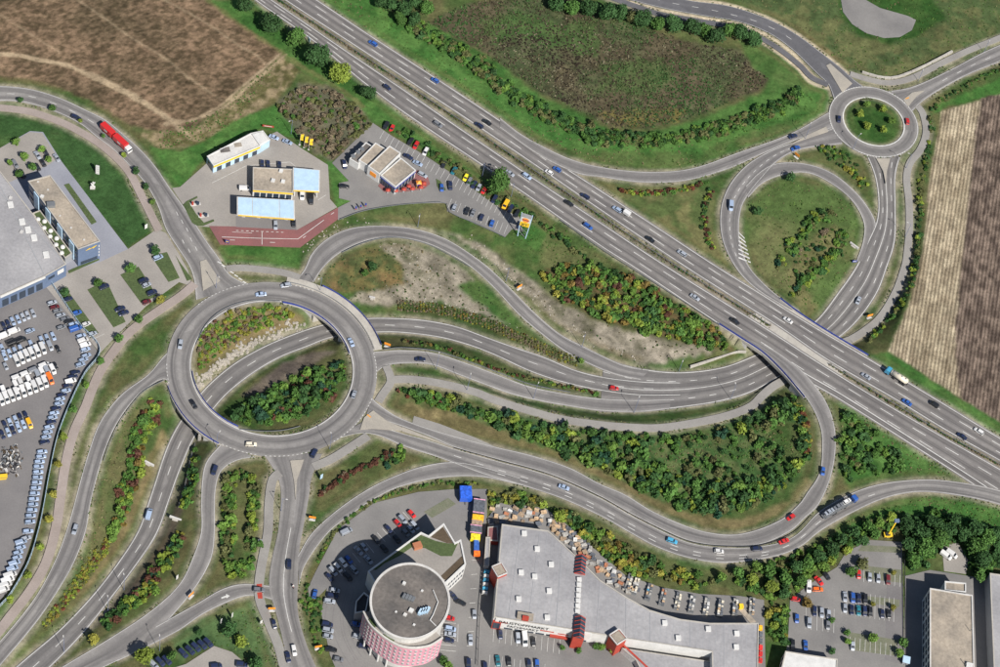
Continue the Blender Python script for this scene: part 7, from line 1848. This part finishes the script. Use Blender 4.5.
for a, b in ([((236 + k * 5, 230.5 + k * .2), (238.6 + k * 5, 230.6 + k * .2)) for k in range(10)] + [((222, 237), (262, 238.4)), ((262, 238.4), (298, 239)), ((298, 239), (324, 220)), ((262, 232), (262, 244.5)), ((230, 240), (235, 240.2)), ((270, 242.4), (275, 242.5)), ((303, 238), (306, 236)), ((331, 214.5), (334, 212.5))]):
    p, q = G(*a), G(*b); d = q - p; m.box(((p[0] + q[0]) / 2, (p[1] + q[1]) / 2, zr), (np.linalg.norm(d), .22, .02), math.atan2(d[1], d[0]))
m.build('lane_marking', M['paint'], LOBJ['red_driveway'])

# ------------------------------------------------------------------ street furniture and small things
def copy_thing(proto_parts, name, loc, rz, label, cat, group):
    o = empty(name, loc, rz); tag(o, label, cat, group)
    for nm, me, l in proto_parts:
        c = bpy.data.objects.new(nm, me); c.location = l; link(c, o)
    return o
LAMP = [('post', MB().tube((0, 0, -.3), (0, 0, 9.0), .11, .07, 8).mesh('post', M['bluesteel']), (0, 0, 0)), ('arm', MB().tube((0, 0, 8.9), (1.3, 0, 9.25), .05, .04, 6).mesh('arm', M['bluesteel']), (0, 0, 0)), ('lamp_head', MB().box((1.55, 0, 9.25), (.8, .32, .16)).mesh('lamp_head', M['offwhite']), (0, 0, 0))]
for x, y, a, w in ((216.4, 447, 1.2, 'on the lower left bridge end of the large roundabout'), (329.6, 449, 2.0, 'below the large roundabout near the short footpath'), (281, 511, 0, 'between footpath and main road below the roundabout'), (320, 291, 4.0, 'on the upper right bridge of the large roundabout'), (216, 288, 5.5, 'at the wedge island above the large roundabout'), (417.6, 227, 4.7, 'at the top of the arching slip road'), (506, 281, 4.0, 'beside the orange sign on the bare slope'), (581.7, 347, 4.3, 'above the merge of the arching slip road'),
                   (436, 369, 1.7, 'below the slip road right of the roundabout'), (533.5, 398.5, 1.4, 'below the long slip road above the thicket'), (634, 412.5, 1.5, 'where the slip road meets the sunken road'), (679, 371, 4.6, 'in front of the pale retaining wall'), (730.5, 399, 1.8, 'beside the footpath left of the motorway bridge'), (467, 390, 1.6, 'on the footpath above the thicket'), (159.5, 651, 2.0, 'at the bottom left beside the corner car park'), (108, 612, 2.0, 'on the right edge of the sunken road at lower left'), (64, 652, 2.0, 'near the bottom edge beside the sunken road'),
                   (124, 590, 2.0, 'on the right shoulder of the sunken road'), (918, 81, 4.6, 'beside the pale wall above the small roundabout'), (984, 52, 4.6, 'by the footpath near the upper right corner'), (805, 139, 1.5, 'at the sliver island left of the small roundabout'), (853, 149, 1.0, 'below the small roundabout on the left'), (906, 168, 3.0, 'beside the narrow footpath near the small roundabout'), (905, 237, 3.0, 'beside the narrow footpath at the ploughed field'), (291, 134, 4.0, 'at the upper corner of the filling station'), (482, 177, 4.0, 'between restaurant car park and motorway, upper one'), (511, 197, 4.0, 'between restaurant car park and motorway, lower one')):
    X, Y, Z = on_surface(x, y)
    copy_thing(LAMP, 'street_lamp', (X, Y, Z), a, 'slim street lamp ' + w, 'street lamp', 'street lamps along the roads')
# orange panel signs
SIGN = [('panel', MB().box((0, 0, 2.0), (2.6, .10, 1.3)).mesh('panel', M['orange']), (0, 0, 0)), ('leg', MB().tube((-.9, 0, -.3), (-.9, 0, 1.5), .06).mesh('leg', M['steel']), (0, 0, 0)), ('leg', MB().tube((.9, 0, -.3), (.9, 0, 1.5), .06).mesh('leg', M['steel']), (0, 0, 0)), ('foot', MB().box((0, 0, .1), (2.4, .9, .22)).mesh('foot', M['offwhite']), (0, 0, 0))]
for x, y, a, w in ((869, 318, .6, 'beside the sunken road above the motorway bridge'), (519, 289, .9, 'on the bare slope beside the arching slip road'), (387, 347, -.1, 'at the bridge end right of the large roundabout'), (312, 520, .1, 'on the grass between the two lower roads'), (796, 157.5, -.6, 'in the nose of grass at the loop road'), (318, 649, .5, 'on the verge left of the tower car park'), (271.5, 611, .3, 'on the kerb of the lower main road'), (191, 597, 1.1, 'in the gore of the lower slip road')):
    X, Y, Z = on_surface(x, y); copy_thing(SIGN, 'orange_sign', (X, Y, Z), a, 'orange panel sign ' + w, 'sign', 'orange panel signs')
# guide boards and blue sign
def board(name, label, x, y, w, h, z0, mat, rz=0.0, posts=2, extra=None):
    X, Y, Z = on_surface(x, y); o = empty(name, (X, Y, Z), rz); tag(o, label, 'sign')
    MB().box((0, 0, z0 + h / 2), (w, .12, h)).build('panel', M[mat], o, local=True)
    for k in range(posts):
        t = 0 if posts == 1 else (k / (posts - 1) - .5) * w * .8
        MB().tube((t, .1, -.3), (t, .1, z0 + h * .8), .07).build('post', M['steel'], o, local=True)
    if extra: MB().box((0, -.08, z0 + h * .5), (w * .7, .03, h * .3)).build('print', M[extra], o, local=True)
    return o
board('road_sign', 'pale blue road sign beside the motorway trees', 308.5, 44, 2.2, 2.4, 1.6, 'lightblue', -.9, 2, 'white')
board('banner_board', 'low red banner board above the car wash', 268, 128, 4.8, 1.1, .6, 'red', .15, 2, 'white')
board('road_sign', 'small blue and yellow sign at the red driveway entrance', 227, 244.5, 1.6, 1.6, 1.2, 'blue', 0, 2, 'yellow')
board('road_sign', 'grey-blue sign board left of the dark red hedge', 321, 480, 1.2, 3.0, 1.0, 'lightblue', .9, 1)
board('road_sign', 'white sign board near the lower slip road fork', 177, 580, 1.0, 2.6, .8, 'white', 1.1, 1)
board('road_sign', 'blue and white sign beside the loop road', 854, 263, 2.0, 1.2, .6, 'blue', .3, 2, 'white')
board('road_sign', 'white sign left of the trees on the corner lawn', 221, 624, .8, 3.0, .8, 'white', 1.2, 1)
board('road_sign', 'white sign right of the trees on the corner lawn', 232, 618, .8, 3.0, .8, 'white', 1.2, 1)
board('road_sign', 'small white sign at the right edge of the corner lawn', 261, 624, 1.0, 2.0, .6, 'white', .9, 1)
for x, y, w, L_, rz in ((147.5, 463, 'on the slope left of the sunken road', 5.5, -.25), (854, 246, 'inside the loop road beside the trunk lanes', 4.4, -.5), (372, 298, 'on the bare ground right of the roundabout', 2.4, 0), (176, 519, 'in the ditch right of the sunken road', 5.0, -.1)):
    X, Y, Z = on_surface(x, y, grid=Zt); o = empty('drain_headwall', (X, Y, Z), rz); tag(o, 'pale concrete drain headwall ' + w, 'drain', 'drain headwalls')
    MB().box((0, 0, .3), (L_, .7, 1.0)).build('headwall', M['offwhite'], o, local=True); MB().box((0, -.6, .05), (L_ * .5, .8, .4)).build('apron', M['kerb'], o, local=True)
# flags
FLAG = [('pole', MB().tube((0, 0, -.2), (0, 0, 7.2), .07, .045, 8).mesh('pole', M['white']), (0, 0, 0)), ('flag', MB().add([(0.05 + .1 * math.sin(k), .16 * math.sin(k * 1.3), 7.0 - k * .55) if s == 0 else (1.35 + .1 * math.cos(k), .2 * math.sin(k * 1.3 + 1), 7.0 - k * .55) for k in range(8) for s in (0, 1)], [(2 * k, 2 * k + 1, 2 * k + 3, 2 * k + 2) for k in range(7)]).mesh('flag', M['yellow']), (0, 0, 0)), ('foot', MB().box((0, 0, .1), (.8, .8, .3)).mesh('foot', M['offwhite']), (0, 0, 0))]
for k, (x, y) in enumerate(((299.5, 145), (304, 147.3), (308.6, 149.6))):
    X, Y, Z = on_surface(x, y); copy_thing(FLAG, 'flag', (X, Y, Z), .2, ('leftmost', 'middle', 'rightmost')[k] + ' yellow flag beside the filling station', 'flag', 'yellow flags')
for k, (x, y) in enumerate(((354.7, 211), (359.5, 209.5), (364.5, 207.8))):
    X, Y, Z = on_surface(x, y); o = empty('banner_pole', (X, Y, Z), .2); tag(o, ('leftmost', 'middle', 'rightmost')[k] + ' slim banner pole at the restaurant driveway', 'banner', 'banner poles')
    MB().tube((0, 0, -.1), (0, 0, 3.4), .06).build('pole', M['steel'], o, local=True); MB().box((.35, 0, 2.4), (.65, .05, 1.6)).build('banner', M['blue'], o, local=True); MB().box((.35, 0, 1.3), (.65, .06, .5)).build('banner_hem', M['red'], o, local=True)
# tall sign pylon of the restaurant
X, Y, Z = on_surface(521.5, 237, grid=Zt); py_ = empty('sign_pylon', (X, Y, Z), -.05); tag(py_, 'tall steel sign pylon with a round burger emblem and yellow panel', 'sign')
for s in (-1, 1):
    MB().tube((s * 1.7, 0, -.3), (s * 2.3, 0, 15.5), .22, .18, 8).build('mast', M['lightblue'], py_, local=True)
    MB().tube((s * 1.7, 0, .2), (-s * 1.75, 0, 3.4), .09).build('brace', M['steel'], py_, local=True); MB().tube((s * 1.75, 0, 3.4), (-s * 1.85, 0, 6.6), .09).build('brace', M['steel'], py_, local=True)
MB().box((0, -.1, 14.2), (4.2, .25, 2.2)).build('top_panel', M['grey'], py_, local=True)
MB().box((0, -.1, 11.6), (4.0, .3, 2.8)).build('panel', M['white'], py_, local=True)
MB().box((0, -.1, 8.7), (4.0, .3, 2.6)).build('panel', M['yellow'], py_, local=True)
def disc(parent, z, r, a0, a1, mat, name, y=-.30):
    t = np.linspace(a0, a1, 20); vs = [(r * 1.15 * math.cos(q), y, z + r * math.sin(q)) for q in t]
    MB().add(vs, [tuple(range(20))]).build(name, M[mat], parent, local=True)
disc(py_, 11.75, 1.25, .25, math.pi - .25, 'orange', 'emblem_top'); disc(py_, 11.45, 1.25, math.pi + .25, 2 * math.pi - .25, 'orange', 'emblem_bottom')
MB().box((0, -.29, 11.6), (2.9, .04, .75)).build('emblem_band', M['red'], py_, local=True)
def flat_text(parent, text, z, size, mat, y=-.33):
    cu = bpy.data.curves.new('lettering', 'FONT'); cu.body = text; cu.size = size; cu.extrude = .02; cu.align_x = 'CENTER'
    t0 = link(bpy.data.objects.new('lettering_curve', cu)); me = bpy.data.meshes.new_from_object(t0.evaluated_get(bpy.context.evaluated_depsgraph_get())); bpy.data.objects.remove(t0)
    me.materials.clear(); me.materials.append(M[mat]); t = bpy.data.objects.new('lettering', me); t.location = (0, y, z); t.rotation_euler = (math.pi / 2, 0, 0); link(t, parent)
flat_text(py_, 'JET', 8.0, 1.9, 'black')
# terrace umbrellas and play tower
UMB = []
def umb(mat):
    m = MB(); vs = [(0, 0, 2.7)] + [(1.05 * math.cos(k * math.pi / 4), 1.05 * math.sin(k * math.pi / 4), 2.15) for k in range(8)]
    m.add(vs, [(0, 1 + k, 1 + (k + 1) % 8) for k in range(8)]); return m.mesh('canopy', mat)
UC = umb(M['red']); UP = MB().tube((0, 0, .1), (0, 0, 2.6), .05).mesh('pole', M['white']); UB = MB().box((0, 0, .22), (.7, .7, .12)).mesh('foot', M['grey'])
for k, (x, y) in enumerate(((388, 190), (396, 190.5), (404, 189), (409, 186), (412.5, 188.5), (421, 187), (424, 183))):
    X, Y, Z = on_surface(x, y, lift=2.2); copy_thing([('canopy', UC, (0, 0, 0)), ('pole', UP, (0, 0, 0)), ('foot', UB, (0, 0, 0))], 'parasol', (X, Y, Z + .1), k, f'red parasol, {ORD[k]} from the left on the restaurant terrace', 'parasol', 'red parasols')
X, Y, Z = on_surface(418, 187); o = empty('play_tower', (X, Y, Z + .15), .4); tag(o, 'colourful play tower with a red slide on the restaurant terrace', 'playground')
for s in (-1, 1):
    for t in (-1, 1): MB().tube((s * .8, t * .8, 0), (s * .8, t * .8, 3.0), .09).build('post', M['yellow'], o, local=True)
MB().box((0, 0, 1.5), (1.8, 1.8, .14)).build('platform', M['blue'], o, local=True); MB().add([(-1.1, -1.1, 3), (1.1, -1.1, 3), (1.1, 1.1, 3), (-1.1, 1.1, 3), (0, 0, 4)], [(0, 1, 4), (1, 2, 4), (2, 3, 4), (3, 0, 4)]).build('roof', M['orange'], o, local=True)
MB().box((2.1, 0, .85), (2.6, .8, .16)).build('slide', M['red'], o, local=True)
# vacuum posts, display pieces on the lawn, cabinet
for k, (x, y) in enumerate(((195.5, 204.5), (203.5, 216))):
    X, Y, Z = on_surface(x, y); o = empty('vacuum_post', (X, Y, Z), .5); tag(o, ('upper', 'lower')[k] + ' red and white vacuum post at the filling station entrance', 'vacuum post', 'vacuum posts')
    MB().box((0, 0, .12), (4.2, 1.2, .25)).build('plinth', M['offwhite'], o, local=True); MB().box((-1.2, 0, 1.0), (.7, .7, 1.6)).build('cabinet', M['red'], o, local=True); MB().tube((.9, 0, .2), (.9, 0, 1.2), .75, .7, 12).build('drum', M['glass'], o, local=True)
X, Y, Z = on_surface(97.5, 174); o = empty('display_column', (X, Y, Z), 0); tag(o, 'tall white display column of four plates on the dealership lawn', 'sign')
for k in range(4): MB().box((0, 0, .7 + k * 1.35), (1.5, .5, 1.1)).build('plate', M['white'], o, local=True)
MB().box((0, .2, 2.8), (.25, .2, 5.6)).build('spine', M['steel'], o, local=True)
X, Y, Z = on_surface(92.5, 188); o = empty('display_sculpture', (X, Y, Z), .3); tag(o, 'white angular display sculpture on the dealership lawn', 'sculpture')
MB().box((0, 0, .3), (2.0, 1.6, .6)).build('plinth', M['offwhite'], o, local=True)
for a, b in (((-.8, 0, .6), (.9, .2, 3.4)), ((.9, 0, .6), (-.6, 0, 3.0)), ((0, .4, .6), (.2, 0, 3.8))): MB().tube(a, b, .38, .3, 5).build('limb', M['white'], o, local=True)
board('lawn_sign', 'small white sign at the tip of the dealership lawn', 146, 229, 1.3, 2.6, .4, 'white', .9, 2)
X, Y, Z = on_surface(260, 543); o = empty('switch_cabinet', (X, Y, Z), .1); tag(o, 'white switch cabinet on the strip beside the straight footpath', 'cabinet')
MB().box((0, 0, .8), (1.4, 1.0, 1.6)).build('housing', M['white'], o, local=True); MB().box((0, 0, 1.65), (1.6, 1.2, .12)).build('lid', M['grey'], o, local=True)
# motorcycle and rider
X, Y, Z = on_surface(293, 587); rz = heading(293, 587, .6, 3, 0)
o = empty('motorcycle', (X, Y, Z + .01), rz); tag(o, 'motorcycle riding down the lower main road', 'motorcycle')
for s in (-1, 1): MB().tube((s * .7, -.07, .32), (s * .7, .07, .32), .32, n=12).build('wheel', M['tyre'], o, local=True)
m = MB(); loft(m, [(-.8, .14, .5, .75), (-.3, .2, .4, .82), (.3, .2, .45, .95), (.6, .12, .7, 1.0)]); m.build('body', M['red'], o, local=True); MB().tube((.55, -.35, 1.05), (.55, .35, 1.05), .03).build('handlebar', M['steel'], o, local=True)
me = bpy.data.meshes.new('person')
jv = [(-.15, 0, .85), (-.1, 0, 1.1), (0, 0, 1.35), (.05, 0, 1.5), (.08, 0, 1.68), (.05, -.22, 1.38), (.25, -.3, 1.18), (.52, -.28, 1.08), (.05, .22, 1.38), (.25, .3, 1.18), (.52, .28, 1.08), (.2, -.2, .8), (.1, -.24, .42), (.2, .2, .8), (.1, .24, .42), (.1, 0, 1.8)]
je = [(0, 1), (1, 2), (2, 3), (3, 4), (4, 15), (2, 5), (5, 6), (6, 7), (2, 8), (8, 9), (9, 10), (0, 11), (11, 12), (0, 13), (13, 14)]
me.from_pydata(jv, je, []); po_ = link(bpy.data.objects.new('person', me)); po_.location = (X, Y, Z + .01); po_.rotation_euler = (0, 0, rz)
tag(po_, 'person in a white and red jacket riding the motorcycle', 'person')
sk = po_.modifiers.new('skin', 'SKIN')
for i, r in enumerate((.17, .17, .19, .08, .12, .09, .07, .055, .09, .07, .055, .11, .07, .11, .07, .11)): me.skin_vertices[0].data[i].radius = (r, r)
me.skin_vertices[0].data[0].use_root = True
po_.modifiers.new('smooth', 'SUBSURF').levels = 1
me.materials.append(M['white'])

# ------------------------------------------------------------------ goods round the superstore
CC.update(terracotta=(.36, .15, .08), tan=(.42, .30, .19), stone=(.34, .33, .31), pale_grey=(.50, .50, .49), slate=(.10, .11, .13))
def goods(px_, py_, d, rz, col, label, group, layers=2):
    X, Y, Z = on_surface(px_, py_, lift=d[2] / 2); o = empty('goods_stack', (X, Y, Z + .02), rz); tag(o, label, 'goods', group)
    MB().box((0, 0, .08), (d[0], d[1], .15)).build('pallet', M['rooftan'], o, local=True)
    h = (d[2] - .15) / layers
    for k in range(layers):
        c = MB().box((random.uniform(-.06, .06), random.uniform(-.06, .06), .16 + h * (k + .5)), (d[0] * (.96 - .08 * k), d[1] * (.96 - .1 * k), h * .97)).build('layer', M['dull'], o, local=True)
        v = random.uniform(.8, 1.2); c.color = (*(min(.8, q * v) for q in CC[col]), 1)
SECT = [('above the superstore', [(488, 509), (503, 504), (545, 509), (552, 524), (548, 528), (505, 520), (500, 535), (490, 525)], 34), ('by the slanted superstore wall', [(548, 520), (562, 522), (590, 545), (600, 562), (590, 566), (578, 553), (562, 540), (552, 529)], 38), ('by the curved superstore wall', [(596, 562), (610, 566), (630, 579), (640, 588), (632, 595), (612, 584), (598, 574)], 24)]
for where, poly, n in SECT:
    xs = [p[0] for p in poly]; ys = [p[1] for p in poly]; pts = []
    for _ in range(4000):
        if len(pts) >= n: break
        x, y = random.uniform(min(xs), max(xs)), random.uniform(min(ys), max(ys))
        if in_poly(np.array([x]), np.array([y]), poly)[0] and all((x - a) ** 2 + (y - b) ** 2 > 14 for a, b in pts): pts.append((x, y))
    cnt = {}
    for x, y in sorted(pts):
        c = random.choice(['terracotta', 'tan', 'tan', 'stone', 'stone', 'pale_grey', 'slate', 'slate', 'wood']); cnt[c] = cnt.get(c, 0) + 1
        goods(x, y, (random.uniform(1.3, 2.6), random.uniform(1.0, 1.9), random.uniform(.4, 1.2)), rz_ + random.uniform(-.5, .5), c, f"{c.replace('_', ' ')} goods stack, {ORD[cnt[c] - 1]} of its colour from the left, {where}", 'goods stacks ' + where, random.choice([1, 2, 3]))
RK = [(629, 582), (635.5, 586), (649, 592), (663, 597), (678, 601), (692, 604), (706.5, 606), (720.5, 608), (735.5, 607), (752, 606)]
for k, (x, y) in enumerate(RK):
    X, Y, Z = on_surface(x, y, lift=1.0); rz = heading(x, y, 1.3 - k * .12, -4, 0); o = empty('goods_rack', (X, Y, Z + .02), rz); tag(o, f'long rack of mixed building goods, {ORD[k]} from the left behind the superstore', 'rack', 'goods racks behind the superstore')
    MB().box((0, 0, .15), (7.0, 2.2, .25)).build('base', M['steel'], o, local=True)
    for s in (-3.3, 0, 3.3): MB().box((s, 0, .9), (.12, 2.2, 1.6)).build('upright', M['steel'], o, local=True)
    for i in range(6):
        for j in (-1, 1):
            if random.random() < .12: continue
            c = MB().box((-2.9 + i * 1.16, j * .55, .28 + (h_ := random.uniform(.5, 1.3)) / 2), (random.uniform(.7, 1.08), random.uniform(.7, 1.0), h_)).build('goods', M['dull'], o, local=True)
            c.color = (*CC[random.choice(['pale_grey', 'pale_grey', 'stone', 'slate', 'tan', 'cream', 'green' if k == 1 else 'stone', 'cyan' if k == 2 else 'cream', 'terracotta' if k == 3 else 'slate'])], 1)
for k in range(6): goods(486.5 - k * .35, 572 + k * 4.2, (2.2, 1.2, 1.6), rz_ + random.uniform(-.1, .1), 'pale_grey' if k % 2 else 'cyan', f'stacked pale crates, {ORD[k]} from the top left of the superstore wall', 'crates left of the superstore', 2)
for k in range(6): goods(760.5, 628 + k * 6.5, (1.4, 1.8, 1.5), rz_, 'red' if k > 2 else 'yellow' if k == 0 else 'slate', f'goods crate, {ORD[k]} from the top along the right superstore wall', 'crates right of the superstore', 2)
goods(741, 606.5, (1.6, 1.6, 2.0), .3, 'yellow', 'yellow container between two racks behind the superstore', 'goods racks behind the superstore', 1)
slab('ramp', [(738, 610), (744, 609), (756, 622), (750, 623)], 'rooftan', 'brown ramp behind the superstore', .35)
# scrap heap in the van yard
V = []; Fc = []
for _ in range(130):
    x, y = random.gauss(11, 5.5), random.gauss(460, 7)
    if not (0 < x < 24 and 444 < y < 478): continue
    X, Y = G(x, y, 0); z0 = LOT_OFF['van_yard']; r = random.uniform(.35, 1.0); hgt = max(.2, 2.2 - math.hypot(x - 11, (y - 460) * .8) * .16)
    k = len(V); a = random.uniform(0, 3.1)
    for dz in (0, 1):
        for i in range(4): V.append((X + r * math.cos(a + i * 1.57) * (1 if i % 2 else .5), Y + r * math.sin(a + i * 1.57) * (1 if i % 2 else .5), z0 + (hgt * random.uniform(.6, 1.1) if dz else 0)))
    Fc += [(k + 4, k + 5, k + 6, k + 7), (k, k + 1, k + 5, k + 4), (k + 1, k + 2, k + 6, k + 5), (k + 2, k + 3, k + 7, k + 6), (k + 3, k, k + 4, k + 7)]
me = bpy.data.meshes.new('scrap'); me.from_pydata(V, [], Fc)
for q in ('steel', 'black', 'offwhite', 'bark'): me.materials.append(M[q])
me.polygons.foreach_set('material_index', np.repeat(np.random.default_rng(3).integers(0, 4, len(Fc) // 5), 5).astype('i4'))
tag(link(bpy.data.objects.new('scrap', me)), 'heap of scrap metal and engine parts in the van yard', kind='stuff')
x, y = G(2.5, 477, .8); o = empty('skip_container', (float(x), float(y), LOT_OFF['van_yard']), .4); tag(o, 'yellow skip beside the scrap heap', 'skip')
MB().add([(-1.2, -.8, .1), (1.2, -.8, .1), (1.2, .8, .1), (-1.2, .8, .1), (-1.8, -.9, 1.5), (1.8, -.9, 1.5), (1.8, .9, 1.5), (-1.8, .9, 1.5)], [(3, 2, 1, 0), (0, 1, 5, 4), (1, 2, 6, 5), (2, 3, 7, 6), (3, 0, 4, 7), (4, 5, 6, 7)]).build('tub', M['yellow'], o, local=True)
MB().box((0, -.92, 1.5), (3.6, .1, .12)).build('rim', M['steel'], o, local=True)
# small cabin and fence strip by the pale office
x, y, z = on_surface(905, 662); o = empty('bin_shelter', (x, y, z), 0); tag(o, 'pale bin shelter beside the pale office', 'shelter')
MB().box((0, 0, 1.0), (2.4, 2.6, 2.0)).build('wall', M['grey'], o, local=True); MB().box((0, 0, 2.08), (2.8, 3.0, .14)).build('roof', M['lightblue'], o, local=True)
barrier('dark fence between the east car park and the office yard', [(903, 545), (904, 580), (904.5, 620), (905, 667)], 0, 'black', 'boundary_fence', 1.4)
barrier('dark fence between tower lane and superstore yard', [(484, 540), (482, 580), (479, 620), (477, 667)], 0, 'black', 'boundary_fence', 1.4)
